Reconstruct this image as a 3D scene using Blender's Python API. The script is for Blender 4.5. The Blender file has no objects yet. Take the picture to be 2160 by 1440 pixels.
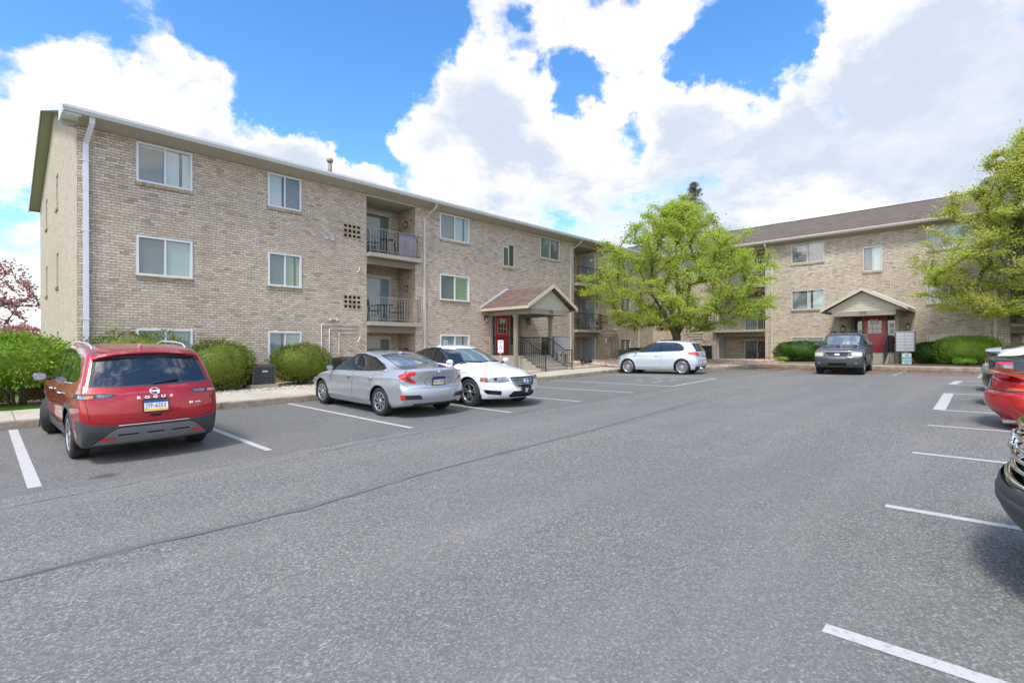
import bpy, bmesh, math, random
import numpy as np
from math import sin, cos, pi, radians, sqrt, floor
from mathutils import Vector, Matrix, noise as mnoise
random.seed(7)
SC = bpy.context.scene
COL = SC.collection
D1, D2 = 18.01, 32.94          # facade planes: long block faces -Y at Y=D1, side block faces -X at X=D2

# ------------------------------------------------------------------ node helpers
def nmat(name):
    m = bpy.data.materials.new(name); m.use_nodes = True
    nt = m.node_tree
    b = nt.nodes['Principled BSDF']
    return m, nt, b
class NT:
    def __init__(s, nt): s.nt = nt
    def n(s, t, **k):
        x = s.nt.nodes.new(t)
        for a, v in k.items(): setattr(x, a, v)
        return x
    def l(s, a, b): s.nt.links.new(a, b)
    def val(s, sock, v):
        if hasattr(v, 'is_output') or isinstance(v, bpy.types.NodeSocket): s.l(v, sock)
        else: sock.default_value = v
    def m(s, op, a, b=0.0, c=0.0, clamp=False):
        x = s.n('ShaderNodeMath', operation=op); x.use_clamp = clamp
        s.val(x.inputs[0], a); s.val(x.inputs[1], b)
        if len(x.inputs) > 2: s.val(x.inputs[2], c)
        return x.outputs[0]
    def noise(s, vec, scale, detail=3, rough=.55, dist=0.0):
        x = s.n('ShaderNodeTexNoise'); x.inputs['Scale'].default_value = scale
        x.inputs['Detail'].default_value = detail; x.inputs['Roughness'].default_value = rough
        x.inputs['Distortion'].default_value = dist
        if vec is not None: s.l(vec, x.inputs['Vector'])
        return x.outputs['Fac']
    def ramp(s, fac, pts, interp='LINEAR'):
        x = s.n('ShaderNodeValToRGB'); r = x.color_ramp; r.interpolation = interp
        while len(r.elements) < len(pts): r.elements.new(.5)
        for e, (p, c) in zip(r.elements, pts):
            e.position = p; e.color = (c[0], c[1], c[2], 1) if hasattr(c, '__len__') else (c, c, c, 1)
        s.l(fac, x.inputs[0]); return x.outputs[0]
    def mix(s, fac, a, b, mode='MIX'):
        x = s.n('ShaderNodeMix', data_type='RGBA', blend_type=mode)
        s.val(x.inputs[0], fac)
        for i, v in ((6, a), (7, b)):
            if isinstance(v, (tuple, list)): x.inputs[i].default_value = (v[0], v[1], v[2], 1)
            else: s.l(v, x.inputs[i])
        return x.outputs[2]
    def sep(s, v):
        x = s.n('ShaderNodeSeparateXYZ'); s.l(v, x.inputs[0]); return x.outputs
    def comb(s, a, b, c=0.0):
        x = s.n('ShaderNodeCombineXYZ')
        s.val(x.inputs[0], a); s.val(x.inputs[1], b); s.val(x.inputs[2], c); return x.outputs[0]
    def bump(s, h, dist, strength=1.0):
        x = s.n('ShaderNodeBump'); x.inputs['Distance'].default_value = dist; x.inputs['Strength'].default_value = strength
        s.l(h, x.inputs['Height']); return x.outputs[0]
    def pos(s): return s.n('ShaderNodeNewGeometry').outputs['Position']
    def obj(s): return s.n('ShaderNodeTexCoord').outputs['Object']

MATS = {}
def plain(name, col, rough=.6, metal=0.0, coat=0.0, spec=None, var=.12, vscale=6.0, emit=None, ior=None, coatr=.04):
    m, nt, b = nmat(name); N = NT(nt)
    if var > 0:
        f = N.noise(N.obj(), vscale, 4, .6)
        c = N.mix(f, tuple(x*(1-var) for x in col), tuple(min(1, x*(1+var)) for x in col))
        N.l(c, b.inputs['Base Color'])
    else: b.inputs['Base Color'].default_value = (*col, 1)
    b.inputs['Roughness'].default_value = rough; b.inputs['Metallic'].default_value = metal
    b.inputs['Coat Weight'].default_value = coat; b.inputs['Coat Roughness'].default_value = coatr
    if ior: b.inputs['IOR'].default_value = ior
    if spec is not None: b.inputs['Specular IOR Level'].default_value = spec
    MATS[name] = m; return m

plain('white_vinyl', (.62, .63, .66), .45, var=.05)
plain('cream_trim', (.50, .46, .38), .5, var=.08)
plain('beige_trim', (.47, .415, .31), .6, var=.1, vscale=2)
plain('olive_trim', (.255, .23, .17), .6, var=.12, vscale=3)
plain('soffit_paint', (.42, .39, .31), .7, var=.08, vscale=2)
plain('gutter_metal', (.55, .56, .55), .4, var=.08)
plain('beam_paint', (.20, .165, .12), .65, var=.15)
plain('slab_concrete', (.33, .29, .225), .85, var=.15)
plain('red_door_paint', (.58, .012, .022), .35, var=.08, coat=.3)
plain('grey_door_paint', (.34, .35, .37), .5, var=.06)
plain('black_iron', (.012, .012, .013), .4, var=.1)
plain('dark_hole', (.008, .007, .006), .95, var=0)
plain('lamp_black', (.03, .025, .02), .4)
plain('lamp_glass', (.30, .28, .22), .15, var=0)
plain('pale_metal', (.42, .42, .42), .4, metal=.1, var=.06)
plain('conduit_paint', (.58, .54, .46), .5, var=.06)
plain('ac_dark', (.055, .056, .065), .5, var=.2)
plain('ac_grey', (.16, .17, .17), .5, var=.2)
plain('sign_white', (.80, .80, .80), .4, var=.03)
plain('sign_teal', (.55, .74, .72), .4, var=.04)
plain('sign_ink', (.03, .04, .10), .5, var=0)
plain('sign_green', (.02, .20, .17), .5, var=0)
plain('post_metal', (.38, .40, .38), .5, metal=.2)
plain('white_paint_letters', (.8, .8, .78), .5, var=0)
plain('dark_letters', (.10, .085, .065), .5, var=0)
plain('curtain', (.5, .52, .48), .8)
plain('bark', (.085, .068, .045), .95, var=.45, vscale=9)
plain('bark_grey', (.10, .085, .07), .95, var=.4, vscale=9)
plain('rubber', (.022, .022, .023), .75, var=.15, vscale=20)
plain('rim_silver', (.55, .55, .57), .28, metal=.9, var=.03)
plain('rim_dark', (.04, .04, .043), .4, metal=.6, var=.05)
plain('cladding', (.050, .052, .055), .55, var=.06)
plain('cladding_dark', (.03, .031, .033), .6, var=.06)
plain('skid_grey', (.20, .205, .215), .4, metal=.3, var=.03)
plain('chrome', (.75, .76, .78), .09, metal=1.0, var=0)
plain('black_gloss', (.008, .008, .009), .08, var=0, coat=.5)
plain('seam_dark', (.012, .012, .012), .8, var=0)
plain('under_black', (.008, .008, .008), .9, var=0)
plain('lens_red', (.62, .012, .012), .12, coat=1, var=.12, vscale=14)
plain('lens_orange', (.75, .16, .03), .12, coat=1, var=.1)
plain('lens_clear', (.20, .21, .22), .12, metal=.4, coat=1, var=.7, vscale=22)
plain('lens_smoke', (.05, .05, .055), .10, coat=1, var=.5, vscale=22)
plain('rail_paint', (.20, .20, .18), .5)
plain('lens_milky', (.52, .52, .42), .15, coat=1, var=.2, vscale=10)
plain('plate_white', (.72, .73, .74), .4, var=.02)
plain('plate_blue', (.02, .05, .25), .4, var=0)
plain('plate_yellow', (.75, .50, .03), .4, var=0)
plain('hose', (.03, .025, .02), .5)
plain('plastic_grey', (.40, .39, .37), .5)
plain('cloth_mauve', (.22, .19, .23), .9)

def car_paint(name, col, metal=.35, rough=.34):
    m, nt, b = nmat(name); N = NT(nt)
    f = N.noise(N.obj(), 900, 1, .5)
    c = N.mix(f, tuple(x*.88 for x in col), tuple(min(1, x*1.12) for x in col))
    N.l(c, b.inputs['Base Color'])
    dirt = N.noise(N.obj(), 3.0, 4, .65)
    r = N.ramp(dirt, [(.3, rough), (.75, rough+.12)]); N.l(r, b.inputs['Roughness'])
    b.inputs['Metallic'].default_value = metal
    b.inputs['Coat Weight'].default_value = 1; b.inputs['Coat Roughness'].default_value = .035
    MATS[name] = m; return m
car_paint('paint_red', (.38, .006, .011), .4)
car_paint('paint_silver', (.43, .445, .47), .55)
car_paint('paint_white', (.74, .75, .75), .0)
car_paint('paint_bluesilver', (.52, .55, .58), .35)
car_paint('paint_grey', (.095, .10, .115), .5)
car_paint('paint_black', (.010, .010, .012), .2)
car_paint('paint_brightred', (.50, .010, .010), .1)
car_paint('paint_palesilver', (.56, .57, .58), .5)

def glass_like(name, col, rough=.03, ior=1.75):
    m, nt, b = nmat(name)
    b.inputs['Base Color'].default_value = (*col, 1); b.inputs['Roughness'].default_value = rough
    b.inputs['IOR'].default_value = ior; b.inputs['Coat Weight'].default_value = .6; b.inputs['Coat Roughness'].default_value = .01
    MATS[name] = m; return m
glass_like('car_glass', (.010, .012, .013))
glass_like('car_glass_clear', (.10, .13, .14), .03, 2.0)  # bright reflection of sky and building is put into this base colour
glass_like('mirror_glass', (.30, .34, .38), .05, 1.8)

def window_mat(name, col, stripes=0.0, ax='h', rough=.06, coat=.35, dark=.6):
    """coated glass in front of blinds: vertical blind slats as the surface colour under a clear coat"""
    m, nt, b = nmat(name); N = NT(nt)
    P = N.sep(N.pos())
    u = N.m('ADD', P[0], P[1])
    w = N.m('SINE', N.m('MULTIPLY', u, 2*pi/.09))
    f = N.m('MULTIPLY_ADD', w, .5, .5)
    big = N.noise(N.pos(), 1.3, 2)
    f2 = N.m('MULTIPLY', f, stripes)
    c = N.mix(f2, col, tuple(x*dark for x in col))
    c = N.mix(N.m('MULTIPLY', big, .5), c, tuple(x*.72 for x in col))
    N.l(c, b.inputs['Base Color'])
    b.inputs['Roughness'].default_value = .55
    b.inputs['Coat Weight'].default_value = 1; b.inputs['Coat Roughness'].default_value = .02
    b.inputs['Coat IOR'].default_value = 1.5 + coat
    MATS[name] = m; return m
window_mat('pane_screen', (.115, .14, .13), .12)
window_mat('pane_blind', (.30, .39, .34), .30)
window_mat('pane_pale', (.38, .46, .42), .10)
window_mat('pane_green', (.22, .31, .17), .45)
window_mat('pane_teal', (.16, .25, .26), .4)
window_mat('pane_dark', (.018, .022, .028), .3, coat=.5)
window_mat('pane_darkblind', (.07, .085, .085), .8, coat=.3)
window_mat('pane_dusk', (.045, .05, .075), .1, coat=.6)

# ------------------------------------------------------------------ brick
def brick_mat(name, tone=(1, 1, 1), plain_wall=0.0, h=.078, w=.205):
    m, nt, b = nmat(name); N = NT(nt)
    g = N.n('ShaderNodeNewGeometry')
    P = N.sep(g.outputs['Position']); Nn = N.sep(g.outputs['True Normal'])
    ax = N.m('GREATER_THAN', N.m('ABSOLUTE', Nn[0]), .5)
    ay = N.m('SUBTRACT', 1.0, ax)
    u0 = N.m('ADD', N.m('MULTIPLY', P[1], ax), N.m('MULTIPLY', P[0], ay))
    wob = N.noise(g.outputs['Position'], 9.0, 2)
    wob2 = N.noise(g.outputs['Position'], 2.2, 2)
    z = N.m('MULTIPLY_ADD', N.m('SUBTRACT', wob, .5), .022, P[2])
    z = N.m('MULTIPLY_ADD', N.m('SUBTRACT', wob2, .5), .02, z)
    u = N.m('MULTIPLY_ADD', N.m('SUBTRACT', wob, .5), .03, u0)
    rz = N.m('DIVIDE', z, h); row = N.m('FLOOR', rz); fz = N.m('FRACT', rz)
    off = N.m('MULTIPLY', N.m('FLOORED_MODULO', row, 2.0), .5)
    off = N.m('ADD', off, N.m('MULTIPLY', N.m('SINE', N.m('MULTIPLY', row, 12.9)), .12))
    ru = N.m('ADD', N.m('DIVIDE', u, w), off); cu = N.m('FLOOR', ru); fu = N.m('FRACT', ru)
    wn = N.n('ShaderNodeTexWhiteNoise', noise_dimensions='2D'); N.l(N.comb(row, cu), wn.inputs['Vector'])
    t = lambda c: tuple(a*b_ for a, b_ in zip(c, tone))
    bc = N.ramp(wn.outputs['Value'], [(0, t((.52, .43, .33))), (.22, t((.62, .54, .43))), (.45, t((.74, .68, .56))),
        (.66, t((.57, .49, .39))), (.82, t((.68, .60, .48))), (.95, t((.48, .39, .31))), (1, t((.34, .26, .205)))])
    fine = N.noise(g.outputs['Position'], 38.0, 3, .65)
    bc = N.mix(N.m('MULTIPLY', N.ramp(fine, [(.42, 0.0), (.62, 1.0)]), .6), bc, t((.34, .26, .20)))
    big = N.noise(g.outputs['Position'], .55, 3, .6)
    bc = N.mix(N.ramp(big, [(.35, 0.0), (.7, .45)]), bc, t((.43, .35, .265)))
    mv = N.m('LESS_THAN', fz, .20); mh = N.m('LESS_THAN', fu, .055)
    mort = N.m('MAXIMUM', mv, mh)
    mort = N.m('MULTIPLY', mort, N.ramp(N.noise(g.outputs['Position'], 5.0, 3), [(.3, .55), (.55, 1.0)]))
    mort = N.m('MULTIPLY', mort, 1.0-plain_wall*.75)
    c = N.mix(mort, bc, t((.17, .14, .115)))
    st = N.noise(N.comb(N.m('MULTIPLY', u0, 2.6), N.m('MULTIPLY', P[2], .28), 0.0), 1.0, 4, .65)
    c = N.mix(N.ramp(st, [(.52, 0.0), (.74, .38)]), c, t((.27, .235, .20)))
    dmp = N.m('MULTIPLY', N.ramp(N.m('MULTIPLY_ADD', P[2], .5, .1), [(.1, 1.0), (.75, 0.0)]), N.ramp(wob2, [(.35, .1), (.65, .5)]))
    c = N.mix(dmp, c, t((.30, .25, .18)))
    if plain_wall: c = N.mix(plain_wall, c, (.47, .42, .33))
    N.l(c, b.inputs['Base Color'])
    b.inputs['Roughness'].default_value = .9; b.inputs['Specular IOR Level'].default_value = .2
    hgt = N.m('MULTIPLY_ADD', fine, .25, N.m('SUBTRACT', 1.0, mort))
    N.l(N.bump(hgt, .012), b.inputs['Normal'])
    MATS[name] = m; return m
brick_mat('brick', (1.0, .98, .95))
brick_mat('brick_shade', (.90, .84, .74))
brick_mat('brick_gable', (.95, .90, .82), plain_wall=.42)
brick_mat('brick_ledge', (.72, .66, .52), h=.2, w=.075)
brick_mat('stained_base', (.9, .72, .45))

def shingle_mat(name, col, ax, per=.14):
    m, nt, b = nmat(name); N = NT(nt)
    P = N.sep(N.pos())
    dn = P[2]; along = P[0] if ax == 'x' else P[1]
    rz = N.m('DIVIDE', dn, per*.32); row = N.m('FLOOR', rz)
    cu = N.m('FLOOR', N.m('ADD', N.m('DIVIDE', along, .3), N.m('MULTIPLY', row, .37)))
    wn = N.n('ShaderNodeTexWhiteNoise', noise_dimensions='2D'); N.l(N.comb(row, cu), wn.inputs['Vector'])
    c = N.mix(wn.outputs['Value'], tuple(x*.68 for x in col), tuple(x*1.3 for x in col))
    st = N.noise(N.pos(), 1.1, 3)
    c = N.mix(N.m('MULTIPLY', st, .5), c, tuple(x*.75 for x in col))
    edge = N.m('LESS_THAN', N.m('FRACT', rz), .16)
    c = N.mix(N.m('MULTIPLY', edge, .6), c, tuple(x*.3 for x in col))
    N.l(c, b.inputs['Base Color']); b.inputs['Roughness'].default_value = .95
    N.l(N.bump(N.noise(N.pos(), 60, 2), .004), b.inputs['Normal'])
    MATS[name] = m
shingle_mat('shingle_y', (.125, .094, .072), 'y')
shingle_mat('shingle_x', (.135, .09, .075), 'x')
shingle_mat('shingle_red', (.15, .098, .076), 'y')

# ------------------------------------------------------------------ ground materials
def asphalt():
    m, nt, b = nmat('asphalt'); N = NT(nt); P = N.pos()
    v = N.n('ShaderNodeTexVoronoi'); v.inputs['Scale'].default_value = 72; N.l(P, v.inputs['Vector'])
    cs = N.sep(v.outputs['Color'])
    f1 = N.noise(P, 75, 3, .7)
    f2 = N.noise(P, 230, 1, .5)
    stone = N.ramp(cs[0], [(0, (.045,.043,.038)), (.25, (.13,.126,.111)), (.5, (.225,.219,.195)), (.75, (.31,.302,.268)), (.93, (.44,.43,.38)), (1, (.52,.51,.46))])
    c = N.mix(N.ramp(f1, [(.38, 1.0), (.62, 0.0)]), stone, (.10, .098, .089))
    c = N.mix(N.m('MULTIPLY', f2, .2), c, (.21, .203, .182))
    big = N.noise(P, .16, 4, .6)
    s = N.sep(P)
    strk = N.noise(N.comb(N.m('MULTIPLY', s[0], .12), N.m('MULTIPLY', s[1], .9), 0.0), 1.0, 4, .6)
    c = N.mix(N.ramp(big, [(.40, .5), (.58, 0.0)]), c, (.14, .146, .134))
    c = N.mix(N.ramp(strk, [(.45, 0.0), (.7, .35)]), c, (.27, .232, .215))
    med = N.noise(P, 1.3, 5, .7)
    c = N.mix(N.ramp(med, [(.5, 0.0), (.68, .15)]), c, (.26, .252, .235))
    # the parking bays are mixed towards a darker, more even grey
    bay = N.m('GREATER_THAN', s[1], 7.45)
    c = N.mix(N.m('MULTIPLY', bay, .35), c, (.12, .118, .112))
    # oil drips where cars stand, tyre darkening in the bays
    vo = N.n('ShaderNodeTexVoronoi'); vo.inputs['Scale'].default_value = .75; N.l(P, vo.inputs['Vector'])
    oil = N.m('MULTIPLY', N.ramp(N.m('ADD', vo.outputs['Distance'], N.m('MULTIPLY', N.noise(P, 7.0, 4, .7), .16)), [(.12, .75), (.22, 0.0)]), N.m('MULTIPLY', bay, N.ramp(N.sep(vo.outputs['Color'])[1], [(.70, 0.0), (.76, .8)])))
    c = N.mix(oil, c, (.03, .03, .03))
    # reddish blossom dust near the far kerb
    rd = N.m('MULTIPLY', N.ramp(N.m('DIVIDE', s[0], 30.0), [(.80, 0.0), (.92, 1.0)]), N.ramp(N.noise(P, .9, 5, .7), [(.40, 0.0), (.6, .8)]))
    c = N.mix(rd, c, (.22, .095, .06))
    N.l(c, b.inputs['Base Color']); b.inputs['Roughness'].default_value = .88
    b.inputs['Specular IOR Level'].default_value = .3
    hb = N.m('ADD', cs[1], f1)
    N.l(N.bump(hb, .006, .8), b.inputs['Normal'])
    MATS['asphalt'] = m
asphalt()
def simple_ground(name, pts, scale, bump=.01, rough=.95, vor=0, pts2=None, s2=.6):
    m, nt, b = nmat(name); N = NT(nt); P = N.pos()
    if vor:
        v = N.n('ShaderNodeTexVoronoi'); v.inputs['Scale'].default_value = vor; N.l(P, v.inputs['Vector'])
        f = N.sep(v.outputs['Color'])[0]; hgt = N.m('SUBTRACT', 1.0, v.outputs['Distance'])
    else: f = N.noise(P, scale, 5, .7); hgt = f
    c = N.ramp(f, pts)
    if pts2: c = N.mix(N.ramp(N.noise(P, s2, 4, .65), [(.42, 0.0), (.62, .75)]), c, pts2)
    N.l(c, b.inputs['Base Color']); b.inputs['Roughness'].default_value = rough
    N.l(N.bump(hgt, bump), b.inputs['Normal']); MATS[name] = m
simple_ground('earth', [(0, (.05, .075, .02)), (1, (.10, .12, .04))], 3)
simple_ground('gravel', [(0, (.22, .18, .13)), (.3, (.40, .34, .26)), (.6, (.52, .46, .37)), (.85, (.34, .25, .18)), (1, (.62, .58, .5))], 20, .03, vor=26, pts2=(.36, .29, .20))
simple_ground('red_gravel', [(0, (.20, .11, .07)), (.3, (.38, .27, .2)), (.6, (.48, .36, .28)), (.85, (.28, .12, .07)), (1, (.55, .47, .4))], 20, .03, vor=22, pts2=(.30, .14, .08), s2=.8)
simple_ground('mulch', [(0, (.10, .055, .03)), (.5, (.22, .14, .09)), (1, (.34, .25, .17))], 30, .03, vor=30)
simple_ground('concrete', [(.3, (.40, .355, .275)), (.7, (.52, .465, .365))], 4, .003, pts2=(.36, .31, .24), s2=1.5)
simple_ground('kerb_concrete', [(.3, (.20, .165, .12)), (.7, (.36, .31, .235))], 9, .008, pts2=(.15, .12, .085), s2=3.0)
def kerb_joints():
    m = MATS['kerb_concrete']; N = NT(m.node_tree); b = m.node_tree.nodes['Principled BSDF']; s = N.sep(N.pos())
    src = b.inputs['Base Color'].links[0].from_socket
    j = N.m('LESS_THAN', N.m('FRACT', N.m('DIVIDE', N.m('SUBTRACT', s[0], s[1]), 3.05)), .007)
    N.l(N.mix(N.m('MULTIPLY', j, .85), src, (.03, .025, .02)), b.inputs['Base Color'])
kerb_joints()
simple_ground('line_paint', [(.30, (.26, .26, .24)), (.44, (.41, .405, .385)), (1, (.52, .51, .48))], 26, .002)
simple_ground('worn_paint', [(.40, (.13, .13, .135)), (.55, (.38, .38, .38)), (1, (.55, .55, .54))], 12, .002)
simple_ground('seam_stain', [(.3, (.10, .098, .09)), (.8, (.17, .166, .152))], 60, .004)
simple_ground('tar', [(.3, (.022, .022, .024)), (.8, (.05, .05, .052))], 30, .004)
simple_ground('lawn_soil', [(.3, (.05, .10, .02)), (.7, (.09, .17, .03))], 30, .01)

def leaf_mat(name, cols, rough=.55, trans=.35):
    m, nt, b = nmat(name); N = NT(nt)
    g = N.n('ShaderNodeNewGeometry')
    c = N.ramp(g.outputs['Random Per Island'], [(i/(len(cols)-1), k) for i, k in enumerate(cols)])
    patch = N.noise(g.outputs['Position'], 1.1, 3, .6)
    c = N.mix(N.ramp(patch, [(.42, 0.0), (.66, .6)]), c, cols[-1])
    N.l(c, b.inputs['Base Color']); b.inputs['Roughness'].default_value = rough
    b.inputs['Specular IOR Level'].default_value = .25
    tr = N.n('ShaderNodeBsdfTranslucent'); N.l(c, tr.inputs[0])
    mx = N.n('ShaderNodeMixShader'); mx.inputs[0].default_value = trans
    out = nt.nodes['Material Output']
    N.l(b.outputs[0], mx.inputs[1]); N.l(tr.outputs[0], mx.inputs[2]); N.l(mx.outputs[0], out.inputs[0])
    MATS[name] = m
leaf_mat('leaf_spring', [(.24, .37, .035), (.40, .53, .065), (.55, .64, .12), (.46, .50, .09)], trans=.55)
leaf_mat('leaf_spring_rust', [(.28, .41, .04), (.44, .57, .08), (.57, .66, .13), (.54, .44, .13)], trans=.55)
leaf_mat('leaf_yew', [(.015, .05, .010), (.035, .085, .014), (.08, .15, .02)], trans=.15)
leaf_mat('leaf_box', [(.035, .075, .010), (.09, .14, .015), (.22, .24, .03)], trans=.2)
leaf_mat('leaf_shrub', [(.07, .15, .015), (.16, .29, .025), (.30, .43, .05)], trans=.3)
leaf_mat('leaf_gold', [(.16, .16, .03), (.24, .22, .05), (.20, .10, .03)], trans=.3)
leaf_mat('leaf_bright', [(.15, .33, .03), (.24, .45, .05), (.3, .5, .06)], trans=.3)
leaf_mat('leaf_purple', [(.28, .10, .11), (.42, .19, .18), (.54, .30, .27)], trans=.3)
leaf_mat('leaf_conifer', [(.16, .17, .12), (.22, .22, .16), (.22, .19, .14)], trans=.3)
leaf_mat('grass_blade', [(.05, .14, .01), (.10, .24, .015), (.16, .32, .03)], trans=.2)
leaf_mat('litter', [(.20, .07, .03), (.30, .13, .07), (.36, .22, .12)], trans=.1)

# ------------------------------------------------------------------ mesh builder
class MB:
    def __init__(s): s.v = []; s.f = []; s.fm = []; s.mi = 0; s.sm = []
    def add(s, vs, fs, smooth=False):
        o = len(s.v); s.v += [tuple(v) for v in vs]
        for f in fs: s.f.append([i+o for i in f]); s.fm.append(s.mi); s.sm.append(smooth)
        return s
    def box(s, a, b, M=None):
        x0, y0, z0 = a; x1, y1, z1 = b
        vs = [(x, y, z) for z in (z0, z1) for y in (y0, y1) for x in (x0, x1)]
        if M is not None: vs = [M(*v) if callable(M) else tuple(M @ Vector(v)) for v in vs]
        return s.add(vs, [(0, 2, 3, 1), (4, 5, 7, 6), (0, 1, 5, 4), (2, 6, 7, 3), (0, 4, 6, 2), (1, 3, 7, 5)])
    def cbox(s, c, d, M=None): return s.box([c[i]-d[i]/2 for i in range(3)], [c[i]+d[i]/2 for i in range(3)], M)
    def quad(s, *vs): return s.add(vs, [tuple(range(len(vs)))])
    def prism(s, poly, d0, d1, fn):
        """poly of 2-D points, fn(u, v, d) -> point"""
        n = len(poly)
        vs = [fn(u, v, d0) for u, v in poly]+[fn(u, v, d1) for u, v in poly]
        fs = [tuple(range(n)), tuple(range(2*n-1, n-1, -1))]+[(i, (i+1) % n, n+(i+1) % n, n+i) for i in range(n)]
        return s.add(vs, fs)
    def tube(s, pts, r, n=6, caps=True, smooth=True):
        pts = [Vector(p) for p in pts]
        rs = r if hasattr(r, '__len__') else [r]*len(pts)
        vs = []; up = None
        for i, p in enumerate(pts):
            t = (pts[min(i+1, len(pts)-1)]-pts[max(i-1, 0)])
            if t.length < 1e-9: t = Vector((0, 0, 1))
            t.normalize()
            if up is None:
                up = Vector((0, 0, 1)) if abs(t.z) < .9 else Vector((1, 0, 0))
            a = t.cross(up)
            if a.length < 1e-6: a = t.cross(Vector((1, 0, 0)))
            a.normalize(); b = a.cross(t); up = b
            for k in range(n):
                q = 2*pi*(k+.5)/n; vs.append(tuple(p+(a*cos(q)+b*sin(q))*rs[i]))
        fs = [(i*n+k, i*n+(k+1) % n, (i+1)*n+(k+1) % n, (i+1)*n+k) for i in range(len(pts)-1) for k in range(n)]
        if caps: fs += [tuple(range(n-1, -1, -1)), tuple(range((len(pts)-1)*n, len(pts)*n))]
        return s.add(vs, fs, smooth)
    def lathe(s, prof, n=24, M=None, smooth=True):
        """prof: (radius, along) about the local Y axis"""
        vs = []
        for r, y in prof:
            for k in range(n):
                q = 2*pi*k/n; v = Vector((r*cos(q), y, r*sin(q))); vs.append(tuple(M @ v) if M else tuple(v))
        m = len(prof)
        fs = [(i*n+k, i*n+(k+1) % n, (i+1)*n+(k+1) % n, (i+1)*n+k) for i in range(m-1) for k in range(n)]
        return s.add(vs, fs, smooth)
    def build(s, name, mats, parent=None, recalc=True):
        me = bpy.data.meshes.new(name); me.from_pydata(s.v, [], s.f)
        for mt in (mats if isinstance(mats, (list, tuple)) else [mats]):
            me.materials.append(MATS[mt] if isinstance(mt, str) else mt)
        me.polygons.foreach_set('material_index', s.fm); me.polygons.foreach_set('use_smooth', s.sm)
        if recalc:
            bm = bmesh.new(); bm.from_mesh(me); bmesh.ops.recalc_face_normals(bm, faces=bm.faces[:])
            bm.to_mesh(me); bm.free()
        me.update()
        o = bpy.data.objects.new(name, me); COL.objects.link(o)
        if parent is not None: o.parent = parent
        return o
def tag(o, label=None, cat=None, group=None, kind=None):
    if label: o['label'] = label
    if cat: o['category'] = cat
    if group: o['group'] = group
    if kind: o['kind'] = kind
    return o
def empty(name, loc=(0, 0, 0), rz=0.0, label=None, cat=None, group=None):
    o = bpy.data.objects.new(name, None); COL.objects.link(o); o.location = loc; o.rotation_euler = (0, 0, rz)
    o.empty_display_size = .2
    return tag(o, label, cat, group)
def kids(o): return [c for c in bpy.data.objects if c.parent == o]
def copy_tree(o, parent=None):
    c = o.copy(); COL.objects.link(c); c.parent = parent
    for ch in kids(o):
        cc = copy_tree(ch, c); cc.matrix_parent_inverse = ch.matrix_parent_inverse.copy()
    return c
def text_mesh(name, txt, size, mat, parent, M, ext=.004, bold=0.0, xs=1.0, spacing=1.0):
    cu = bpy.data.curves.new(name, 'FONT'); cu.body = txt; cu.size = size; cu.extrude = ext
    cu.align_x = 'CENTER'; cu.align_y = 'CENTER'; cu.offset = bold; cu.space_character = spacing
    t = bpy.data.objects.new(name+'_tmp', cu); COL.objects.link(t)
    bpy.context.view_layer.update()
    me = bpy.data.meshes.new_from_object(t.evaluated_get(bpy.context.evaluated_depsgraph_get()))
    bpy.data.objects.remove(t); bpy.data.curves.remove(cu)
    me.transform(Matrix.Diagonal((xs, 1, 1, 1))); me.transform(M)
    me.materials.clear(); me.materials.append(MATS[mat]); me.name = name
    o = bpy.data.objects.new(name, me); COL.objects.link(o)
    if parent is not None: o.parent = parent
    return o
def frame_mat(origin, right, up):
    """matrix whose local x,y axes are right,up (text lies in that plane)"""
    r = Vector(right).normalized(); u = Vector(up).normalized(); n = r.cross(u)
    return Matrix(((r.x, u.x, n.x, origin[0]), (r.y, u.y, n.y, origin[1]), (r.z, u.z, n.z, origin[2]), (0, 0, 0, 1)))

# ------------------------------------------------------------------ terrain heights (camera eye is z=0 while building)
HT = [(-60, 1.75), (-10, 1.60), (.4, 1.543), (2.94, 1.494), (5.4, 1.457), (8, 1.413), (10.5, 1.372), (13.1, 1.312), (15.4, 1.262), (19, 1.172), (21, 1.14), (24, 1.11), (26.7, 1.05), (27.9, 1.03), (60, .95)]
def lerp_tab(T, x):
    if x <= T[0][0]: return T[0][1]
    for (a, p), (b, q) in zip(T, T[1:]):
        if x <= b: return p+(q-p)*(x-a)/(b-a)
    return T[-1][1]
def sst(x): x = max(0, min(1, x)); return x*x*(3-2*x)
def G(X, Y):
    h = lerp_tab(HT, X)
    tl = .09 if X < 6 else .09-.11*sst((X-6)/10)
    return -(h-tl*max(0, min(1, (Y-7.75)/5.15)))
YK, XK = 12.9, 27.9
def base_z(X): return min(-.72, -1.28+.0235*(X-1.8))
def T(X, Y):
    d = min(D1-Y, D2-X)
    w = max(0, min(1, d/4.6))
    b = base_z(min(X, 30)) if (D1-Y) < (D2-X) else -.74
    return b+(G(X, Y)+.15-b)*w
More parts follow.
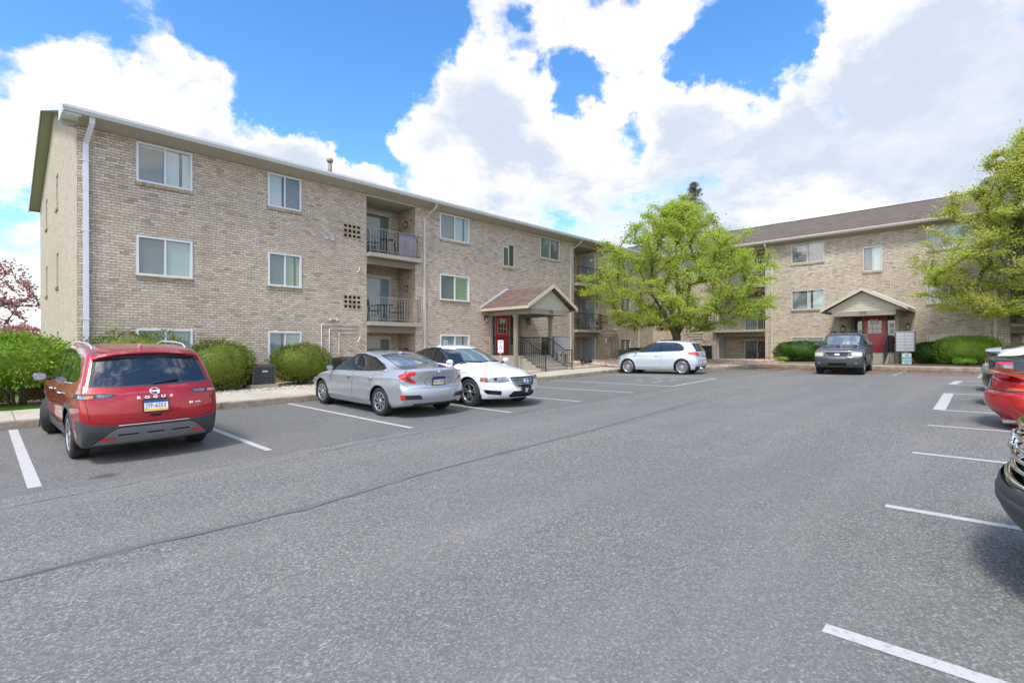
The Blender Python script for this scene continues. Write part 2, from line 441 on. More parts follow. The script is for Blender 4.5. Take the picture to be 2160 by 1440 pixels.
# ------------------------------------------------------------------ the ground
def sheet(name, mat, xs, ys, zf, kind='structure', thick=0):
    me = bpy.data.meshes.new(name); nx, ny = len(xs), len(ys)
    vs = [(x, y, zf(x, y)) for y in ys for x in xs]
    fs = [(j*nx+i, j*nx+i+1, (j+1)*nx+i+1, (j+1)*nx+i) for j in range(ny-1) for i in range(nx-1)]
    me.from_pydata(vs, [], fs); me.materials.append(MATS[mat])
    me.polygons.foreach_set('use_smooth', [True]*len(fs)); me.update()
    o = bpy.data.objects.new(name, me); COL.objects.link(o); o['kind'] = kind; return o
def rng(a, b, d):
    n = max(1, int(round((b-a)/d))); return [a+(b-a)*i/n for i in range(n+1)]
sheet('ground', 'earth', [-600, -300, -150, -80]+rng(-60, 60, 4)+[80, 150, 300, 600], [-600, -300, -150, -80]+rng(-60, 60, 4)+[80, 150, 300, 600], lambda x, y: G(x, y)-.06)
sheet('parking_lot', 'asphalt', rng(-45, 28.2, 1.0), rng(-45, 13.1, 1.0), lambda x, y: G(x, y))
# planting beds: gravel along the long block, redder stone in the corner, mulch by the side block
sheet('gravel_bed', 'gravel', rng(1.7, 22.2, .8), rng(14.85, 18.0, .45), lambda x, y: T(x, y)-.02)
def poly_sheet(name, mat, inside, x0, x1, y0, y1, d, zf):
    xs, ys = rng(x0, x1, d), rng(y0, y1, d); vs = []; fs = []; idx = {}
    def vid(i, j):
        if (i, j) not in idx: idx[(i, j)] = len(vs); vs.append((xs[i], ys[j], zf(xs[i], ys[j])))
        return idx[(i, j)]
    for j in range(len(ys)-1):
        for i in range(len(xs)-1):
            if inside((xs[i]+xs[i+1])/2, (ys[j]+ys[j+1])/2): fs.append((vid(i, j), vid(i+1, j), vid(i+1, j+1), vid(i, j+1)))
    me = bpy.data.meshes.new(name); me.from_pydata(vs, [], fs); me.materials.append(MATS[mat]); me.update()
    o = bpy.data.objects.new(name, me); COL.objects.link(o); o['kind'] = 'structure'; return o
KP = [(-45, 12.9), (21.4, 12.9), (22.3, 12.5), (22.9, 11.7), (23.5, 10.5), (24.2, 9.8), (25.0, 9.5), (26.8, 9.5), (27.5, 9.25), (27.9, 8.6), (27.9, -30)]
def inside_kerb(x, y):
    # is the point on the bed side of the kerb polyline
    if x > 27.9: return True
    if x < 21.4: return y > 12.9
    for (a, b), (c, d) in zip(KP[1:-1], KP[2:]):
        if min(a, c) <= x <= max(a, c) and a != c:
            return y > b+(d-b)*(x-a)/(c-a)
    return y > 9.5
poly_sheet('stone_bed', 'red_gravel', lambda x, y: inside_kerb(x, y-.1) and x < 33.2 and y < 18.2, 22.2, 33.2, 8.8, 18.0, .2, lambda x, y: T(x, y)-.01)
sheet('mulch_bed', 'mulch', rng(28.8, 33.2, .44), rng(-14, 8.8, .6), lambda x, y: T(x, y)-.012)
sheet('lawn', 'lawn_soil', rng(-45, 1.7, 1.2), rng(14.85, 60, 1.5), lambda x, y: T(x, min(y, 18))-.03)

def strip(name, mat, pts, w, h0, h1, off=0.0, zf=G, parent=None, kind='structure'):
    """a solid strip of width w following pts (left side of travel = +)"""
    mb = MB(); P = []
    dense = [pts[0]]
    for a, b in zip(pts, pts[1:]):
        n = max(1, int(math.hypot(b[0]-a[0], b[1]-a[1])/1.0))
        dense += [(a[0]+(b[0]-a[0])*i/n, a[1]+(b[1]-a[1])*i/n) for i in range(1, n+1)]
    for i, p in enumerate(dense):
        a = dense[max(0, i-1)]; b = dense[min(len(dense)-1, i+1)]
        t = Vector((b[0]-a[0], b[1]-a[1])).normalized(); nn = Vector((-t.y, t.x))
        z = zf(p[0], p[1])
        q0 = (p[0]+nn.x*off, p[1]+nn.y*off); q1 = (p[0]+nn.x*(off+w), p[1]+nn.y*(off+w))
        b_ = .018 if h1-h0 > .1 else 0
        P.append([(*q0, z+h0), (q0[0]+nn.x*b_*.4, q0[1]+nn.y*b_*.4, z+h1-b_), (q0[0]+nn.x*b_*1.6, q0[1]+nn.y*b_*1.6, z+h1), (*q1, z+h1), (*q1, z+h0)])
    m = 5; vs = [v for r in P for v in r]
    fs = [(i*m+k, i*m+k+1, (i+1)*m+k+1, (i+1)*m+k) for i in range(len(P)-1) for k in range(m-1)]
    fs += [tuple(range(m)), tuple(range((len(P)-1)*m, len(P)*m))[::-1]]
    mb.add(vs, fs); o = mb.build(name, mat, parent)
    if kind: o['kind'] = kind
    return o
strip('kerb', 'kerb_concrete', KP, .16, -.1, .15)
# concrete walk behind the kerb, with tooled joints
mb = MB()
x = -30.0
while x < 22.0:
    x1 = min(x+1.52, 22.0)
    ys = [13.07, 15.0]
    mb.add([(x+.006, ys[0], G(x, YK)+.148), (x1-.006, ys[0], G(x1, YK)+.148), (x1-.006, ys[1], G(x1, YK)+.165), (x+.006, ys[1], G(x, YK)+.165),
            (x+.006, ys[0], G(x, YK)), (x1-.006, ys[0], G(x1, YK)), (x1-.006, ys[1], G(x1, YK)), (x+.006, ys[1], G(x, YK))],
           [(0, 1, 2, 3), (0, 1, 5, 4), (1, 2, 6, 5), (2, 3, 7, 6), (3, 0, 4, 7)])
    x = x1
mb.build('pavement', 'concrete')['kind'] = 'structure'
mb = MB()
y = -14.0
while y < 9.0:
    y1 = min(y+1.52, 9.0)
    mb.add([(28.07, y+.006, G(27.9, 5)+.149), (28.85, y+.006, G(27.9, 5)+.155), (28.85, y1-.006, G(27.9, 5)+.155), (28.07, y1-.006, G(27.9, 5)+.149)], [(0, 1, 2, 3)])
    y = y1
mb.box((28.85, 4.1, -.89), (30.2, 6.1, -.865))
mb.build('pavement', 'concrete')['kind'] = 'structure'

def line(name, mat, a, b, w=.10, dz=.004, kind='structure'):
    n = max(1, int(math.hypot(b[0]-a[0], b[1]-a[1])/.5))
    t = Vector((b[0]-a[0], b[1]-a[1])).normalized(); nn = Vector((-t.y, t.x))*w/2
    vs = []; 
    for i in range(n+1):
        p = (a[0]+(b[0]-a[0])*i/n, a[1]+(b[1]-a[1])*i/n)
        for s in (1, -1):
            q = (p[0]+nn.x*s, p[1]+nn.y*s)
            # follow the facets of the lot sheet
            vs.append((*q, lot_z(*q)+dz))
    me = bpy.data.meshes.new(name); me.from_pydata(vs, [], [(2*i, 2*i+1, 2*i+3, 2*i+2) for i in range(n)])
    me.materials.append(MATS[mat]); me.update()
    o = bpy.data.objects.new(name, me); COL.objects.link(o); o['kind'] = kind; return o
_lx, _ly = rng(-45, 28.2, 1.0), rng(-45, 13.1, 1.0)
def lot_z(x, y):
    dx = _lx[1]-_lx[0]; dy = _ly[1]-_ly[0]
    i = max(0, min(len(_lx)-2, int((x-_lx[0])/dx))); j = max(0, min(len(_ly)-2, int((y-_ly[0])/dy)))
    u = (x-_lx[i])/dx; v = (y-_ly[j])/dy
    z = [[G(_lx[i+a], _ly[j+b]) for a in (0, 1)] for b in (0, 1)]
    return (z[0][0]*(1-u)+z[0][1]*u)*(1-v)+(z[1][0]*(1-u)+z[1][1]*u)*v
YE = 7.75
for xk, x0 in ((.36, .39), (2.84, 2.90), (5.25, 5.40), (7.85, 7.97), (10.2, 10.5), (12.75, 13.05), (15.42, 15.40), (19.0, 19.0)):
    line('parking_line', 'line_paint', (xk, 12.86), (x0, YE), .12 if x0 < 1 else .095)
line('parking_line', 'line_paint', (15.40, YE), (19.0, YE+.05), .10)
for a, b in (((21.7, 12.8), (21.9, YE)), ):
    line('parking_line', 'worn_paint', a, b)
line('parking_line', 'worn_paint', (23.95, 9.5), (24.0, -9.0), .11)
for y in (7.1, 4.0 - .9, .7): line('parking_line', 'worn_paint', (24.0, y), (27.7, y), .10)
# right-hand bays
for X, Ye, Yn in ((3.1, .70, -5), (5.72, .80, -5), (8.55, .90, -5), (11.3, .98, -5), (13.62, 1.0, -5), (17.3, 1.08, -5), (20.4, 1.2, -5), (22.1, .95, -5)):
    line('parking_line', 'line_paint', (X, Ye), (X+.05, Yn), .10)
line('parking_line', 'line_paint', (13.62, 1.0), (17.3, 1.08), .2)
line('parking_line', 'line_paint', (20.4, 1.2), (22.1, 1.1), .2)
# worn stencil strokes in the bay in front of the hatchback
for k, (x, y, dx, dy) in enumerate(((16.3, 8.9, .5, .0), (16.55, 8.65, 0, .5), (16.2, 9.55, .55, 0), (17.1, 8.7, .5, .05), (17.1, 9.2, .45, 0), (17.1, 8.7, 0, .5), (17.9, 8.6, 0, .5), (17.95, 9.05, .5, 0), (17.8, 9.7, .6, .0), (18.3, 9.4, 0, .55), (17.0, 10.0, .5, 0))):
    line('stencil_mark', 'worn_paint', (x, y), (x+dx, y+dy), .09)
# the long seam of tar and a few hairline cracks
def crack(pts, w, seed, jitter=.012, name='pavement_crack', mat='tar', dz=.003):
    rnd = random.Random(seed); dense = []
    for a, b in zip(pts, pts[1:]):
        n = max(2, int(math.hypot(b[0]-a[0], b[1]-a[1])/.22))
        dense += [(a[0]+(b[0]-a[0])*i/n+rnd.gauss(0, jitter*.5), a[1]+(b[1]-a[1])*i/n+rnd.gauss(0, jitter)) for i in range(n)]
    vs = []
    for i, p in enumerate(dense):
        a = dense[max(0, i-1)]; b = dense[min(len(dense)-1, i+1)]
        t = Vector((b[0]-a[0], b[1]-a[1]))
        t = t.normalized() if t.length > 0 else Vector((1, 0)); nn = Vector((-t.y, t.x))*w*.5*rnd.uniform(.35, 1.3)
        for s in (1, -1):
            q = (p[0]+nn.x*s, p[1]+nn.y*s); vs.append((*q, lot_z(*q)+dz))
    me = bpy.data.meshes.new(name); me.from_pydata(vs, [], [(2*i, 2*i+1, 2*i+3, 2*i+2) for i in range(len(dense)-1)])
    me.materials.append(MATS[mat]); me.update()
    o = bpy.data.objects.new(name, me); COL.objects.link(o); o['kind'] = 'structure'
crack([(-4, 4.66), (.07, 4.81), (.72, 4.82), (2.1, 4.72), (3.7, 4.95), (5.5, 5.05), (7.3, 5.1), (9.5, 5.3), (13, 5.5)], .014, 1)
crack([(-4, 4.69), (.07, 4.84), (.72, 4.85), (2.1, 4.76), (3.7, 4.98), (5.5, 5.08), (7.3, 5.13), (9.5, 5.33)], .11, 2, .015, 'seam_band', 'seam_stain', .0015)
crack([(3.2, 7.1), (5.6, 7.25), (8.3, 7.5), (11, 7.62), (15, 7.7)], .014, 5, .018)
crack([(10, 6.2), (13, 6.9), (16.5, 7.2)], .012, 3, .025)
crack([(-.6, 6.9), (2.5, 7.3), (5.0, 7.55)], .01, 9, .02)
# ------------------------------------------------------------------ world, sun, camera
def pix_dir(x, y):   # unit direction of a photograph point, used to lay out the cloud banks in the sky
    yaw, f, cy = radians(44.067), 1078.2, 733.0
    F = Vector((cos(yaw), sin(yaw), 0)); R = Vector((sin(yaw), -cos(yaw), 0))
    return (F+R*((x-1080)/f)+Vector((0, 0, 1))*((cy-y)/f)).normalized()
SUN_EL, SUN_AZ = radians(58), radians(202)      # azimuth measured from +X towards +Y
def world():
    w = bpy.data.worlds.new('World'); SC.world = w; w.use_nodes = True
    nt = w.node_tree; N = NT(nt)
    bg = nt.nodes['Background']
    sky = N.n('ShaderNodeTexSky', sky_type='NISHITA'); sky.sun_disc = False
    sky.sun_elevation = SUN_EL; sky.sun_rotation = pi/2-SUN_AZ
    sky.altitude = 100; sky.air_density = 1.0; sky.dust_density = .4; sky.ozone_density = 2.0
    tc = N.n('ShaderNodeTexCoord').outputs['Generated']
    hs = N.n('ShaderNodeHueSaturation'); N.l(sky.outputs[0], hs.inputs['Color']); hs.inputs['Saturation'].default_value = 1.28; hs.inputs['Value'].default_value = 1.08
    s = N.sep(tc)
    zc = N.m('ADD', N.m('MAXIMUM', s[2], 0.0), .28)
    p = N.comb(N.m('DIVIDE', s[0], zc), N.m('DIVIDE', s[1], zc), N.m('MULTIPLY', s[2], 1.2))
    n1 = N.noise(p, 1.9, 9, .60, .25)
    n2 = N.noise(p, 7.5, 5, .65, .1)
    blobs = [  # px, py, radius px, weight
        (110, 170, 140, .8), (60, 300, 150, .6), (240, 270, 140, .9), (400, 240, 110, .9), (500, 300, 110, .9), (600, 340, 90, .9), (690, 380, 80, .9), (740, 400, 60, .6), (335, 110, 60, .8), (330, 30, 50, .7), (460, 190, 80, .5),
        (30, 175, 45, -.9), (10, 30, 90, -1.1), (200, 40, 90, -1.0), (420, 60, 90, -1.1), (600, 100, 150, -1.5), (800, 80, 140, -1.4), (720, 210, 100, -1.3), (770, 260, 60, -.9), (560, 180, 60, -.6), (900, 160, 60, -.8), (650, 250, 60, -.9),
        (880, 230, 80, .6), (1000, 190, 110, .9), (980, 300, 150, 1.1), (1080, 260, 100, .9), (750, 240, 40, .3), (1130, 380, 130, .9), (820, 340, 80, .5), (860, 345, 45, -1.0), (800, 300, 50, -1.1), (330, 175, 40, -.7), (420, 175, 45, -.8), (1540, 300, 30, -.4), (1330, 300, 40, -.6),
        (1120, 30, 100, 1.0), (1260, 60, 90, 1.1), (1400, 35, 80, 1.0), (1500, 10, 60, .8), (1000, 20, 45, .5), (1090, 20, 30, -.7), (1180, 10, 25, -.6), (930, 90, 30, .6),
        (1190, 140, 45, -1.1), (1225, 200, 50, -1.2), (1210, 245, 30, -.7), (960, 60, 40, -.8), (1090, 120, 35, -.6), (1290, 150, 30, -.6), (1500, 90, 90, -1.4), (1620, 70, 90, -1.5), (1650, 170, 70, -1.3), (1450, 110, 60, -.9), (1350, 115, 40, -.7), (1760, 190, 50, -1.1), (1790, 225, 45, -.8), (1690, 85, 22, .5),
        (1400, 210, 110, 1.0), (1280, 220, 60, .6), (1560, 250, 120, 1.1), (1700, 270, 90, .9), (1330, 330, 160, .9), (1600, 350, 200, .9), (1320, 300, 30, -.6),
        (1900, 60, 140, 1.1), (2080, 100, 200, 1.1), (1950, 220, 150, 1.0), (2000, 380, 220, .8), (1800, 120, 60, .5),
        (40, 420, 90, -.35), (30, 540, 60, -.3), (1480, 440, 70, -.25), (1220, 495, 40, -.5), (120, 400, 80, .3)]
    acc = None
    wn_ = N.n('ShaderNodeTexNoise'); wn_.inputs['Scale'].default_value = 6.0; wn_.inputs['Detail'].default_value = 6; wn_.inputs['Roughness'].default_value = .6; N.l(tc, wn_.inputs['Vector'])
    wv = N.n('ShaderNodeVectorMath', operation='MULTIPLY_ADD'); N.l(wn_.outputs['Color'], wv.inputs[0]); wv.inputs[1].default_value = (.22, .22, .22); wv.inputs[2].default_value = (-.11, -.11, -.11)
    wa = N.n('ShaderNodeVectorMath', operation='ADD'); N.l(tc, wa.inputs[0]); N.l(wv.outputs[0], wa.inputs[1]); tcw = wa.outputs[0]
    for (bx, by, r, wt) in blobs:
        c = pix_dir(bx, by); rd = (pix_dir(bx+r, by)-c).length*.5+(pix_dir(bx, by+r)-c).length*.5
        d = N.n('ShaderNodeVectorMath', operation='DISTANCE'); N.l(tcw, d.inputs[0]); d.inputs[1].default_value = tuple(c)
        g = N.m('MAXIMUM', N.m('MULTIPLY_ADD', d.outputs['Value'], -1.0/(rd*1.45), 1.0), 0.0)
        g = N.m('MULTIPLY', N.m('MULTIPLY', g, N.m('SUBTRACT', 2.0, g)), wt)
        acc = g if acc is None else N.m('ADD', acc, g)
    low = N.m('MULTIPLY', N.m('SUBTRACT', .42, N.m('ABSOLUTE', s[2])), .9)   # the haze bank thickens to the horizon
    dens = N.m('ADD', N.m('MULTIPLY', acc, .38), N.m('MAXIMUM', low, 0.0))
    dens = N.m('ADD', dens, N.m('MULTIPLY', N.m('SUBTRACT', n1, .5), 1.5))
    dens = N.m('ADD', dens, N.m('MULTIPLY', N.m('SUBTRACT', n2, .5), .95))
    cov = N.n('ShaderNodeMapRange', interpolation_type='SMOOTHSTEP'); N.l(dens, cov.inputs[0])
    cov.inputs[1].default_value = -.06; cov.inputs[2].default_value = .42
    shd = None    # where the banks are thick enough to turn blue-grey underneath
    for (bx, by, r, wt) in ((2080, 230, 330, .95), (1480, 400, 230, .8), (1150, 440, 150, .5), (470, 370, 170, .7), (1000, 250, 110, .35), (100, 400, 130, .4), (1800, 330, 150, .4)):
        c = pix_dir(bx, by); rd = (pix_dir(bx+r, by)-c).length*.5+(pix_dir(bx, by+r)-c).length*.5
        d = N.n('ShaderNodeVectorMath', operation='DISTANCE'); N.l(tcw, d.inputs[0]); d.inputs[1].default_value = tuple(c)
        g = N.m('MULTIPLY', N.m('MAXIMUM', N.m('MULTIPLY_ADD', d.outputs['Value'], -1.0/(rd*1.2), 1.0), 0.0), wt)
        shd = g if shd is None else N.m('ADD', shd, g)
    dens0 = dens; dens = N.m('ADD', dens, shd)
    thick = N.n('ShaderNodeMapRange', interpolation_type='SMOOTHSTEP'); N.l(N.m('ADD', dens, N.m('MULTIPLY', N.m('SUBTRACT', N.noise(p, 1.3, 3, .5), .5), 1.7)), thick.inputs[0])
    dens = dens0; thick.inputs[1].default_value = .20; thick.inputs[2].default_value = 1.25
    soft = N.noise(p, 3.6, 4, .55)
    cl = N.mix(N.m('MULTIPLY', thick.outputs[0], N.m('MULTIPLY_ADD', N.m('ADD', soft, n2), .7, .25)), (4.8, 4.55, 4.3), (2.5, 2.8, 3.35))
    # unseen cloud banks behind the camera, sunward, brightened to light the facades
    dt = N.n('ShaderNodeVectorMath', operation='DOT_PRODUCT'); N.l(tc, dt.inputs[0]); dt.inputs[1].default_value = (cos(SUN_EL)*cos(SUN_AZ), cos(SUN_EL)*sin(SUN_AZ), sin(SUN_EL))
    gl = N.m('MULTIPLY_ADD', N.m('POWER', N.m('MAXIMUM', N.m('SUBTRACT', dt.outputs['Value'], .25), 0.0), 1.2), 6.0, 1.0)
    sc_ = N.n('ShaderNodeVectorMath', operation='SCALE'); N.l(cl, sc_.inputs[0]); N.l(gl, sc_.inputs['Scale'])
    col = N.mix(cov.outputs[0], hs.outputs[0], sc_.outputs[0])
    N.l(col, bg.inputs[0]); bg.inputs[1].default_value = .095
world()
sun = bpy.data.lights.new('sun', 'SUN'); so = bpy.data.objects.new('sun', sun); COL.objects.link(so)
sun.energy = 1.25; sun.angle = radians(12); sun.color = (1, .95, .88)
so.rotation_euler = Vector((cos(SUN_EL)*cos(SUN_AZ), cos(SUN_EL)*sin(SUN_AZ), sin(SUN_EL))).to_track_quat('Z', 'Y').to_euler()
cam = bpy.data.cameras.new('camera'); co = bpy.data.objects.new('camera', cam); COL.objects.link(co)
cam.sensor_width = 36; cam.lens = 1078.2/2160*36; cam.shift_y = (733.0-720)/2160
cam.clip_start = .05; cam.clip_end = 3000
_y = radians(44.067); _F = Vector((cos(_y), sin(_y), 0)); _R = Vector((sin(_y), -cos(_y), 0)); _U = Vector((0, 0, 1))
_r = radians(-.1587); _R3 = _R*cos(_r)+_U*sin(_r); _U3 = _U*cos(_r)-_R*sin(_r)
co.matrix_world = Matrix(((_R3.x, _U3.x, -_F.x, 0), (_R3.y, _U3.y, -_F.y, 0), (_R3.z, _U3.z, -_F.z, 0), (0, 0, 0, 1)))
SC.camera = co
SC.view_settings.view_transform = 'Standard'; SC.view_settings.look = 'None'; SC.view_settings.exposure = 1.55; SC.view_settings.gamma = 1
# ------------------------------------------------------------------ the two apartment blocks
def f1(a, d, z): return (a, D1-d, z)
def f2(a, d, z): return (D2-d, a, z)
def wb(mb, name, mats, root):
    """build a mesh given in world coordinates as a part of an Empty root, or as a sub-part of a part"""
    o = mb.build(name, mats, root)
    if root is not None and root.type == 'EMPTY': o.location = -root.location
    return o
blockA = empty('apartment_building', (17, D1, -1.1), 0, 'long three storey tan brick apartment block with red door 760 on the left', 'building')
blockB = empty('apartment_building', (D2, 4, -.8), 0, 'tan brick apartment wing with brown shingle roof and red door 770 on the right', 'building')
ZT = 6.06
R1 = (10.43, 12.72, 1.32); R1b = (23.79, 26.18, 1.32); R2 = (10.52, 13.5, 1.3); R2b = (-2.9, -.12, 1.3)
def rect_wall(mb, fm, a0, a1, z0f, z1, holes, d=0.0, reveal=.11):
    as_ = sorted({a0, a1, *[h[0] for h in holes], *[h[1] for h in holes]}); zs = sorted({z0f, z1, *[h[2] for h in holes], *[h[3] for h in holes]})
    as_ = [a for a in as_ if a0 <= a <= a1]; zs = [z for z in zs if z0f <= z <= z1]
    for p, q in zip(as_, as_[1:]):
        for r, s in zip(zs, zs[1:]):
            ca, cz = (p+q)/2, (r+s)/2
            if any(h[0] < ca < h[1] and h[2] < cz < h[3] for h in holes): continue
            mb.quad(fm(p, d, r), fm(q, d, r), fm(q, d, s), fm(p, d, s))
    for h in holes:
        if len(h) > 4 and h[4] == 0: continue
        x0, x1, y0, y1 = h[:4]; dd = h[4] if len(h) > 4 else reveal
        for (p, q) in (((x0, y0), (x1, y0)), ((x1, y0), (x1, y1)), ((x1, y1), (x0, y1)), ((x0, y1), (x0, y0))):
            mb.quad(fm(p[0], d, p[1]), fm(q[0], d, q[1]), fm(q[0], d-dd, q[1]), fm(p[0], d-dd, p[1]))
RW = random.Random(11)
FL = {'t': 5.98, 'm': 3.28, 'b': .58}
def window(root, fm, a0, a1, z0, z1, lm, rm, flip=False, frame='white_vinyl', sill=True, fw=.055, split=.5, proud=.025):
    mb = MB(); am = a0+(a1-a0)*split
    mb.box((a0, -.09, z0), (a0+fw, proud, z1), fm); mb.box((a1-fw, -.09, z0), (a1, proud, z1), fm)
    mb.box((a0+fw, -.09, z0), (a1-fw, proud-.003, z0+fw), fm); mb.box((a0+fw, -.09, z1-fw), (a1-fw, proud-.003, z1), fm)
    mb.box((am-.022, -.075, z0+fw), (am+.022, proud-.015, z1-fw), fm)
    fr = wb(mb, 'window', frame, root)
    L, Rr = (rm, lm) if flip else (lm, rm)
    for (p, q, mt, dd) in ((a0+fw, am-.022, L, -.045), (am+.022, a1-fw, Rr, -.060)):
        g = MB(); g.box((p, dd-.008, z0+fw), (q, dd, z1-fw), fm); pn = g.build('pane', mt, fr)
        if mt in ('pane_blind', 'pane_green', 'pane_teal', 'pane_pale') and RW.random() < .5:   # a blind left partly open
            g = MB(); t = RW.uniform(.55, .85); w_ = RW.uniform(.04, .12); g.box((p+(q-p)*t, dd-.001, z0+fw+.002), (p+(q-p)*t+w_, dd+.0015, z1-fw-.01), fm); g.build('blind_gap', 'pane_dark', fr)
        elif RW.random() < .4 and mt != 'pane_dark':
            g = MB(); h_ = RW.uniform(.04, .16); g.box((p+.002, dd-.001, z1-fw-h_), (q-.002, dd+.0015, z1-fw-.002), fm); g.build('blind_valance', 'curtain', fr)
    if sill:
        s = MB(); s.box((a0-.02, -.02, z0-.105), (a1+.02, .045, z0-.004), fm); s.build('sill', 'brick_ledge', fr)
    return fr
WA = []   # windows of the long block: a0, a1, top, height, left pane, right pane
for fl, l, r in (('t', 'pane_screen', 'pane_pale'), ('m', 'pane_screen', 'pane_blind'), ('b', 'pane_teal', 'pane_teal')):
    WA.append((3.06, 4.47, FL[fl], 1.15, l, r))
for fl, l, r in (('t', 'pane_pale', 'pane_screen'), ('m', 'pane_screen', 'pane_green'), ('b', 'pane_teal', 'pane_blind')):
    WA.append((6.71, 7.85, FL[fl], 1.15, l, r))
for fl, l, r in (('t', 'pane_screen', 'pane_blind'), ('m', 'pane_screen', 'pane_green'), ('b', 'pane_teal', 'pane_blind')):
    WA.append((14.03, 15.75, FL[fl], 1.15, l, r))
for fl, l, r in (('t', 'pane_screen', 'pane_darkblind'), ('m', 'pane_pale', 'pane_screen'), ('b', 'pane_dark', 'pane_teal')):
    WA.append((20.79, 22.45, FL[fl], 1.15, l, r))
for fl, l, r in (('t', 'pane_dark', 'pane_blind'), ('m', 'pane_dark', 'pane_teal'), ('b', 'pane_darkblind', 'pane_dark')):
    WA.append((28.68, 29.96, FL[fl], 1.15, l, r))
WA.append((17.95, 18.83, 5.22, 1.17, 'pane_darkblind', 'pane_dark'))
WB = []
for fl, l, r in (('t', 'pane_blind', 'pane_screen'), ('m', 'pane_teal', 'pane_dark'), ('b', 'pane_darkblind', 'pane_dark')):
    WB.append((16.2, 17.46, FL[fl], 1.15, l, r))
for fl, l, r in (('t', 'pane_dusk', 'pane_dusk'), ('m', 'pane_screen', 'pane_pale'), ('b', 'pane_blind', 'pane_screen')):
    WB.append((7.37, 9.06, FL[fl], 1.15, l, r))
for fl, l, r in (('t', 'pane_dark', 'pane_blind'), ('m', 'pane_dusk', 'pane_dusk'), ('b', 'pane_darkblind', 'pane_darkblind')):
    WB.append((1.19, 2.88, FL[fl], 1.15, l, r))
WB.append((4.70, 5.55, 5.33, 1.31, 'pane_dusk', 'pane_pale'))
for fl in 'tmb': WB.append((-6.4, -4.7, FL[fl], 1.15, 'pane_dark', 'pane_blind'))
def front(block, fm, a0, a1, zb, wins, recs, door, name='wall'):
    holes = [(w[0], w[1], w[2]-w[3], w[2]) for w in wins]+[(r[0], r[1], zb-.01, ZT+.01, 0) for r in recs]+[(door-1.02, door+1.02, -.42, 1.70, .42)]
    mb = MB(); rect_wall(mb, fm, a0, a1, zb, ZT, holes)
    for r in recs:   # the balcony recess: back wall with openings for the patio doors, two side walls
        b = (r[3], r[4])
        oh = [(b[0], b[1], z, z+2.03) for z in (-1.55, 1.04, 3.74)]
        rect_wall(mb, fm, r[0], r[1], zb, ZT, oh, d=-r[2])
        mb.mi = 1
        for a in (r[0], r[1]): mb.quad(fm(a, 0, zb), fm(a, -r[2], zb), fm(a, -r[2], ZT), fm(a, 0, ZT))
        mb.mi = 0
    return mb
RA = [(*R1, 9.95+.55, 11.75+.6), (*R1b, 24.1, 25.7)]
RB = [(*R2, 10.75, 12.2), (*R2b, -2.6, -.5)]
mb = front(blockA, f1, 1.76, D2+6, -1.6, WA, RA, 18.24)
mb.mi = 2   # smooth cream gable wall and the back
gb = (1.76, 31.0)
mb.mi = 0; mb.quad((1.757, D1, -1.6), (1.757, D1+.21, -1.6), (1.757, D1+.21, ZT), (1.757, D1, ZT)); mb.mi = 2
gw = [(21.9, 23.6), (26.6, 28.5)]
def gm(a, d, z): return (1.76-d, a, z)
gh = [(23.1, 23.75, z-1.15, z) for z in (5.98, 3.28, .58)]+[(27.3, 28.05, z-1.15, z) for z in (5.98, 3.28, .58)]
rect_wall(mb, gm, D1+.21, 31.0, -1.6, ZT, gh)
mb.add([(1.76, D1+.0, ZT), (1.76, 31.0, ZT), (1.76, 31.0, 6.34), (1.76, 24.5, 8.47), (1.76, D1, 6.36)], [(0, 1, 2, 3, 4)])
mb.quad((1.76, 31, -1.6), (D2+6, 31, -1.6), (D2+6, 31, ZT), (1.76, 31, ZT))
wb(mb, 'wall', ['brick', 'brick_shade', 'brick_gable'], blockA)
for h in gh: window(blockA, gm, h[0], h[1], h[2], h[3], 'pane_screen', 'pane_blind', proud=-.05, fw=.04)
mb = front(blockB, f2, -14, D1-.002, -1.6, WB, RB, 5.1)
mb.quad((D2, -14, -1.6), (D2+12, -14, -1.6), (D2+12, -14, ZT), (D2, -14, ZT))
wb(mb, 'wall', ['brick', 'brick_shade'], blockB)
# sun-bleached, rust stained foot of the brickwork
mb = MB(); mb.box((1.74, -.002, -1.6), (10.2, .012, -.99), f1); wb(mb, 'plinth', 'stained_base', blockA)
for p, q in ((-.12, 3.8), (6.45, 10.5)): mb = MB(); mb.box((p, -.002, -1.2), (q, .012, -.62), f2); wb(mb, 'plinth', 'stained_base', blockB)
for w in WA: window(blockA, f1, w[0], w[1], w[2]-w[3], w[2], w[4], w[5], frame='white_vinyl' if w[0] < 17 else 'cream_trim')
for w in WB: window(blockB, f2, w[0], w[1], w[2]-w[3], w[2], w[4], w[5], flip=True, frame='cream_trim')

def patio(root, fm, a0, a1, z0, lm, rm, d, flip=False, split=.45):
    z1 = z0+2.03; fw = .07; am = a0+(a1-a0)*split; mb = MB()
    for p, q in ((a0, a0+fw), (a1-fw, a1)): mb.box((p, d-.09, z0), (q, d+.03, z1), fm)
    mb.box((a0-.0, d-.088, z1-.10), (a1, d+.034, z1+.05), fm); mb.box((a0+fw, d-.09, z0), (a1-fw, d+.027, z0+.06), fm)
    mb.box((am-.03, d-.08, z0+.06), (am+.03, d+.015, z1-.10), fm)
    fr = wb(mb, 'patio_door', 'cream_trim', root)
    L, Rr = (rm, lm) if flip else (lm, rm)
    for p, q, mt, dd in ((a0+fw, am-.03, L, d-.04), (am+.03, a1-fw, Rr, d-.055)):
        g = MB(); g.box((p, dd-.008, z0+.06), (q, dd, z1-.10), fm); g.build('pane', mt, fr)
    g = MB(); g.cbox((am+.05, d+.03, z0+1.0), (.03, .04, .22), fm); g.build('handle', 'lamp_black', fr)
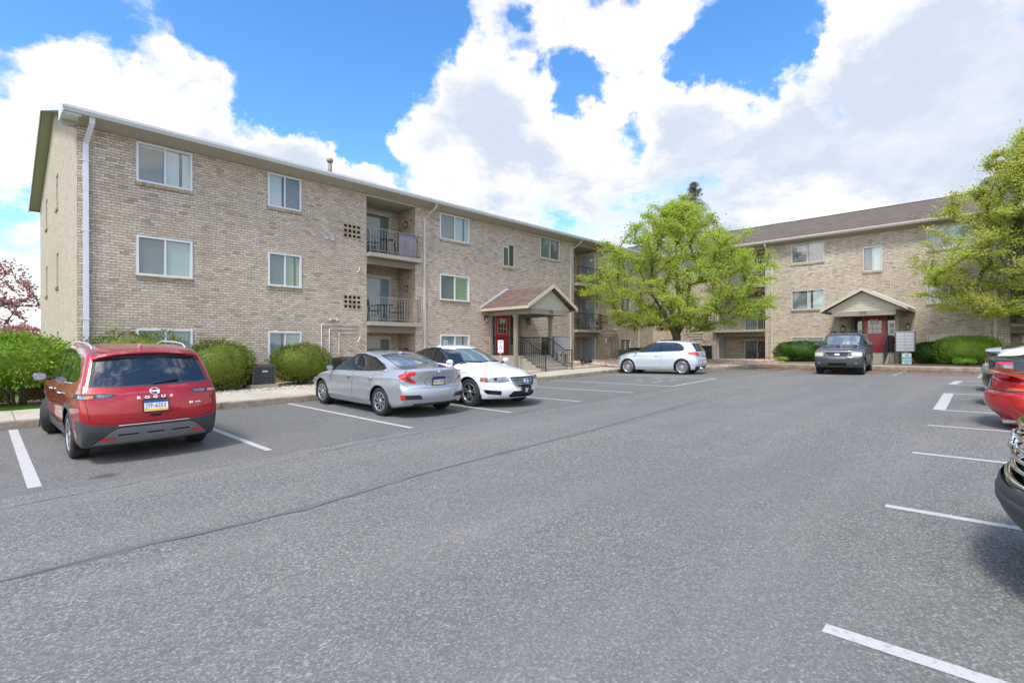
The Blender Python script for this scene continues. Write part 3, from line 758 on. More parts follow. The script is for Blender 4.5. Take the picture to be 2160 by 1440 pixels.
for z, l, r in ((3.74, 'pane_pale', 'pane_screen'), (1.04, 'pane_darkblind', 'pane_teal'), (-1.55, 'pane_darkblind', 'pane_screen')):
    patio(blockA, f1, RA[0][3], RA[0][4], z, l, r, -1.32, split=.3)
for z, l, r in ((3.74, 'pane_dark', 'pane_dark'), (1.04, 'pane_dark', 'pane_screen'), (-1.55, 'pane_dark', 'pane_dark')):
    patio(blockA, f1, RA[1][3], RA[1][4], z, l, r, -1.32)
for z, l, r in ((3.74, 'pane_dark', 'pane_screen'), (1.04, 'pane_teal', 'pane_darkblind'), (-1.55, 'pane_darkblind', 'pane_dark')):
    patio(blockB, f2, RB[0][3], RB[0][4], z, l, r, -1.3, flip=True)
for z in (3.74, 1.04, -1.55): patio(blockB, f2, RB[1][3], RB[1][4], z, 'pane_dark', 'pane_dark', -1.3, flip=True)
# storage doors in the side walls of the recesses
def side_door(root, P0, P1, z0, h, mat='grey_door_paint', wreath=False):
    """P0, P1: plan points of the opening; normal found from the recess centre later"""
    v = Vector((P1[0]-P0[0], P1[1]-P0[1], 0)); L = v.length; v.normalize(); n = Vector((v.y, -v.x, 0))
    def fm(a, d, z): q = Vector((P0[0], P0[1], 0))+v*a+n*d; return (q.x, q.y, z)
    mb = MB()
    for p, q in ((-.06, .0), (L, L+.06)): mb.box((p, .0, z0), (q, .05, z0+h+.06), fm)
    mb.box((0, 0, z0+h), (L, .046, z0+h+.06), fm)
    f = wb(mb, 'storage_door', 'white_vinyl', root)
    g = MB(); g.box((0, -.0, z0), (L, .025, z0+h), fm); g.build('door_panel', mat, f)
    g = MB(); g.cbox((L-.08, .045, z0+.95), (.04, .04, .04), fm); g.build('handle', 'pale_metal', f)
    if wreath:
        g = MB(); r = .13
        g.tube([fm(L/2+cos(t)*r*.8, .05, z0+1.62+sin(t)*r*1.9) for t in [2*pi*i/14 for i in range(15)]], .025, 5, False)
        g.build('door_wreath', 'sign_white', f)
for i, z in enumerate((3.74, 1.04, -1.0)):
    side_door(blockA, (26.18, D1+1.22), (26.18, D1+.22), z, 2.0 if i < 2 else 1.55, wreath=(i == 1))
for i, z in enumerate((3.74, 1.08, -.9)):
    side_door(blockB, (D2+.25, 13.5), (D2+1.0, 13.5), z, 2.0 if i < 2 else 1.5)

# balconies
def balcony(root, fm, a0, a1, z, dep, front_d=.28, ex=.14, n=0, exside=1, light=True, side=-1):
    """z = floor level; slab sits in the recess and sticks out in front of the wall"""
    mb = MB(); e0, e1 = (a0+.0, a1+ex) if exside > 0 else (a0-ex, a1)
    mb.box((a0+.004, -dep+.004, z-.15), (a1-.004, 0, z), fm); mb.box((e0, .002, z-.155), (e1, front_d, z), fm)
    sl = wb(mb, 'balcony', 'slab_concrete', root)
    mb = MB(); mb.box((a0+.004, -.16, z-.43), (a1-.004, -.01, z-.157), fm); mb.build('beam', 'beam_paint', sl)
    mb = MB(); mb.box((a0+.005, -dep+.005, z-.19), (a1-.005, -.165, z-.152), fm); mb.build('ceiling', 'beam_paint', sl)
    mb = MB(); d = front_d-.05; zt = z+.98; zl = z+.10
    p0, p1 = e0+.03, e1-.04
    mb.box((p0, d-.012, zt-.03), (p1, d+.012, zt), fm); mb.box((p0, d-.01, zl-.01), (p1, d+.01, zl+.012), fm)
    k = int((p1-p0)/.125)
    for i in range(k+1):
        a = p0+(p1-p0)*i/k; w = .007 if i % 6 else .013
        mb.box((a-w, d-w, z if i % 6 == 0 else zl), (a+w, d+w, zt-.031), fm)
    for a in ((p1,) if exside > 0 else (p0,)):
        mb.box((a-.012, .01, zt-.03), (a+.012, d-.013, zt-.001), fm); mb.box((a-.01, .01, zl-.01), (a+.01, d-.013, zl+.01), fm)
        mb.box((a-.007, .10, zl+.01), (a+.007, .114, zt-.03), fm); mb.box((a-.013, .008, z), (a+.013, .03, zt-.0), fm)
    r = mb.build('railing', 'rail_paint' if light else 'black_iron', sl)
    return sl
for z in (1.04, 3.74):
    balcony(blockA, f1, R1[0], R1[1], z, 1.32, exside=1)
    balcony(blockA, f1, R1b[0], R1b[1], z, 1.32, exside=1, light=False)
    balcony(blockB, f2, R2[0], R2[1], z+.04, 1.3, exside=1)
    balcony(blockB, f2, R2b[0], R2b[1], z, 1.3, exside=-1, light=False)
# recess ceilings at the top
for root, fm, R in ((blockA, f1, R1), (blockA, f1, R1b), (blockB, f2, R2), (blockB, f2, R2b)):
    mb = MB(); mb.box((R[0]+.003, -R[2]+.003, ZT-.10), (R[1]-.003, -.003, ZT-.02), fm); wb(mb, 'recess_ceiling', 'soffit_paint', root)

# pierced brick vents, lamps, conduits, flood lights
def vent(root, fm, a, z, n=4):
    w, h = .76, .60; mb = MB()
    mb.box((a-w/2, .0, z-h/2), (a+w/2, .016, z+h/2), fm); o = wb(mb, 'brick_vent', 'brick_shade', root)
    g = MB()
    for i in range(n):
        for j in range(3): g.box((a-w/2+.06+i*.18, .012, z-h/2+.07+j*.18), (a-w/2+.06+i*.18+.115, .0185, z-h/2+.07+j*.18+.105), fm)
    g.build('vent_openings', 'dark_hole', o)
for z in (4.46, 1.76, -.94):
    vent(blockA, f1, 9.8, z); vent(blockA, f1, 26.85, z); vent(blockB, f2, 14.12, z+.1)
def wall_lamp(root, fm, a, d, z, s=1.0, ax=0, mat='lamp_glass'):
    mb = MB(); mb.cbox((a, d+.02, z+.06*s), (.07*s, .03, .16*s), fm)
    mb.tube([fm(a, d+.03, z+.12*s), fm(a, d+.09*s, z+.16*s), fm(a, d+.12*s, z+.12*s)], .01, 5)
    mb.add([fm(a+x*.07*s, d+.12*s+y*.07*s, z+.08*s) for x, y in ((-1, -1), (1, -1), (1, 1), (-1, 1))]+[fm(a, d+.12*s, z+.17*s)], [(0, 1, 4), (1, 2, 4), (2, 3, 4), (3, 0, 4), (3, 2, 1, 0)])
    mb.cbox((a, d+.12*s, z-.12*s), (.07*s, .07*s, .03*s), fm)
    for x, y in ((-1, -1), (1, -1), (1, 1), (-1, 1)): mb.box((a+x*.05*s-.005, d+.12*s+y*.05*s-.005, z-.11*s), (a+x*.05*s+.005, d+.12*s+y*.05*s+.005, z+.08*s), fm)
    o = wb(mb, 'wall_lamp', 'lamp_black', root)
    g = MB(); g.box((a-.045*s, d+.075*s, z-.10*s), (a+.045*s, d+.165*s, z+.078*s), fm); g.build('lantern_glass', mat, o)
wall_lamp(blockA, f1, 16.75, 0, 1.35, 1.2); wall_lamp(blockA, f1, 19.75, 0, 1.35, 1.2)
wall_lamp(blockB, f2, 6.45, 0, .95, 1.3); wall_lamp(blockB, f2, 3.62, 0, 1.0, 1.3)
def side1(a, d, z): return (12.72-d, D1+a, z)
for z in (5.3, 2.55, -.15): wall_lamp(blockA, side1, .55, 0, z, .9)
def conduits(root, fm, a, z, s=1, n=3, w=1.45):
    for k in range(n):
        g = MB(); a0 = a+s*(.0+.30*k) if k < 2 else a+s*.68
        g.tube([fm(a0, .03, -1.15), fm(a0, .03, z-.16*k), fm(a+s*w, .03, z-.16*k)], .018, 6); wb(g, 'conduit', 'conduit_paint', root)
conduits(blockA, f1, 8.58, .88); conduits(blockA, f1, 28.35, .86, -1, w=1.35); conduits(blockB, f2, 15.75, .9, -1, w=1.4)
def flood(root, fm, a, z, mat='plastic_grey'):
    g = MB(); g.cbox((a, .02, z), (.10, .03, .10), fm)
    for s in (-1, 1): g.tube([fm(a+s*.03, .03, z), fm(a+s*.13, .12, z-.02), fm(a+s*.15, .20, z-.08)], [.02, .045, .06], 8)
    wb(g, 'flood_light', mat, root)
flood(blockA, f1, 9.0, 1.08); flood(blockA, f1, 27.95, 1.15); flood(blockB, f2, 15.3, 1.35, 'lamp_black')
for a, z in ((8.75, 4.05), (9.0, 4.04)):
    g = MB(); g.cbox((a, .03, z), (.14, .08, .11), f1); wb(g, 'vent_cap', 'pale_metal', blockA)
def camera_box(root, fm, a, z):
    g = MB(); g.tube([fm(a+.08, .02, z+.13), fm(a+.04, .06, z+.05), fm(a-.01, .07, z-.05), fm(a-.09, .08, z-.10)], [.022, .022, .025, .03], 7); wb(g, 'vent_elbow', 'conduit_paint', root)
for z in (5.55, 3.0, .32): camera_box(blockA, f1, 10.05, z)
for z in (3.0, .42): camera_box(blockA, f1, 27.0, z)
camera_box(blockB, f2, 14.3, .55)
g = MB(); g.cbox((5.95, .08, -.55), (.16, .12, .2), f1); g.tube([f1(5.95, .08, -.45), f1(5.95, .08, -.28)], .07, 8); g.tube([f1(5.93, .06, -.65), f1(5.93, .06, -1.15)], .03, 6)
wb(g, 'electric_meter', 'plastic_grey', blockA)

# downspouts with their swan necks
def downspout(root, fm, a, mat, w=.10, dep=.07, zb=-1.2, sgn=1, run=.35):
    mb = MB(); mb.box((a-w/2, .012, zb), (a+w/2, .012+dep, 5.55), fm)
    def seg(p, q):
        mb.add([fm(p[0]-w/2, p[1]-dep/2, p[2]), fm(p[0]+w/2, p[1]-dep/2, p[2]), fm(p[0]+w/2, p[1]+dep/2, p[2]), fm(p[0]-w/2, p[1]+dep/2, p[2]),
                fm(q[0]-w/2, q[1]-dep/2, q[2]), fm(q[0]+w/2, q[1]-dep/2, q[2]), fm(q[0]+w/2, q[1]+dep/2, q[2]), fm(q[0]-w/2, q[1]+dep/2, q[2])],
               [(0, 1, 2, 3), (4, 5, 6, 7), (0, 1, 5, 4), (1, 2, 6, 5), (2, 3, 7, 6), (3, 0, 4, 7)])
    seg((a, .05, 5.55), (a+sgn*run*.9, .46, 6.0)); seg((a+sgn*run*.9, .46, 6.0), (a+sgn*run*.9, .50, 6.16))
    for z in (5.1, 3.2, .8): mb.box((a-w/2-.03, .0, z-.012), (a+w/2+.03, .02+dep, z+.012), fm)
    mb.box((a-w/2-.006, .008, zb), (a+w/2+.006, .024+dep, zb+.3), fm)
    return wb(mb, 'downspout', mat, root)
downspout(blockA, f1, 1.93, 'white_vinyl', .12, .09, -1.27, run=.1)
downspout(blockA, f1, 13.16, 'cream_trim', run=.35, zb=-1.0); downspout(blockA, f1, 23.42, 'cream_trim', run=.45, zb=-.85); downspout(blockA, f1, 31.0, 'cream_trim', run=.3, zb=-.72)
downspout(blockB, f2, 10.1, 'cream_trim', sgn=1, run=.3, zb=-.74); downspout(blockB, f2, .39, 'cream_trim', .12, sgn=-1, run=.3, zb=-.72)

# roofs
def roofs():
    zt = 6.30; o = .55
    # long block
    x0, x1 = 1.42, D2+5.76; ya, yb, yr = D1-o, 31.6, 24.5; zr = 8.58; th = .10
    mb = MB()
    for y, s in ((ya, 1), (yb, -1)):
        mb.add([(x0, y, zt), (x1, y, zt), (x1, yr, zr), (x0, yr, zr), (x0, y, zt-th), (x1, y, zt-th), (x1, yr, zr-th), (x0, yr, zr-th)],
               [(0, 1, 2, 3), (4, 5, 6, 7), (0, 1, 5, 4), (0, 3, 7, 4), (1, 2, 6, 5)])
    r = wb(mb, 'roof', 'shingle_x', blockA)
    mb = MB()   # sloped closed soffit and the fascia behind the gutter
    mb.add([(x0+.02, ya+.02, 6.15), (D2, ya+.02, 6.15), (D2, D1-.004, 6.04), (x0+.02, D1-.004, 6.04)], [(0, 1, 2, 3)])
    mb.add([(x0+.02, ya+.02, 6.15), (D2, ya+.02, 6.15), (D2, ya+.02, 6.20), (x0+.02, ya+.02, 6.20)], [(0, 1, 2, 3)])
    mb.add([(x0+.03, D1+.2, 6.39), (1.755, D1+.2, 6.39), (1.755, yr, 8.44), (x0+.03, yr, 8.44)], [(0, 1, 2, 3)])
    mb.add([(x0+.03, 31.4, 6.21), (1.755, 31.4, 6.21), (1.755, yr, 8.44), (x0+.03, yr, 8.44)], [(0, 1, 2, 3)])
    mb.build('soffit', 'soffit_paint', r)
    mb = MB()   # gutter, K style with a rolled lip
    prof = [(0, 6.155), (-.075, 6.155), (-.095, 6.20), (-.12, 6.235), (-.12, 6.30), (-.105, 6.30), (-.105, 6.24), (0, 6.20)]
    pts = [[(x, ya+.015+p, z) for p, z in prof] for x in (x0+.02, D2-.45)]
    n = len(prof); mb.add(pts[0]+pts[1], [(i, (i+1) % n, n+(i+1) % n, n+i) for i in range(n)]+[tuple(range(n)), tuple(range(2*n-1, n-1, -1))])
    mb.build('gutter', 'gutter_metal', r)
    mb = MB()   # rake boards and the boxed eave end
    for (y, z), (y2, z2) in (((ya-.02, zt+.0), (yr, zr+.0)), ((yb, zt), (yr, zr))):
        mb.add([(x0-.02, y, z+.02), (x0-.02, y2, z2+.02), (x0-.02, y2, z2-.17), (x0-.02, y, z-.17), (x0+.012, y, z+.02), (x0+.012, y2, z2+.02), (x0+.012, y2, z2-.17), (x0+.012, y, z-.17)],
               [(0, 1, 2, 3), (4, 5, 6, 7), (0, 1, 5, 4), (2, 3, 7, 6), (0, 3, 7, 4), (1, 2, 6, 5)])
    mb.box((x0+.02, ya+.05, 6.075), (1.752, D1+.25, 6.115)); mb.box((x0-.0, ya+.015, 6.10), (1.80, ya+.045, 6.28)); mb.prism([(ya, 6.10), (D1+.28, 6.10), (D1+.28, 6.60), (ya, 6.29)], x0-.016, x0+.02, lambda u, v, d: (d, u, v)); mb.box((x0+.02, D1+.25, 6.02), (1.752, D1+.28, 6.45))
    mb.build('rake_board', 'white_vinyl', r)
    # side block
    xa, xb, xr = D2-.5, D2+12, 38.7; y0, y1 = -14.4, 24.0
    mb = MB()
    for x in (xa, xb):
        mb.add([(x, y0, zt), (x, y1, zt), (xr, y1, zr), (xr, y0, zr), (x, y0, zt-th), (x, y1, zt-th), (xr, y1, zr-th), (xr, y0, zr-th)],
               [(0, 1, 2, 3), (4, 5, 6, 7), (0, 1, 5, 4), (0, 3, 7, 4)])
    r = wb(mb, 'roof', 'shingle_y', blockB)
    mb = MB(); mb.tube([(xr, y0, zr+.01), (xr, y1-.5, zr+.01)], .06, 4, smooth=False); mb.build('ridge_cap', 'shingle_y', r)
    mb = MB()
    mb.add([(xa+.02, y0, 6.15), (xa+.02, D1-.5, 6.15), (D2-.004, D1-.5, 6.04), (D2-.004, y0, 6.04)], [(0, 1, 2, 3)])
    mb.add([(xa+.02, y0, 6.15), (xa+.02, D1-.5, 6.15), (xa+.02, D1-.5, 6.2), (xa+.02, y0, 6.2)], [(0, 1, 2, 3)])
    mb.build('soffit', 'soffit_paint', r)
    mb = MB(); pts = [[(xa+.015+p, y, z) for p, z in prof] for y in (y0, D1-.55)]
    mb.add(pts[0]+pts[1], [(i, (i+1) % n, n+(i+1) % n, n+i) for i in range(n)]+[tuple(range(n)), tuple(range(2*n-1, n-1, -1))])
    mb.build('gutter', 'cream_trim', r)
roofs()
g = MB(); g.tube([(9.42, 19.0, 6.6), (9.42, 19.0, 7.28)], .075, 10); g.tube([(9.42, 19.0, 7.24), (9.42, 19.0, 7.27), (9.42, 19.0, 7.36), (9.42, 19.0, 7.40)], [.08, .12, .12, .09], 10)
wb(g, 'roof_vent_pipe', 'olive_trim', blockA)

# entrance: recessed surround with sidelights, the red door and its numbers
def entrance(root, fm, c, num, zf, flip, shingle, fr_d):
    s = -1 if flip else 1           # +a is to the right in the picture for the long block, to the left for the side block
    ac = lambda x: c+s*x
    def bx(mb, a0, a1, d0, d1, z0, z1): mb.box((min(ac(a0), ac(a1)), d0, z0), (max(ac(a0), ac(a1)), d1, z1), fm)
    mb = MB()
    for a0, a1 in ((-1.019, -.92), (-.56, -.47), (.47, .56), (.92, 1.019)): bx(mb, a0, a1, -.418, -.30, -.415, 1.69)
    bx(mb, -.92, .92, -.418, -.315, 1.62, 1.69)
    for a0, a1 in ((-.92, -.56), (.56, .92)): bx(mb, a0, a1, -.418, -.35, -.415, .15)
    bx(mb, -1.017, -.985, -.30, -.004, -.415, 1.69); bx(mb, .985, 1.017, -.30, -.004, -.415, 1.69)
    bx(mb, -1.12, -1.0, -.0, .03, -.40, 1.72); bx(mb, 1.0, 1.12, .0, .03, -.40, 1.72)
    sr = wb(mb, 'entrance_surround', 'olive_trim', root)
    for a0, a1 in ((-.92, -.56), (.56, .92)):
        g = MB(); bx(g, a0, a1, -.40, -.385, .15, 1.62); g.build('sidelight', 'pane_dark', sr)
    g = MB(); bx(g, -.466, .466, -.40, -.345, zf, 1.62)
    dr = wb(g, 'door', 'red_door_paint', root)
    g = MB()
    for z0, z1 in ((zf+.12, zf+.72),):
        for a0, a1 in ((-.36, -.05), (.05, .36)): bx(g, a0, a1, -.345, -.337, z0, z1); bx(g, a0+.04, a1-.04, -.337, -.331, z0+.04, z1-.04)
    g.build('door_panels', 'red_door_paint', dr)
    g = MB(); bx(g, -.30, .30, -.345, -.341, .72, 1.46); g.build('door_glass', 'pane_dark', dr)
    g = MB()
    for a0, a1 in ((-.33, -.30), (.30, .33), (-.11, -.09), (.09, .11)): bx(g, a0, a1, -.345, -.328, .69, 1.49)
    for z0 in (.69, .945, 1.215, 1.46): bx(g, -.33, .33, -.345, -.326, z0, z0+.025)
    g.build('muntins', 'cream_trim', dr)
    g = MB(); g.tube([fm(ac(.40), -.345, .55), fm(ac(.40), -.28, .55)], .03, 8); g.build('handle', 'pale_metal', dr)
    right = Vector(fm(ac(1), 0, 0))-Vector(fm(ac(0), 0, 0))
    text_mesh('door_number', num, .235, 'white_paint_letters', dr, frame_mat(fm(ac(0), -.322, 1.345), right, (0, 0, 1)), .003, .014, 1.05, 1.12)
    # portico
    mb = MB(); W = 1.33; FD = 2.85
    for a0, a1 in ((-W, -W+.14), (W-.14, W)): bx(mb, a0, a1, .002, FD, 1.52, 1.76)
    bx(mb, -W+.14, W-.14, FD-.14, FD-.002, 1.52, 1.757)
    pb = wb(mb, 'portico', 'olive_trim', root)
    mb = MB(); bx(mb, -W+.14, W-.14, .004, FD-.145, 1.70, 1.74); mb.build('ceiling', 'soffit_paint', pb)
    for a in (-1, 1):
        g = MB(); x = a*(W-.09)
        bx(g, x-.075, x+.075, 1.72, 1.87, -1.05, 1.518); bx(g, x-.10, x+.10, 1.69, 1.90, 1.40, 1.515); bx(g, x-.10, x+.10, 1.69, 1.90, -1.06, -.80)
        g.build('post', 'olive_trim', pb)
    ez, az, hw = 1.86, 2.86, 1.76
    g = MB()   # lapped gable siding
    n = 8; z0 = 1.762
    for k in range(n):
        za = z0+(az-.16-z0)*k/n; zb_ = z0+(az-.16-z0)*(k+1)/n
        wa = max(.0, (az-.10-za)/(az-ez)*hw*.93); wb_ = max(.0, (az-.10-zb_)/(az-ez)*hw*.93)
        wa = min(wa, 1.62)
        g.add([fm(ac(-wa), FD-.10+.022, za), fm(ac(wa), FD-.10+.022, za), fm(ac(wb_), FD-.10, zb_), fm(ac(-wb_), FD-.10, zb_),
               fm(ac(-wa), FD-.13, za), fm(ac(wa), FD-.13, za), fm(ac(wb_), FD-.13, zb_), fm(ac(-wb_), FD-.13, zb_)], [(0, 1, 2, 3), (4, 5, 6, 7), (0, 1, 5, 4), (1, 2, 6, 5), (3, 0, 4, 7)])
    g.build('gable_siding', 'beige_trim', pb)
    g = MB(); th = .06
    for sg in (-1, 1):
        g.add([fm(ac(sg*hw), .0, ez), fm(ac(sg*hw), FD+.2, ez), fm(ac(0), FD+.2, az), fm(ac(0), 0, az)]+[fm(ac(sg*hw), .0, ez-th), fm(ac(sg*hw), FD+.2, ez-th), fm(ac(0), FD+.2, az-th), fm(ac(0), 0, az-th)],
              [(0, 1, 2, 3), (4, 5, 6, 7), (0, 1, 5, 4), (1, 2, 6, 5)])
    g.build('roof', shingle, pb)
    g = MB()
    for sg in (-1, 1):
        for d0, d1 in ((FD+.20, FD+.235),):
            g.add([fm(ac(sg*(hw+.03)), d, z) for d in (d0, d1) for z in (ez+.03, ez-.13)]+[fm(ac(0), d, z) for d in (d0, d1) for z in (az+.045, az-.115)],
                  [(0, 1, 5, 4), (2, 3, 7, 6), (0, 2, 6, 4), (1, 3, 7, 5), (0, 1, 3, 2)])
        bx(g, sg*(hw-.0)-.02, sg*(hw-.0)+.02, .0, FD+.199, ez-.14, ez-.015)
        g.add([fm(ac(sg*hw), .0, ez-.06), fm(ac(sg*hw), FD+.19, ez-.06), fm(ac(sg*1.3), FD+.19, 1.765), fm(ac(sg*1.3), 0, 1.765)], [(0, 1, 2, 3)])
    g.build('fascia', 'beige_trim', pb)
    g = MB()
    for sg in (-1, 1):   # flashing where the little roof meets the wall
        g.add([fm(ac(sg*(hw+.02)), .0, ez+.02), fm(ac(sg*(hw+.02)), .025, ez+.02), fm(ac(0), .025, az+.02), fm(ac(0), .0, az+.02), fm(ac(sg*(hw+.02)), .0, ez+.10), fm(ac(sg*(hw+.02)), .025, ez+.10), fm(ac(0), .025, az+.11), fm(ac(0), 0, az+.11)],
              [(0, 1, 2, 3), (4, 5, 6, 7), (1, 2, 6, 5), (0, 1, 5, 4)])
    g.build('flashing', 'white_vinyl', pb)
    text_mesh('address_number', num, .20, 'dark_letters', pb, frame_mat(fm(ac(.02), FD+.004, 1.64), right, (0, 0, 1)), .006, .008)
    # steps and platform
    g = MB(); bx(g, -1.15, 1.15, .002, 1.95, -1.4, zf)
    n = 4 if not flip else 3; zg = fr_d
    for k in range(n):
        h = zf+(zg-zf)*(k+1)/(n+1)
        bx(g, -.98, .98, 1.95+.28*k+.001, 1.95+.28*(k+1), -1.4, h)
        bx(g, -.985, .985, 1.95+.28*(k+1)-.03, 1.95+.28*(k+1)+.012, h-.035, h+.003)
    bx(g, -1.155, 1.155, 1.93, 1.965, zf-.04, zf+.004)
    wb(g, 'entrance_steps', 'slab_concrete', root)
    return ac, bx
acA, bxA = entrance(blockA, f1, 18.24, '760', -.38, False, 'shingle_red', -1.07)
acB, bxB = entrance(blockB, f2, 5.1, '770', -.33, True, 'shingle_x', -.87)
for z in (1.0, .70):
    g = MB(); bxB(g, .66, .83, -.383, -.37, z, z+.24); o = wb(g, 'notice_sheet', 'sign_white', blockB)
    g = MB()
    for i in range(4): bxB(g, .69, .80, -.3699, -.367, z+.05+i*.045, z+.065+i*.045)
    g.build('notice_print', 'plastic_grey', o)

# iron handrails of the steps
def handrail(fm, ac, x, pts, label, group):
    """pts: (distance from wall, foot z)"""
    base = fm(ac(x), pts[-1][0], pts[-1][1]); root = empty('handrail', base, 0, label, 'handrail', group)
    g = MB(); H = .88
    top = [fm(ac(x), d, z+H) for d, z in pts]; bot = [fm(ac(x), d, z+.10) for d, z in pts]
    g.tube(top, .022, 6, smooth=False); o = wb(g, 'top_rail', 'black_iron', root)
    g = MB(); g.tube(bot, .016, 6, smooth=False); wb(g, 'bottom_rail', 'black_iron', root)
    g = MB()
    def zat(d):
        for (p, a), (q, b) in zip(pts, pts[1:]):
            if p <= d <= q: return a+(b-a)*(d-p)/(q-p)
        return pts[-1][1]
    d = pts[0][0]
    while d < pts[-1][0]:
        z = zat(d); g.tube([fm(ac(x), d, z+.10), fm(ac(x), d, z+H)], .009, 4, False, False); d += .115
    wb(g, 'balusters', 'black_iron', root)
    for d in (pts[0][0], pts[1][0], pts[-1][0]):
        g = MB(); z = zat(d); g.tube([fm(ac(x), d, z-.08), fm(ac(x), d, z+H)], .024, 6, smooth=False); wb(g, 'post', 'black_iron', root)
handrail(f1, acA, -.95, [(.1, -.38), (1.9, -.38), (2.95, -1.0), (3.35, -1.0)], 'black iron handrail on the left side of the door 760 steps, behind the post', 'handrails at the 760 steps')
handrail(f1, acA, .95, [(.1, -.38), (1.9, -.38), (2.95, -1.0), (3.35, -1.0)], 'black iron handrail on the right side of the door 760 steps, next to the mailboxes', 'handrails at the 760 steps')
handrail(f2, acB, .88, [(.3, -.33), (1.7, -.33), (2.6, -.80), (3.0, -.83)], 'black iron handrail beside the steps of red door 770', 'handrails at the 770 steps')
for root, fm, R in ((blockA, f1, R1), (blockA, f1, R1b), (blockB, f2, R2), (blockB, f2, R2b)):
    z = base_z(R[0]) if fm is f1 else -.745
    mb = MB(); mb.box((R[0]+.003, -R[2]+.003, z-.3), (R[1]-.003, .02, z-.005), fm); wb(mb, 'patio_slab', 'slab_concrete', root)
# ------------------------------------------------------------------ things that stand about
def ac_unit(loc, w, h, label, mat='ac_dark', rz=0):
    r = empty('air_conditioner', loc, rz, label, 'air conditioner', 'outdoor air conditioners by the walls')
    g = MB(); g.box((-w/2-.05, -w/2-.05, -.12), (w/2+.05, w/2+.05, .04)); g.build('base_pad', 'slab_concrete', r)
    g = MB(); g.box((-w/2+.02, -w/2+.02, .042), (w/2-.02, w/2-.02, h-.06)); b = g.build('cabinet', 'lamp_black', r)
    g = MB()
    for sx in (-1, 1):
        for sy in (-1, 1): g.cbox((sx*(w/2-.02), sy*(w/2-.02), h/2+.01), (.045, .045, h-.09))
    k = 11
    for i in range(k):
        z = .08+(h-.18)*i/(k-1)
        for s in (-1, 1):
            g.cbox((0, s*(w/2-.008), z), (w-.05, .014, .018)); g.cbox((s*(w/2-.008), 0, z), (.014, w-.05, .018))
    for i in range(1, 5):
        for s in (-1, 1): g.cbox((-w/2+w*i/5, s*(w/2-.004), h/2), (.012, .012, h-.12))
    g.build('louvres', mat, r)
    g = MB(); g.box((-w/2-.005, -w/2-.005, h-.06), (w/2+.005, w/2+.005, h)); tp = g.build('top_cover', mat, r)
    g = MB(); g.lathe([(w*.40, .003), (w*.40, .012), (w*.36, .012)], 20, Matrix.Translation((0, 0, h-.0))@Matrix.Rotation(pi/2, 4, 'X'))
    for i in range(4): g.lathe([(w*.09*(i+1)-.006, .012), (w*.09*(i+1)+.006, .018)], 18, Matrix.Translation((0, 0, h))@Matrix.Rotation(pi/2, 4, 'X'))
    g.build('fan_guard', 'lamp_black', tp)
    g = MB(); g.cbox((.02, -w/2-.012, h*.72), (.16, .006, .05)); g.build('badge_plate', 'pale_metal', b)
    return r
ac_unit((5.92, 16.55, T(5.92, 16.5)+.06), .68, .60, 'dark slatted air conditioner on the gravel between two round hedges')
ac_unit((9.05, 16.9, T(9.05, 16.9)+.06), .85, .74, 'dark air conditioner behind the roof of the silver sedan')
ac_unit((26.6, 16.3, T(26.6, 16.3)+.05), .7, .62, 'grey air conditioner by the wall, left of the black one near the hatchback', 'ac_grey')
ac_unit((27.5, 15.9, T(27.5, 15.9)+.05), .95, .72, 'black air conditioner just left of the hatchback bonnet')
ac_unit((31.5, 13.75, T(31.5, 13.75)+.02), .8, .85, 'dark air conditioner behind the tail of the hatchback')

def mailbox(loc, rz, w, h, cols, rows, label, legs=1, foot=.5):
    r = empty('mailbox_cluster', loc, rz, label, 'mailboxes')
    g = MB(); g.box((-w/2, -.02, foot), (w/2, .36, foot+h)); b = g.build('cabinet', 'ac_grey', r)
    g = MB(); g.box((-w/2-.02, -.045, foot+h), (w/2+.02, .38, foot+h+.03)); g.build('lid', 'pale_metal', b)
    for i in range(cols):
        for j in range(rows):
            x0 = -w/2+.02+(w-.04)*i/cols; x1 = x0+(w-.04)/cols-.014; z0 = foot+.02+(h-.04)*j/rows; z1 = z0+(h-.04)/rows-.014
            g = MB(); g.box((x0, -.034, z0), (x1, -.021, z1)); g.box((x0+.02, -.037, z1-.03), (x1-.02, -.034, z1-.018))
            g.box(((x0+x1)/2-.01, -.040, z0+.02), ((x0+x1)/2+.01, -.034, z0+.04)); g.build('mailbox_door', 'pale_metal', b)
    for k in range(legs):
        x = 0 if legs == 1 else -w/2+.15+(w-.3)*k/(legs-1)
        g = MB(); g.cbox((x, .15, foot/2-.1), (.10, .10, foot+.198)); g.build('pedestal', 'post_metal', r)
    return r
mailbox((21.05, 16.75, -.95), 0, 1.35, .92, 2, 7, 'wide grey mailbox cabinet right of the door 760 steps', 2, .58)
mailbox((30.3, 3.45, -.86), -pi/2, .72, .93, 2, 6, 'grey mailbox cabinet on a pedestal right of the portico of door 770', 1, .62)

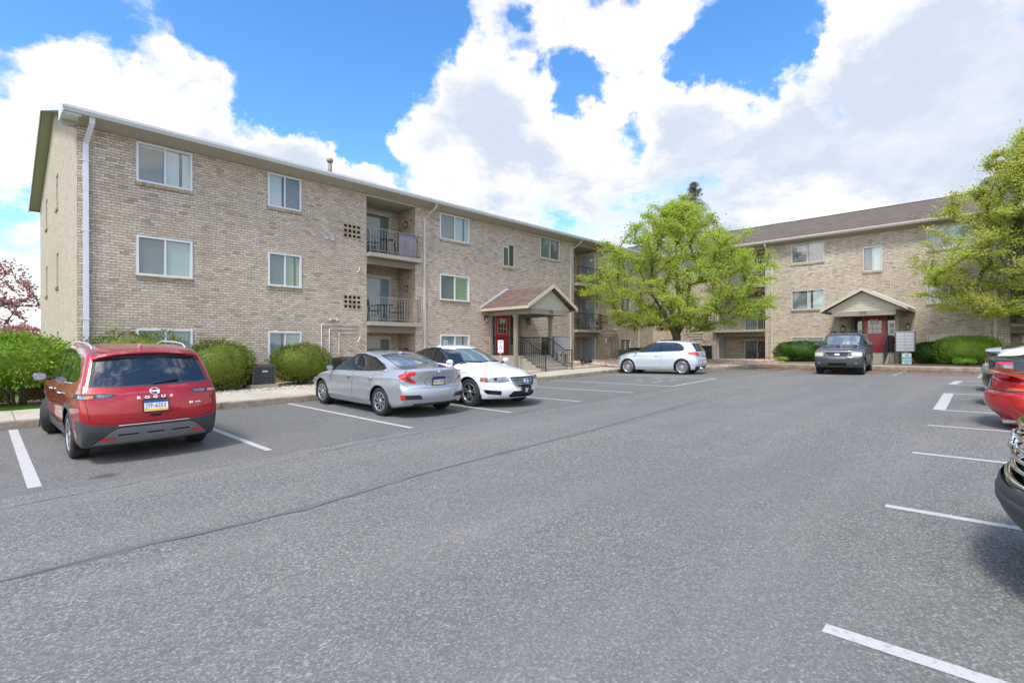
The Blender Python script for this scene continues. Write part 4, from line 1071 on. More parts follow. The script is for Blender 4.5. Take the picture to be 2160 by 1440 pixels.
def pole_sign(loc, rz, w, h, zc, label, ink, cat='sign', face='sign_white'):
    r = empty('parking_sign', loc, rz, label, cat)
    g = MB(); g.tube([(0, .015, -.15), (0, .015, zc+h/2-.05)], .022, 6, smooth=False); g.build('post', 'post_metal', r)
    g = MB(); n = 5; pts = []
    for cx, cz, a0 in ((w/2-.03, h/2-.03, 0), (-w/2+.03, h/2-.03, 90), (-w/2+.03, -h/2+.03, 180), (w/2-.03, -h/2+.03, 270)):
        for i in range(n): q = radians(a0+90*i/(n-1)); pts.append((cx+.03*cos(q), cz+.03*sin(q)))
    g.prism(pts, -.012, -.006, lambda u, v, d: (u, d, zc+v)); p = g.build('sign_plate', face, r)
    for (t, s, z, mt) in ink: text_mesh('sign_lettering', t, s, mt, p, frame_mat((0, -.0135, zc+z), (1, 0, 0), (0, 0, 1)), .001, s*.05)
    return r, p
yaw_face = -pi/4
r, p = pole_sign((15.41, 15.6, -1.0), -.35, .26, .54, 1.05, 'white and green handicapped parking sign on a post before the red door 760', [('RESERVED', .045, .20, 'sign_green'), ('PARKING', .045, -.22, 'sign_green')])
g = MB()   # wheelchair symbol
def yz(u, v, d): return (u, d, 1.05+v)
g.tube([(cos(t)*.062-.008, -.014, 1.05-.055+sin(t)*.062) for t in [radians(150+i*240/12) for i in range(13)]], .009, 5)
g.tube([(-.02, -.014, 1.16), (-.015, -.014, 1.04), (.045, -.014, 1.03), (.075, -.014, .955), (.095, -.014, .96)], .012, 5)
g.lathe([(0, -.004), (.02, -.004), (.02, .004), (0, .004)], 10, Matrix.Translation((-.02, -.014, 1.195)))
g.tube([(-.018, -.014, 1.10), (.035, -.014, 1.09)], .009, 5)
g.build('wheelchair_symbol', 'sign_ink', p)
pole_sign((12.1, 15.2, -1.05), .5, .34, .30, 1.18, 'plain white parking sign plate seen above the roof of the white sedan', [('RESERVED', .055, .07, 'sign_green'), ('PARKING', .055, -.02, 'sign_green')])
r = empty('parking_sign', (29.9, 3.35, -.88), -pi/2-.15, 'small pale teal 15 minute parking sign under the mailboxes', 'sign')
g = MB(); g.box((-.18, -.01, .06), (.18, .01, .56)); p = g.build('sign_plate', 'sign_teal', r)
g = MB()
for x in (-.10, .10): g.box((x-.012, .011, -.15), (x+.012, .03, .5))
g.build('stake', 'post_metal', r)
for t, s, z in (('15', .15, .46), ('MINUTE', .095, .33), ('PARKING', .08, .215), ('ONLY', .07, .115)):
    text_mesh('sign_lettering', t, s, 'sign_green', p, frame_mat((0, -.0125, z), (1, 0, 0), (0, 0, 1)), .001, s*.04)

r = empty('litter_bin', (20.0, 16.1, -1.0), 0, 'slim grey litter bin at the foot of the right handrail', 'bin')
g = MB(); g.lathe([(0, 0), (.13, 0), (.135, .02), (.12, .70), (.13, .72), (.13, .76), (.10, .80), (0, .81)], 16, Matrix.Rotation(pi/2, 4, 'X')@Matrix.Scale(-1, 4, (0, 1, 0))@Matrix.Translation((0, 0, 0)))
for v in range(len(g.v)): x, y, z = g.v[v]; g.v[v] = (x, y, abs(z))
g.build('bin_body', 'pale_metal', r)
g = MB(); g.box((-.05, -.14, .60), (.05, -.118, .66)); g.build('bin_opening', 'lamp_black', r)
r = empty('step_stool', (19.15, 16.35, -.96), .1, 'small white plastic stool beside the steps, under the mailboxes', 'stool')
g = MB(); g.box((-.2, -.14, .36), (.2, .14, .39)); g.build('seat', 'plastic_grey', r)
for sx in (-1, 1):
    for sy in (-1, 1): g = MB(); g.tube([(sx*.17, sy*.11, .36), (sx*.21, sy*.14, 0)], .016, 5); g.build('leg', 'plastic_grey', r)
# coil of garden hose
g = MB(); pts = []
for i in range(150):
    t = i*.33; rr = .24+.05*sin(i*.7)+.03*sin(i*.23); pts.append((rr*cos(t)*1.3, rr*sin(t), .04+i*.0013+.02*sin(i*1.1)))
g.tube(pts, .018, 5)
o = g.build('garden_hose', 'hose'); o.location = (22.1, 15.95, T(22.1, 15.9)+.02); tag(o, 'dark garden hose coiled on the gravel near the downspout', 'hose')

# balcony furniture
def wire_chair(loc, rz, label, group, mat='black_iron', cushion=None):
    r = empty('patio_chair', loc, rz, label, 'chair', group)
    g = MB(); pts = [(-.2, -.2, .45), (.2, -.2, .45), (.22, .2, .45), (-.22, .2, .45), (-.2, -.2, .45)]; g.tube(pts, .011, 5)
    for i in range(6): g.tube([(-.2+.08*i, -.2, .45), (-.2+.08*i, .2, .45)], .006, 4)
    g.build('seat', mat, r)
    g = MB(); g.tube([(-.21, .2, .45), (-.22, .25, .75), (-.12, .27, .90), (.12, .27, .90), (.22, .25, .75), (.21, .2, .45)], .012, 5)
    for x in (-.12, -.04, .04, .12): g.tube([(x, .2, .45), (x*1.3, .24, .66), (x*.9, .27, .9)], .006, 4)
    g.build('backrest', mat, r)
    for sx in (-1, 1):
        g = MB(); g.tube([(sx*.21, .2, .62), (sx*.24, .0, .66), (sx*.24, -.18, .64), (sx*.22, -.2, .45)], .011, 5); g.build('armrest', mat, r)
        for sy in (-1, 1): g = MB(); g.tube([(sx*.2, sy*.2, .45), (sx*.2, sy*.22, .2), (sx*.24, sy*.25, 0)], .011, 5); g.build('leg', mat, r)
    if cushion: g = MB(); g.box((-.19, -.19, .46), (.19, .19, .52)); g.box((-.19, .17, .52), (.19, .22, .86)); g.build('cushion', cushion, r)
    return r
def bistro_table(loc, label, mat='black_iron', R_=.36):
    r = empty('patio_table', loc, .3, label, 'table')
    g = MB(); Mx = Matrix.Translation((0, 0, .72))@Matrix.Rotation(pi/2, 4, 'X'); g.lathe([(0, -.012), (R_, -.012), (R_, .012), (0, .012)], 24, Mx); g.build('tabletop', mat, r)
    g = MB(); g.tube([(0, 0, .70), (0, 0, .15)], .022, 6); g.build('pedestal', mat, r)
    for k in range(4):
        q = k*pi/2; g = MB(); g.tube([(cos(q)*.02, sin(q)*.02, .38), (cos(q)*.10, sin(q)*.10, .2), (cos(q)*.28, sin(q)*.28, .0)], .012, 5); g.build('leg', mat, r)
GB = 'wrought iron chairs on the balconies'
bistro_table((11.45, 18.35, 1.04), 'round black bistro table on the middle balcony left of door 760')
wire_chair((10.95, 18.3, 1.04), 1.2, 'black wire chair left of the round table on the middle balcony', GB)
wire_chair((12.1, 18.45, 1.04), -1.3, 'black wire chair right of the round table on the middle balcony', GB)
wire_chair((10.78, 18.1, 3.74), 1.4, 'black wire chair at the left end of the top balcony', GB)
bistro_table((11.6, 18.4, 3.74), 'small black table on the top balcony', R_=.26)
wire_chair((12.25, 18.45, 3.74), -.6, 'black wire chair under a mauve cloth on the top balcony', GB)
g = MB(); n = 14
vs = []; 
for i in range(n):
    x = -.42+.84*i/(n-1)
    for z, dy in ((.05, .02), (.5, .012), (1.0, 0), (1.0, .05), (.55, .07)): vs.append((x, dy+.012*sin(i*1.7)*(1 if z < .9 else .3), z))
g.add(vs, [(i*5+k, i*5+k+1, (i+1)*5+k+1, (i+1)*5+k) for i in range(n-1) for k in range(4)], True)
o = g.build('draped_cloth', 'cloth_mauve'); o.location = (12.2, D1-.24+.03, 3.72); tag(o, 'mauve cloth hung over the railing of the top balcony', 'cloth')
wire_chair((25.3, 18.3, 1.04), -.4, 'white wavy wire chair on the far middle balcony', GB, 'pale_metal')
wire_chair((24.5, 18.5, 1.04), .5, 'black chair in the left corner of the far middle balcony', GB)
r = empty('planter', (26.0, 17.95, 1.04), 0, 'brown flower pot with bare stems on the far middle balcony', 'flower pot')
g = MB(); g.lathe([(0, 0), (.12, 0), (.17, .28), (.15, .28), (.14, .24), (0, .24)], 14, Matrix.Rotation(-pi/2, 4, 'X'))
for v in range(len(g.v)): x, y, z = g.v[v]; g.v[v] = (x, y, abs(z))
g.build('pot', 'litter_clay' if 'litter_clay' in MATS else 'beam_paint', r)
rnd = random.Random(3); g = MB()
for i in range(16): q = rnd.uniform(0, 6.28); rr = rnd.uniform(.03, .2); g.tube([(0, 0, .2), (cos(q)*rr*.5, sin(q)*rr*.5, .5), (cos(q)*rr, sin(q)*rr, rnd.uniform(.6, .85))], .007, 4)
g.build('stems', 'bark', r)
# things on the balcony at the right edge
r = empty('planter', (32.75, -.45, 1.04), 0, 'green potted plant with an orange flower on the balcony at the right edge', 'flower pot')
g = MB(); g.lathe([(0, 0), (.14, 0), (.18, .25), (0, .25)], 12, Matrix.Rotation(-pi/2, 4, 'X'))
for v in range(len(g.v)): x, y, z = g.v[v]; g.v[v] = (x, y, abs(z))
g.build('pot', 'beam_paint', r)
g = MB(); g.lathe([(0, -.06), (.09, -.03), (.10, .03), (0, .07)], 10, Matrix.Translation((0, 0, .95))); g.build('flower', 'lens_orange', r)
PLANTER_RIGHT = r
# ------------------------------------------------------------------ leaves, bushes, trees
def leaves(name, P, size, mat, parent=None, seed=0, flat=.0, aspect=.55, droop=0.0, wloc=None):
    """P: (n,3) centres; every leaf a pointed four-sided blade"""
    rg = np.random.default_rng(seed); n = len(P)
    d = rg.normal(size=(n, 3)); d[:, 2] = d[:, 2]*(1-flat)-droop; d /= np.linalg.norm(d, axis=1)[:, None]
    u = rg.normal(size=(n, 3)); u[:, 2] += flat*3.0
    s = np.cross(d, u); s /= (np.linalg.norm(s, axis=1)[:, None]+1e-9)
    sz = size*rg.uniform(.65, 1.35, size=(n, 1))
    nn = np.cross(s, d)
    a = P-d*sz*.5; b = P+s*sz*aspect*.5+nn*sz*.08; c = P+d*sz*.5; e = P-s*sz*aspect*.5+nn*sz*.08
    V = np.stack([a, b, c, e], 1).reshape(-1, 3)
    me = bpy.data.meshes.new(name); me.vertices.add(n*4); me.vertices.foreach_set('co', V.ravel())
    me.loops.add(n*4); me.loops.foreach_set('vertex_index', np.arange(n*4, dtype=np.int32))
    me.polygons.add(n); me.polygons.foreach_set('loop_start', np.arange(0, n*4, 4, dtype=np.int32)); me.polygons.foreach_set('loop_total', np.full(n, 4, dtype=np.int32))
    me.materials.append(MATS[mat]); me.update(calc_edges=True); me.validate()
    o = bpy.data.objects.new(name, me); COL.objects.link(o)
    if parent is not None: o.parent = parent
    return o
def nz(x, y, z): return mnoise.noise(Vector((x, y, z)))
def bush(loc, r, n, size, mat, label, name='round_bush', seed=1, flatb=.25, box=2.4, group=None, lump=.13, rz=0.0, stems=5, shell=.86, cat='bush'):
    """clipped shrub: a superellipsoid of leaves over short stems"""
    rt = empty(name, loc, rz, label, cat, group); rg = np.random.default_rng(seed)
    d = rg.normal(size=(n, 3)); d /= np.linalg.norm(d, axis=1)[:, None]
    p = np.abs(d)**box; k = 1/(p.sum(1)**(1/box))
    q = d*k[:, None]
    rad = np.where(rg.random(n) < .8, rg.uniform(shell, 1.0, n), rg.uniform(.5, shell, n))
    lum = np.array([nz(a[0]*2.6+seed, a[1]*2.6, a[2]*2.6)+.5*nz(a[0]*6, a[1]*6+seed, a[2]*6) for a in q])
    rad = rad*(1+lump*lum); stray = rg.random(n) < .035; rad = np.where(stray, rad*rg.uniform(1.03, 1.14, n), rad)
    P = q*rad[:, None]*np.array(r)
    P[:, 2] = np.where(P[:, 2] < -r[2]*(1-flatb), -r[2]*(1-flatb)+rg.uniform(0, .08, n), P[:, 2])
    P[:, 2] += r[2]*(1-flatb)+.06
    leaves('foliage', P, size, mat, rt, seed)
    # inner twig mass that closes the view through the crown
    g = MB(); sg = []
    for i in range(9):
        for j in range(14):
            th = pi*i/8; ph = 2*pi*j/14
            v = Vector((sin(th)*cos(ph), sin(th)*sin(ph), cos(th))); kk = 1/(sum(abs(c)**box for c in v)**(1/box))*.80*(1+.1*nz(v.x*3, v.y*3+seed, v.z*3))
            sg.append((v.x*kk*r[0], v.y*kk*r[1], max(v.z*kk*r[2], -r[2]*(1-flatb)*.9)+r[2]*(1-flatb)+.06))
    g.add(sg, [(i*14+j, i*14+(j+1) % 14, (i+1)*14+(j+1) % 14, (i+1)*14+j) for i in range(8) for j in range(14)], True)
    g.build('inner_twigs', MATS[mat], rt)
    rd = random.Random(seed); g = MB()
    for i in range(stems):
        a = rd.uniform(0, 6.28); q = rd.uniform(.1, .45)
        g.tube([(cos(a)*r[0]*q*.4, sin(a)*r[1]*q*.4, -.12), (cos(a)*r[0]*q, sin(a)*r[1]*q, .25+r[2]*.3)], [.035, .02], 5)
    g.build('stem', 'bark', rt)
    return rt
def zt_(x, y): return T(x, y)-.01
bush((4.86, 16.75, zt_(4.86, 16.7)), (.98, .85, .74), 9000, .052, 'leaf_box', 'round clipped hedge bush right of the red SUV', seed=3, flatb=.12)
bush((2.9, 17.15, zt_(2.9, 17.1)), (1.35, .7, .86), 6000, .06, 'leaf_box', 'hedge bush showing above the roof of the red SUV', seed=4, flatb=.05, lump=.2)
bush((7.28, 16.75, zt_(7.28, 16.7)+.02), (.98, .85, .64), 9500, .048, 'leaf_box', 'round clipped bush under the window left of the silver sedan', seed=5, flatb=.05)
bush((31.6, 8.35, T(31.6, 8.3)-.02), (.95, 1.22, .56), 6500, .07, 'leaf_yew', 'dark low yew bush left of the grey SUV', 'clipped_yew', 6, flatb=.12, box=2.8)
bush((31.5, 2.62, T(31.5, 2.6)-.02), (.8, .78, .52), 4500, .07, 'leaf_yew', 'small dark yew bush right of the teal sign', 'clipped_yew', 7, flatb=.12)
bush((31.2, 1.35, T(31.2, 1.3)-.02), (.95, 1.25, .66), 7500, .07, 'leaf_shrub', 'large light green clipped bush under the right window', 'clipped_yew', 8, flatb=.12, box=2.8)
bush((30.2, 1.35, T(30.2, 1.3)), (.25, .42, .14), 900, .06, 'leaf_bright', 'tuft of bright green perennials before the large right bush', 'perennial_clump', 9, stems=2)
bush((30.8, 8.9, T(30.8, 8.9)), (.22, .3, .12), 500, .06, 'leaf_bright', 'tuft of bright green perennials at the corner of the stone bed', 'perennial_clump', 10, stems=2)
# big loose shrub at the left edge on bare legs
bush((.30, 16.15, T(.3, 16.0)+.42), (1.28, 1.25, .66), 15000, .075, 'leaf_shrub', 'large loose green shrub on bare stems at the left edge', 'large_shrub', 11, flatb=.15, lump=.28, shell=.7, stems=0, box=2.2)
sh = [o for o in bpy.data.objects if o.name == 'large_shrub'][0]
rd = random.Random(2); g = MB()
for i in range(7):
    a = rd.uniform(0, 6.28); g.tube([(cos(a)*.12+.2, sin(a)*.12, -.5), (cos(a)*.25+.15, sin(a)*.25, -.1), (cos(a)*.6, sin(a)*.6, .5)], [.04, .035, .02], 5)
g.build('stem', 'bark', sh)
bush((1.25, 16.9, T(1.2, 16.8)), (.7, .5, .28), 3500, .05, 'leaf_gold', 'low gold and russet shrub under the large green shrub', 'low_shrub', 12, stems=3)
bush((-.4, 17.2, T(-.4, 17)), (1.0, .6, .22), 3500, .05, 'leaf_shrub', 'low green ground shrub under the left edge of the large shrub', 'low_shrub', 13, stems=3)
bush((1.55, 15.9, T(1.5, 15.8)), (.28, .25, .14), 700, .05, 'leaf_bright', 'small bright green tuft by the front wheel of the red SUV', 'perennial_clump', 14, stems=2)
# balcony plant foliage
rg = np.random.default_rng(5); P = rg.normal(size=(500, 3))*np.array([.16, .2, .2])+np.array([0, 0, .55]); leaves('foliage', P, .09, 'leaf_yew', PLANTER_RIGHT, 5)
# lawn strip: one countless mass of blades
rg = np.random.default_rng(9); n = 30000
X = rg.uniform(-1.6, 1.75, n); Y = rg.uniform(15.02, 15.85, n)+.08*np.sin(X*2)
P = np.stack([X, Y, np.array([T(x, y) for x, y in zip(X, Y)])], 1)+np.array([0, 0, .02])
o = leaves('grass', P, .055, 'grass_blade', None, 3, flat=-1.5, aspect=.22); tag(o, kind='stuff')
poly_sheet('mulch_bed', 'mulch', lambda x, y: True, -14, 1.7, 15.85, 18.4, .5, lambda x, y: T(x, min(y, 18))-.01)
# blossom litter by the far kerb
rg = np.random.default_rng(10); n = 9000
X = 27.9-np.abs(rg.normal(size=n))*1.3; Y = rg.uniform(-2, 9.3, n); k = X > 23
X, Y = X[k], Y[k]; P = np.stack([X, Y, np.array([lot_z(x, y) for x, y in zip(X, Y)])+.012], 1)
o = leaves('blossom_litter', P, .045, 'litter', None, 4, flat=.95); tag(o, kind='stuff')
rg = np.random.default_rng(12); n = 900
X = rg.uniform(2, 21, n); Y = 12.86-np.abs(rg.normal(size=n))*.10; P = np.stack([X, Y, np.array([lot_z(x, y) for x, y in zip(X, Y)])+.01], 1)
o = leaves('leaf_litter', P, .04, 'litter', None, 6, flat=.95); tag(o, kind='stuff')
# loose stones that break up the gravel sheets
def stones(name, mat, pts, smin, smax, seed):
    rg = np.random.default_rng(seed); g = MB()
    ico = [(1, 0, 0), (-1, 0, 0), (0, 1, 0), (0, -1, 0), (0, 0, .6), (0, 0, -.3)]; fs = [(0, 2, 4), (2, 1, 4), (1, 3, 4), (3, 0, 4), (2, 0, 5), (1, 2, 5), (3, 1, 5), (0, 3, 5)]
    for (x, y, z) in pts:
        s = rg.uniform(smin, smax); a = rg.uniform(0, 6.28); ca, sa = cos(a), sin(a)
        g.add([(x+(v[0]*ca-v[1]*sa)*s*1.2, y+(v[0]*sa+v[1]*ca)*s, z+v[2]*s) for v in ico], fs)
    o = g.build(name, mat, recalc=False); tag(o, kind='stuff'); return o
def island_mat(name, cols):
    m, nt, b = nmat(name); N = NT(nt); g_ = N.n('ShaderNodeNewGeometry')
    N.l(N.ramp(g_.outputs['Random Per Island'], [(i/(len(cols)-1), c) for i, c in enumerate(cols)]), b.inputs['Base Color']); b.inputs['Roughness'].default_value = .9; MATS[name] = m
island_mat('stone_mix', [(.22, .17, .12), (.45, .38, .29), (.58, .52, .43), (.33, .24, .17), (.66, .63, .56)])
island_mat('stone_red', [(.22, .11, .07), (.42, .31, .24), (.55, .46, .38), (.30, .13, .09), (.6, .55, .5)])
rg = np.random.default_rng(21)
stones('loose_stones', 'stone_mix', [(x, y, T(x, y)-.015) for x, y in zip(rg.uniform(1.9, 21.9, 9000), rg.uniform(15.02, 17.9, 9000))], .015, .04, 1)
pts = [(x, y) for x, y in zip(rg.uniform(22, 32.8, 9000), rg.uniform(8.8, 17.9, 9000)) if inside_kerb(x, y-.25) and x > 22.6]
stones('loose_stones', 'stone_red', [(x, y, T(x, y)-.01) for x, y in pts], .03, .065, 2)

# ---- trees grown towards scattered tip points inside a crown envelope
def grow_tree(name, loc, label, forks, env, ntips, leaf, lmat, nleaf, trunk_r, seed, bark='bark', spread=(.20, .20, .09), twig_tip=.35, flat=.6, cat='tree', group=None, clusters=None, min_r=.009):
    """forks: list of polylines of (x,y,z) limbs from the base. env(rng) -> tip point in tree space"""
    rt = empty(name, loc, 0, label, cat, group); rg = np.random.default_rng(seed); rd = random.Random(seed)
    nodes = []; par = []; 
    def addn(p, q): nodes.append(Vector(p)); par.append(q); return len(nodes)-1
    for poly, at in forks:
        q = at
        for p in poly: q = addn(p, q)
    tips = [Vector(env(rd)) for _ in range(ntips)]
    base = nodes[0]; core = nodes[min(2, len(nodes)-1)]
    tips.sort(key=lambda t: (t-core).length)
    ends = []
    dc = [(p-core).length for p in nodes]
    for t in tips:
        best, bi = 1e9, 0; td = (t-core).length
        for i, p in enumerate(nodes):
            if i < 1: continue
            dd = (t-p).length+.35*max(0, dc[i]-td*.85)+.25*max(0, p.z-t.z)
            if dd < best: best, bi = dd, i
        p0 = nodes[bi]; v = t-p0; L = v.length; n = max(1, int(L/.45)); q = bi
        out = (p0-core); out = out.normalized() if out.length > .1 else Vector((0, 0, 1))
        for k in range(1, n+1):
            f = k/n
            c = p0+v*f+(out*.22*L+Vector((0, 0, .05*L)))*f*(1-f)+Vector((rd.gauss(0, .03), rd.gauss(0, .03), rd.gauss(0, .02)))*L*f*(1-f)*2
            if k == n: c = t
            q = addn(c, q); dc.append((c-core).length)
        ends.append((bi, q))
    cnt = [0]*len(nodes)
    for _, e in ends:
        q = e
        while q is not None and q >= 0: cnt[q] += 1; q = par[q] if par[q] is not None else -1
    tot = max(1, cnt[0]); rad = [max(min_r, trunk_r*(c/tot)**.47) for c in cnt]
    g = MB(); ch = {}
    for i, p in enumerate(par):
        if p is not None and p >= 0: ch.setdefault(p, []).append(i)
    stack = [(0, None)]; done = set()
    while stack:
        s, pr = stack.pop(); chain = [pr, s] if pr is not None else [s]; cur = s
        while True:
            cs = sorted(ch.get(cur, []), key=lambda c: -cnt[c])
            if not cs: break
            for c in cs[1:]: stack.append((c, cur))
            chain.append(cs[0]); cur = cs[0]
        if len(chain) > 1:
            rr = [rad[c] for c in chain]
            if pr is not None: rr[0] = rr[1]
            rr[-1] *= .5
            if s == 0: rr[0] *= 1.45
            g.tube([nodes[c] for c in chain], rr, 9 if rr[0] > .06 else 4)
    g.build('trunk', bark, rt)
    # leaves sprayed along the outer twigs
    A = []; B = []
    for bi, e in ends:
        q = e; L = 0
        while par[q] is not None and par[q] >= 0 and L < 1.35:
            A.append(nodes[q]); B.append(nodes[par[q]]); L += (nodes[q]-nodes[par[q]]).length; q = par[q]
            if q == bi: break
    A = np.array(A); B = np.array(B); idx = rg.integers(0, len(A), nleaf); f = rg.random((nleaf, 1))
    P = A[idx]*f+B[idx]*(1-f)
    keep = rg.random(nleaf) < .93
    sc = np.array(spread)*rg.uniform(.35, 1.15, (nleaf, 1))
    P = P+rg.normal(size=(nleaf, 3))*sc
    P = P[keep]
    leaves('crown', P, leaf, lmat, rt, seed, flat=flat, aspect=.6, droop=.25)
    return rt
# spreading green tree in the corner bed
TC = (25.9, 12.75); zb = T(*TC)-.1
def envC(rd):
    while True:
        a = rd.uniform(0, 2*pi); z = rd.uniform(0, 1)
        # profile: broad skirt low, domed and pointed top
        h = z**.9
        prof = [(0, .50), (.07, .80), (.18, 1.0), (.32, .98), (.48, .84), (.63, .67), (.78, .46), (.9, .27), (1, .08)]
        R_ = lerp_tab(prof, z)*5.35
        r = R_*sqrt(rd.uniform(.06, 1.0))
        r *= 1+.10*sin(3*a+1)+.06*sin(5*a)
        zz = 2.15+z*6.55-.04*r*r*(1-z)*.6
        if rd.random() < .16: zz += .55; r *= 1.10
        return (r*cos(a), r*sin(a), zz)
fk = [([(0, 0, 0), (.03, .02, .8), (.05, 0, 1.75)], -1)]
fk = [([(0, 0, 0), (-.02, .02, .9), (.02, 0, 1.62)], -1),
      ([(-.28, .22, 2.2), (-.6, .5, 3.0), (-1.2, .9, 4.0)], 2), ([(.12, -.05, 2.3), (.2, -.1, 3.4), (.1, .05, 4.8), (0, 0, 6.2)], 2),
      ([(.35, -.35, 2.4), (1.0, -1.1, 3.1), (1.8, -1.9, 3.9)], 2), ([(.3, .3, 2.5), (1.0, 1.0, 3.4), (1.7, 1.7, 4.4)], 2), ([(-.3, -.35, 2.3), (-1.0, -1.0, 3.2), (-1.8, -1.6, 4.1)], 2)]
grow_tree('spreading_tree', (TC[0], TC[1], zb), 'wide spreading tree in fresh green leaf behind the hatchback', fk, envC, 600, .094, 'leaf_spring', 118000, .22, 31, spread=(.25, .25, .085))
# tree at the right edge
TR = (30.2, -1.3); zb = T(*TR)-.1
def envR(rd):
    a = rd.uniform(0, 2*pi); z = rd.uniform(0, 1)
    prof = [(0, .55), (.1, .85), (.25, 1.0), (.45, .97), (.6, .82), (.75, .6), (.9, .34), (1, .08)]
    R_ = lerp_tab(prof, z)*4.4
    r = R_*sqrt(rd.uniform(.06, 1.0))*(1+.09*sin(3*a+2)+.06*sin(7*a))
    return (r*cos(a), r*sin(a), 2.3+z*7.8-.03*r*r)
fk = [([(0, 0, 0), (.02, .0, .9), (.0, 0, 1.7)], -1), ([(-.3, .3, 2.4), (-.9, .9, 3.4), (-1.4, 1.5, 4.6)], 2), ([(.1, 0, 2.4), (.1, .1, 3.8), (0, 0, 6.0)], 2),
      ([(.4, -.3, 2.4), (1.1, -1, 3.4)], 2), ([(.3, .4, 2.4), (.9, 1.3, 3.5)], 2), ([(-.3, -.4, 2.4), (-1.0, -1.2, 3.5)], 2)]
grow_tree('spreading_tree', (TR[0], TR[1], zb), 'tree with green and rusty spring leaves at the right edge', fk, envR, 620, .095, 'leaf_spring_rust', 125000, .20, 47, spread=(.25, .25, .10))
# dark conifer tip behind the roofs
rt = empty('conifer', (46.0, 20.9, -.5), 0, 'dark conifer top peeking above the green tree', 'tree')
g = MB(); g.tube([(0, 0, 0), (0, 0, 8), (0, 0, 15.9)], [.3, .18, .03], 7); g.build('trunk', 'bark', rt)
rg = np.random.default_rng(2); P = []
for i in range(46):
    z = 6+9.9*i/46; R_ = .3+(15.9-z)*.40
    for k in range(7):
        a = rg.uniform(0, 6.28); L = R_*rg.uniform(.7, 1.1); m = 80
        t = rg.random(m)**.7; P.append(np.stack([cos(a)*L*t+rg.normal(size=m)*.08, sin(a)*L*t+rg.normal(size=m)*.08, z+.25*L*t-.1+rg.normal(size=m)*.07], 1))
leaves('crown', np.concatenate(P), .13, 'leaf_conifer', rt, 2, aspect=.3)
# purple-leaved trees beyond the gable
for i, (x, y, h, R_, n, lab) in enumerate(((.9, 50, 7.6, 2.6, 2600, 'sparse purple leaved tree beyond the gable, nearest the wall'), (-2.2, 47, 7.2, 2.8, 2600, 'sparse purple leaved tree at the far left edge'))):
    def envP(rd, R_=R_, h=h):
        a = rd.uniform(0, 6.28); z = rd.random(); r = R_*sqrt(rd.random())*lerp_tab([(0, .7), (.4, 1), (.8, .7), (1, .2)], z); return (r*cos(a), r*sin(a), 1.6+(h-1.6)*z)
    grow_tree('purple_tree', (x, y, G(x, 13)), lab, [([(0, 0, 0), (0, 0, 1.0), (0, .05, 1.8), (.1, 0, 3.2)], -1)], envP, 110, .20, 'leaf_purple', int(n*1.4), .14, 60+i, spread=(.22, .22, .18), flat=.2)
bush((1.1, 38, G(1, 13)+.05), (2.2, 1.0, 1.35), 6000, .13, 'leaf_purple', 'dense red barberry hedge beyond the gable', 'red_hedge', 16, flatb=.1)
bush((-3.6, 39, G(1, 13)+.05), (2.6, 1.0, 1.25), 6000, .13, 'leaf_purple', 'dense red barberry hedge at the left edge', 'red_hedge', 17, flatb=.1)
# ------------------------------------------------------------------ vehicles
# x forward, y left, z up, origin on the ground under the middle of the car
def tab(T, x):
    """smooth (monotone-ish) interpolation through control points"""
    if x <= T[0][0]: return T[0][1]
    if x >= T[-1][0]: return T[-1][1]
    for i in range(len(T)-1):
        if x <= T[i+1][0]:
            x0, y0 = T[i]; x1, y1 = T[i+1]; h = x1-x0; t = (x-x0)/h
            d = (y1-y0)/h
            def sl(j):
                if j <= 0 or j >= len(T)-1: return None
                a = (T[j][1]-T[j-1][1])/(T[j][0]-T[j-1][0]); b = (T[j+1][1]-T[j][1])/(T[j+1][0]-T[j][0])
                return 0 if a*b <= 0 else 2*a*b/(a+b)
            m0 = sl(i); m1 = sl(i+1); m0 = d if m0 is None else m0; m1 = d if m1 is None else m1
            return (2*t**3-3*t**2+1)*y0+(t**3-2*t**2+t)*h*m0+(-2*t**3+3*t**2)*y1+(t**3-t**2)*h*m1
    return T[-1][1]
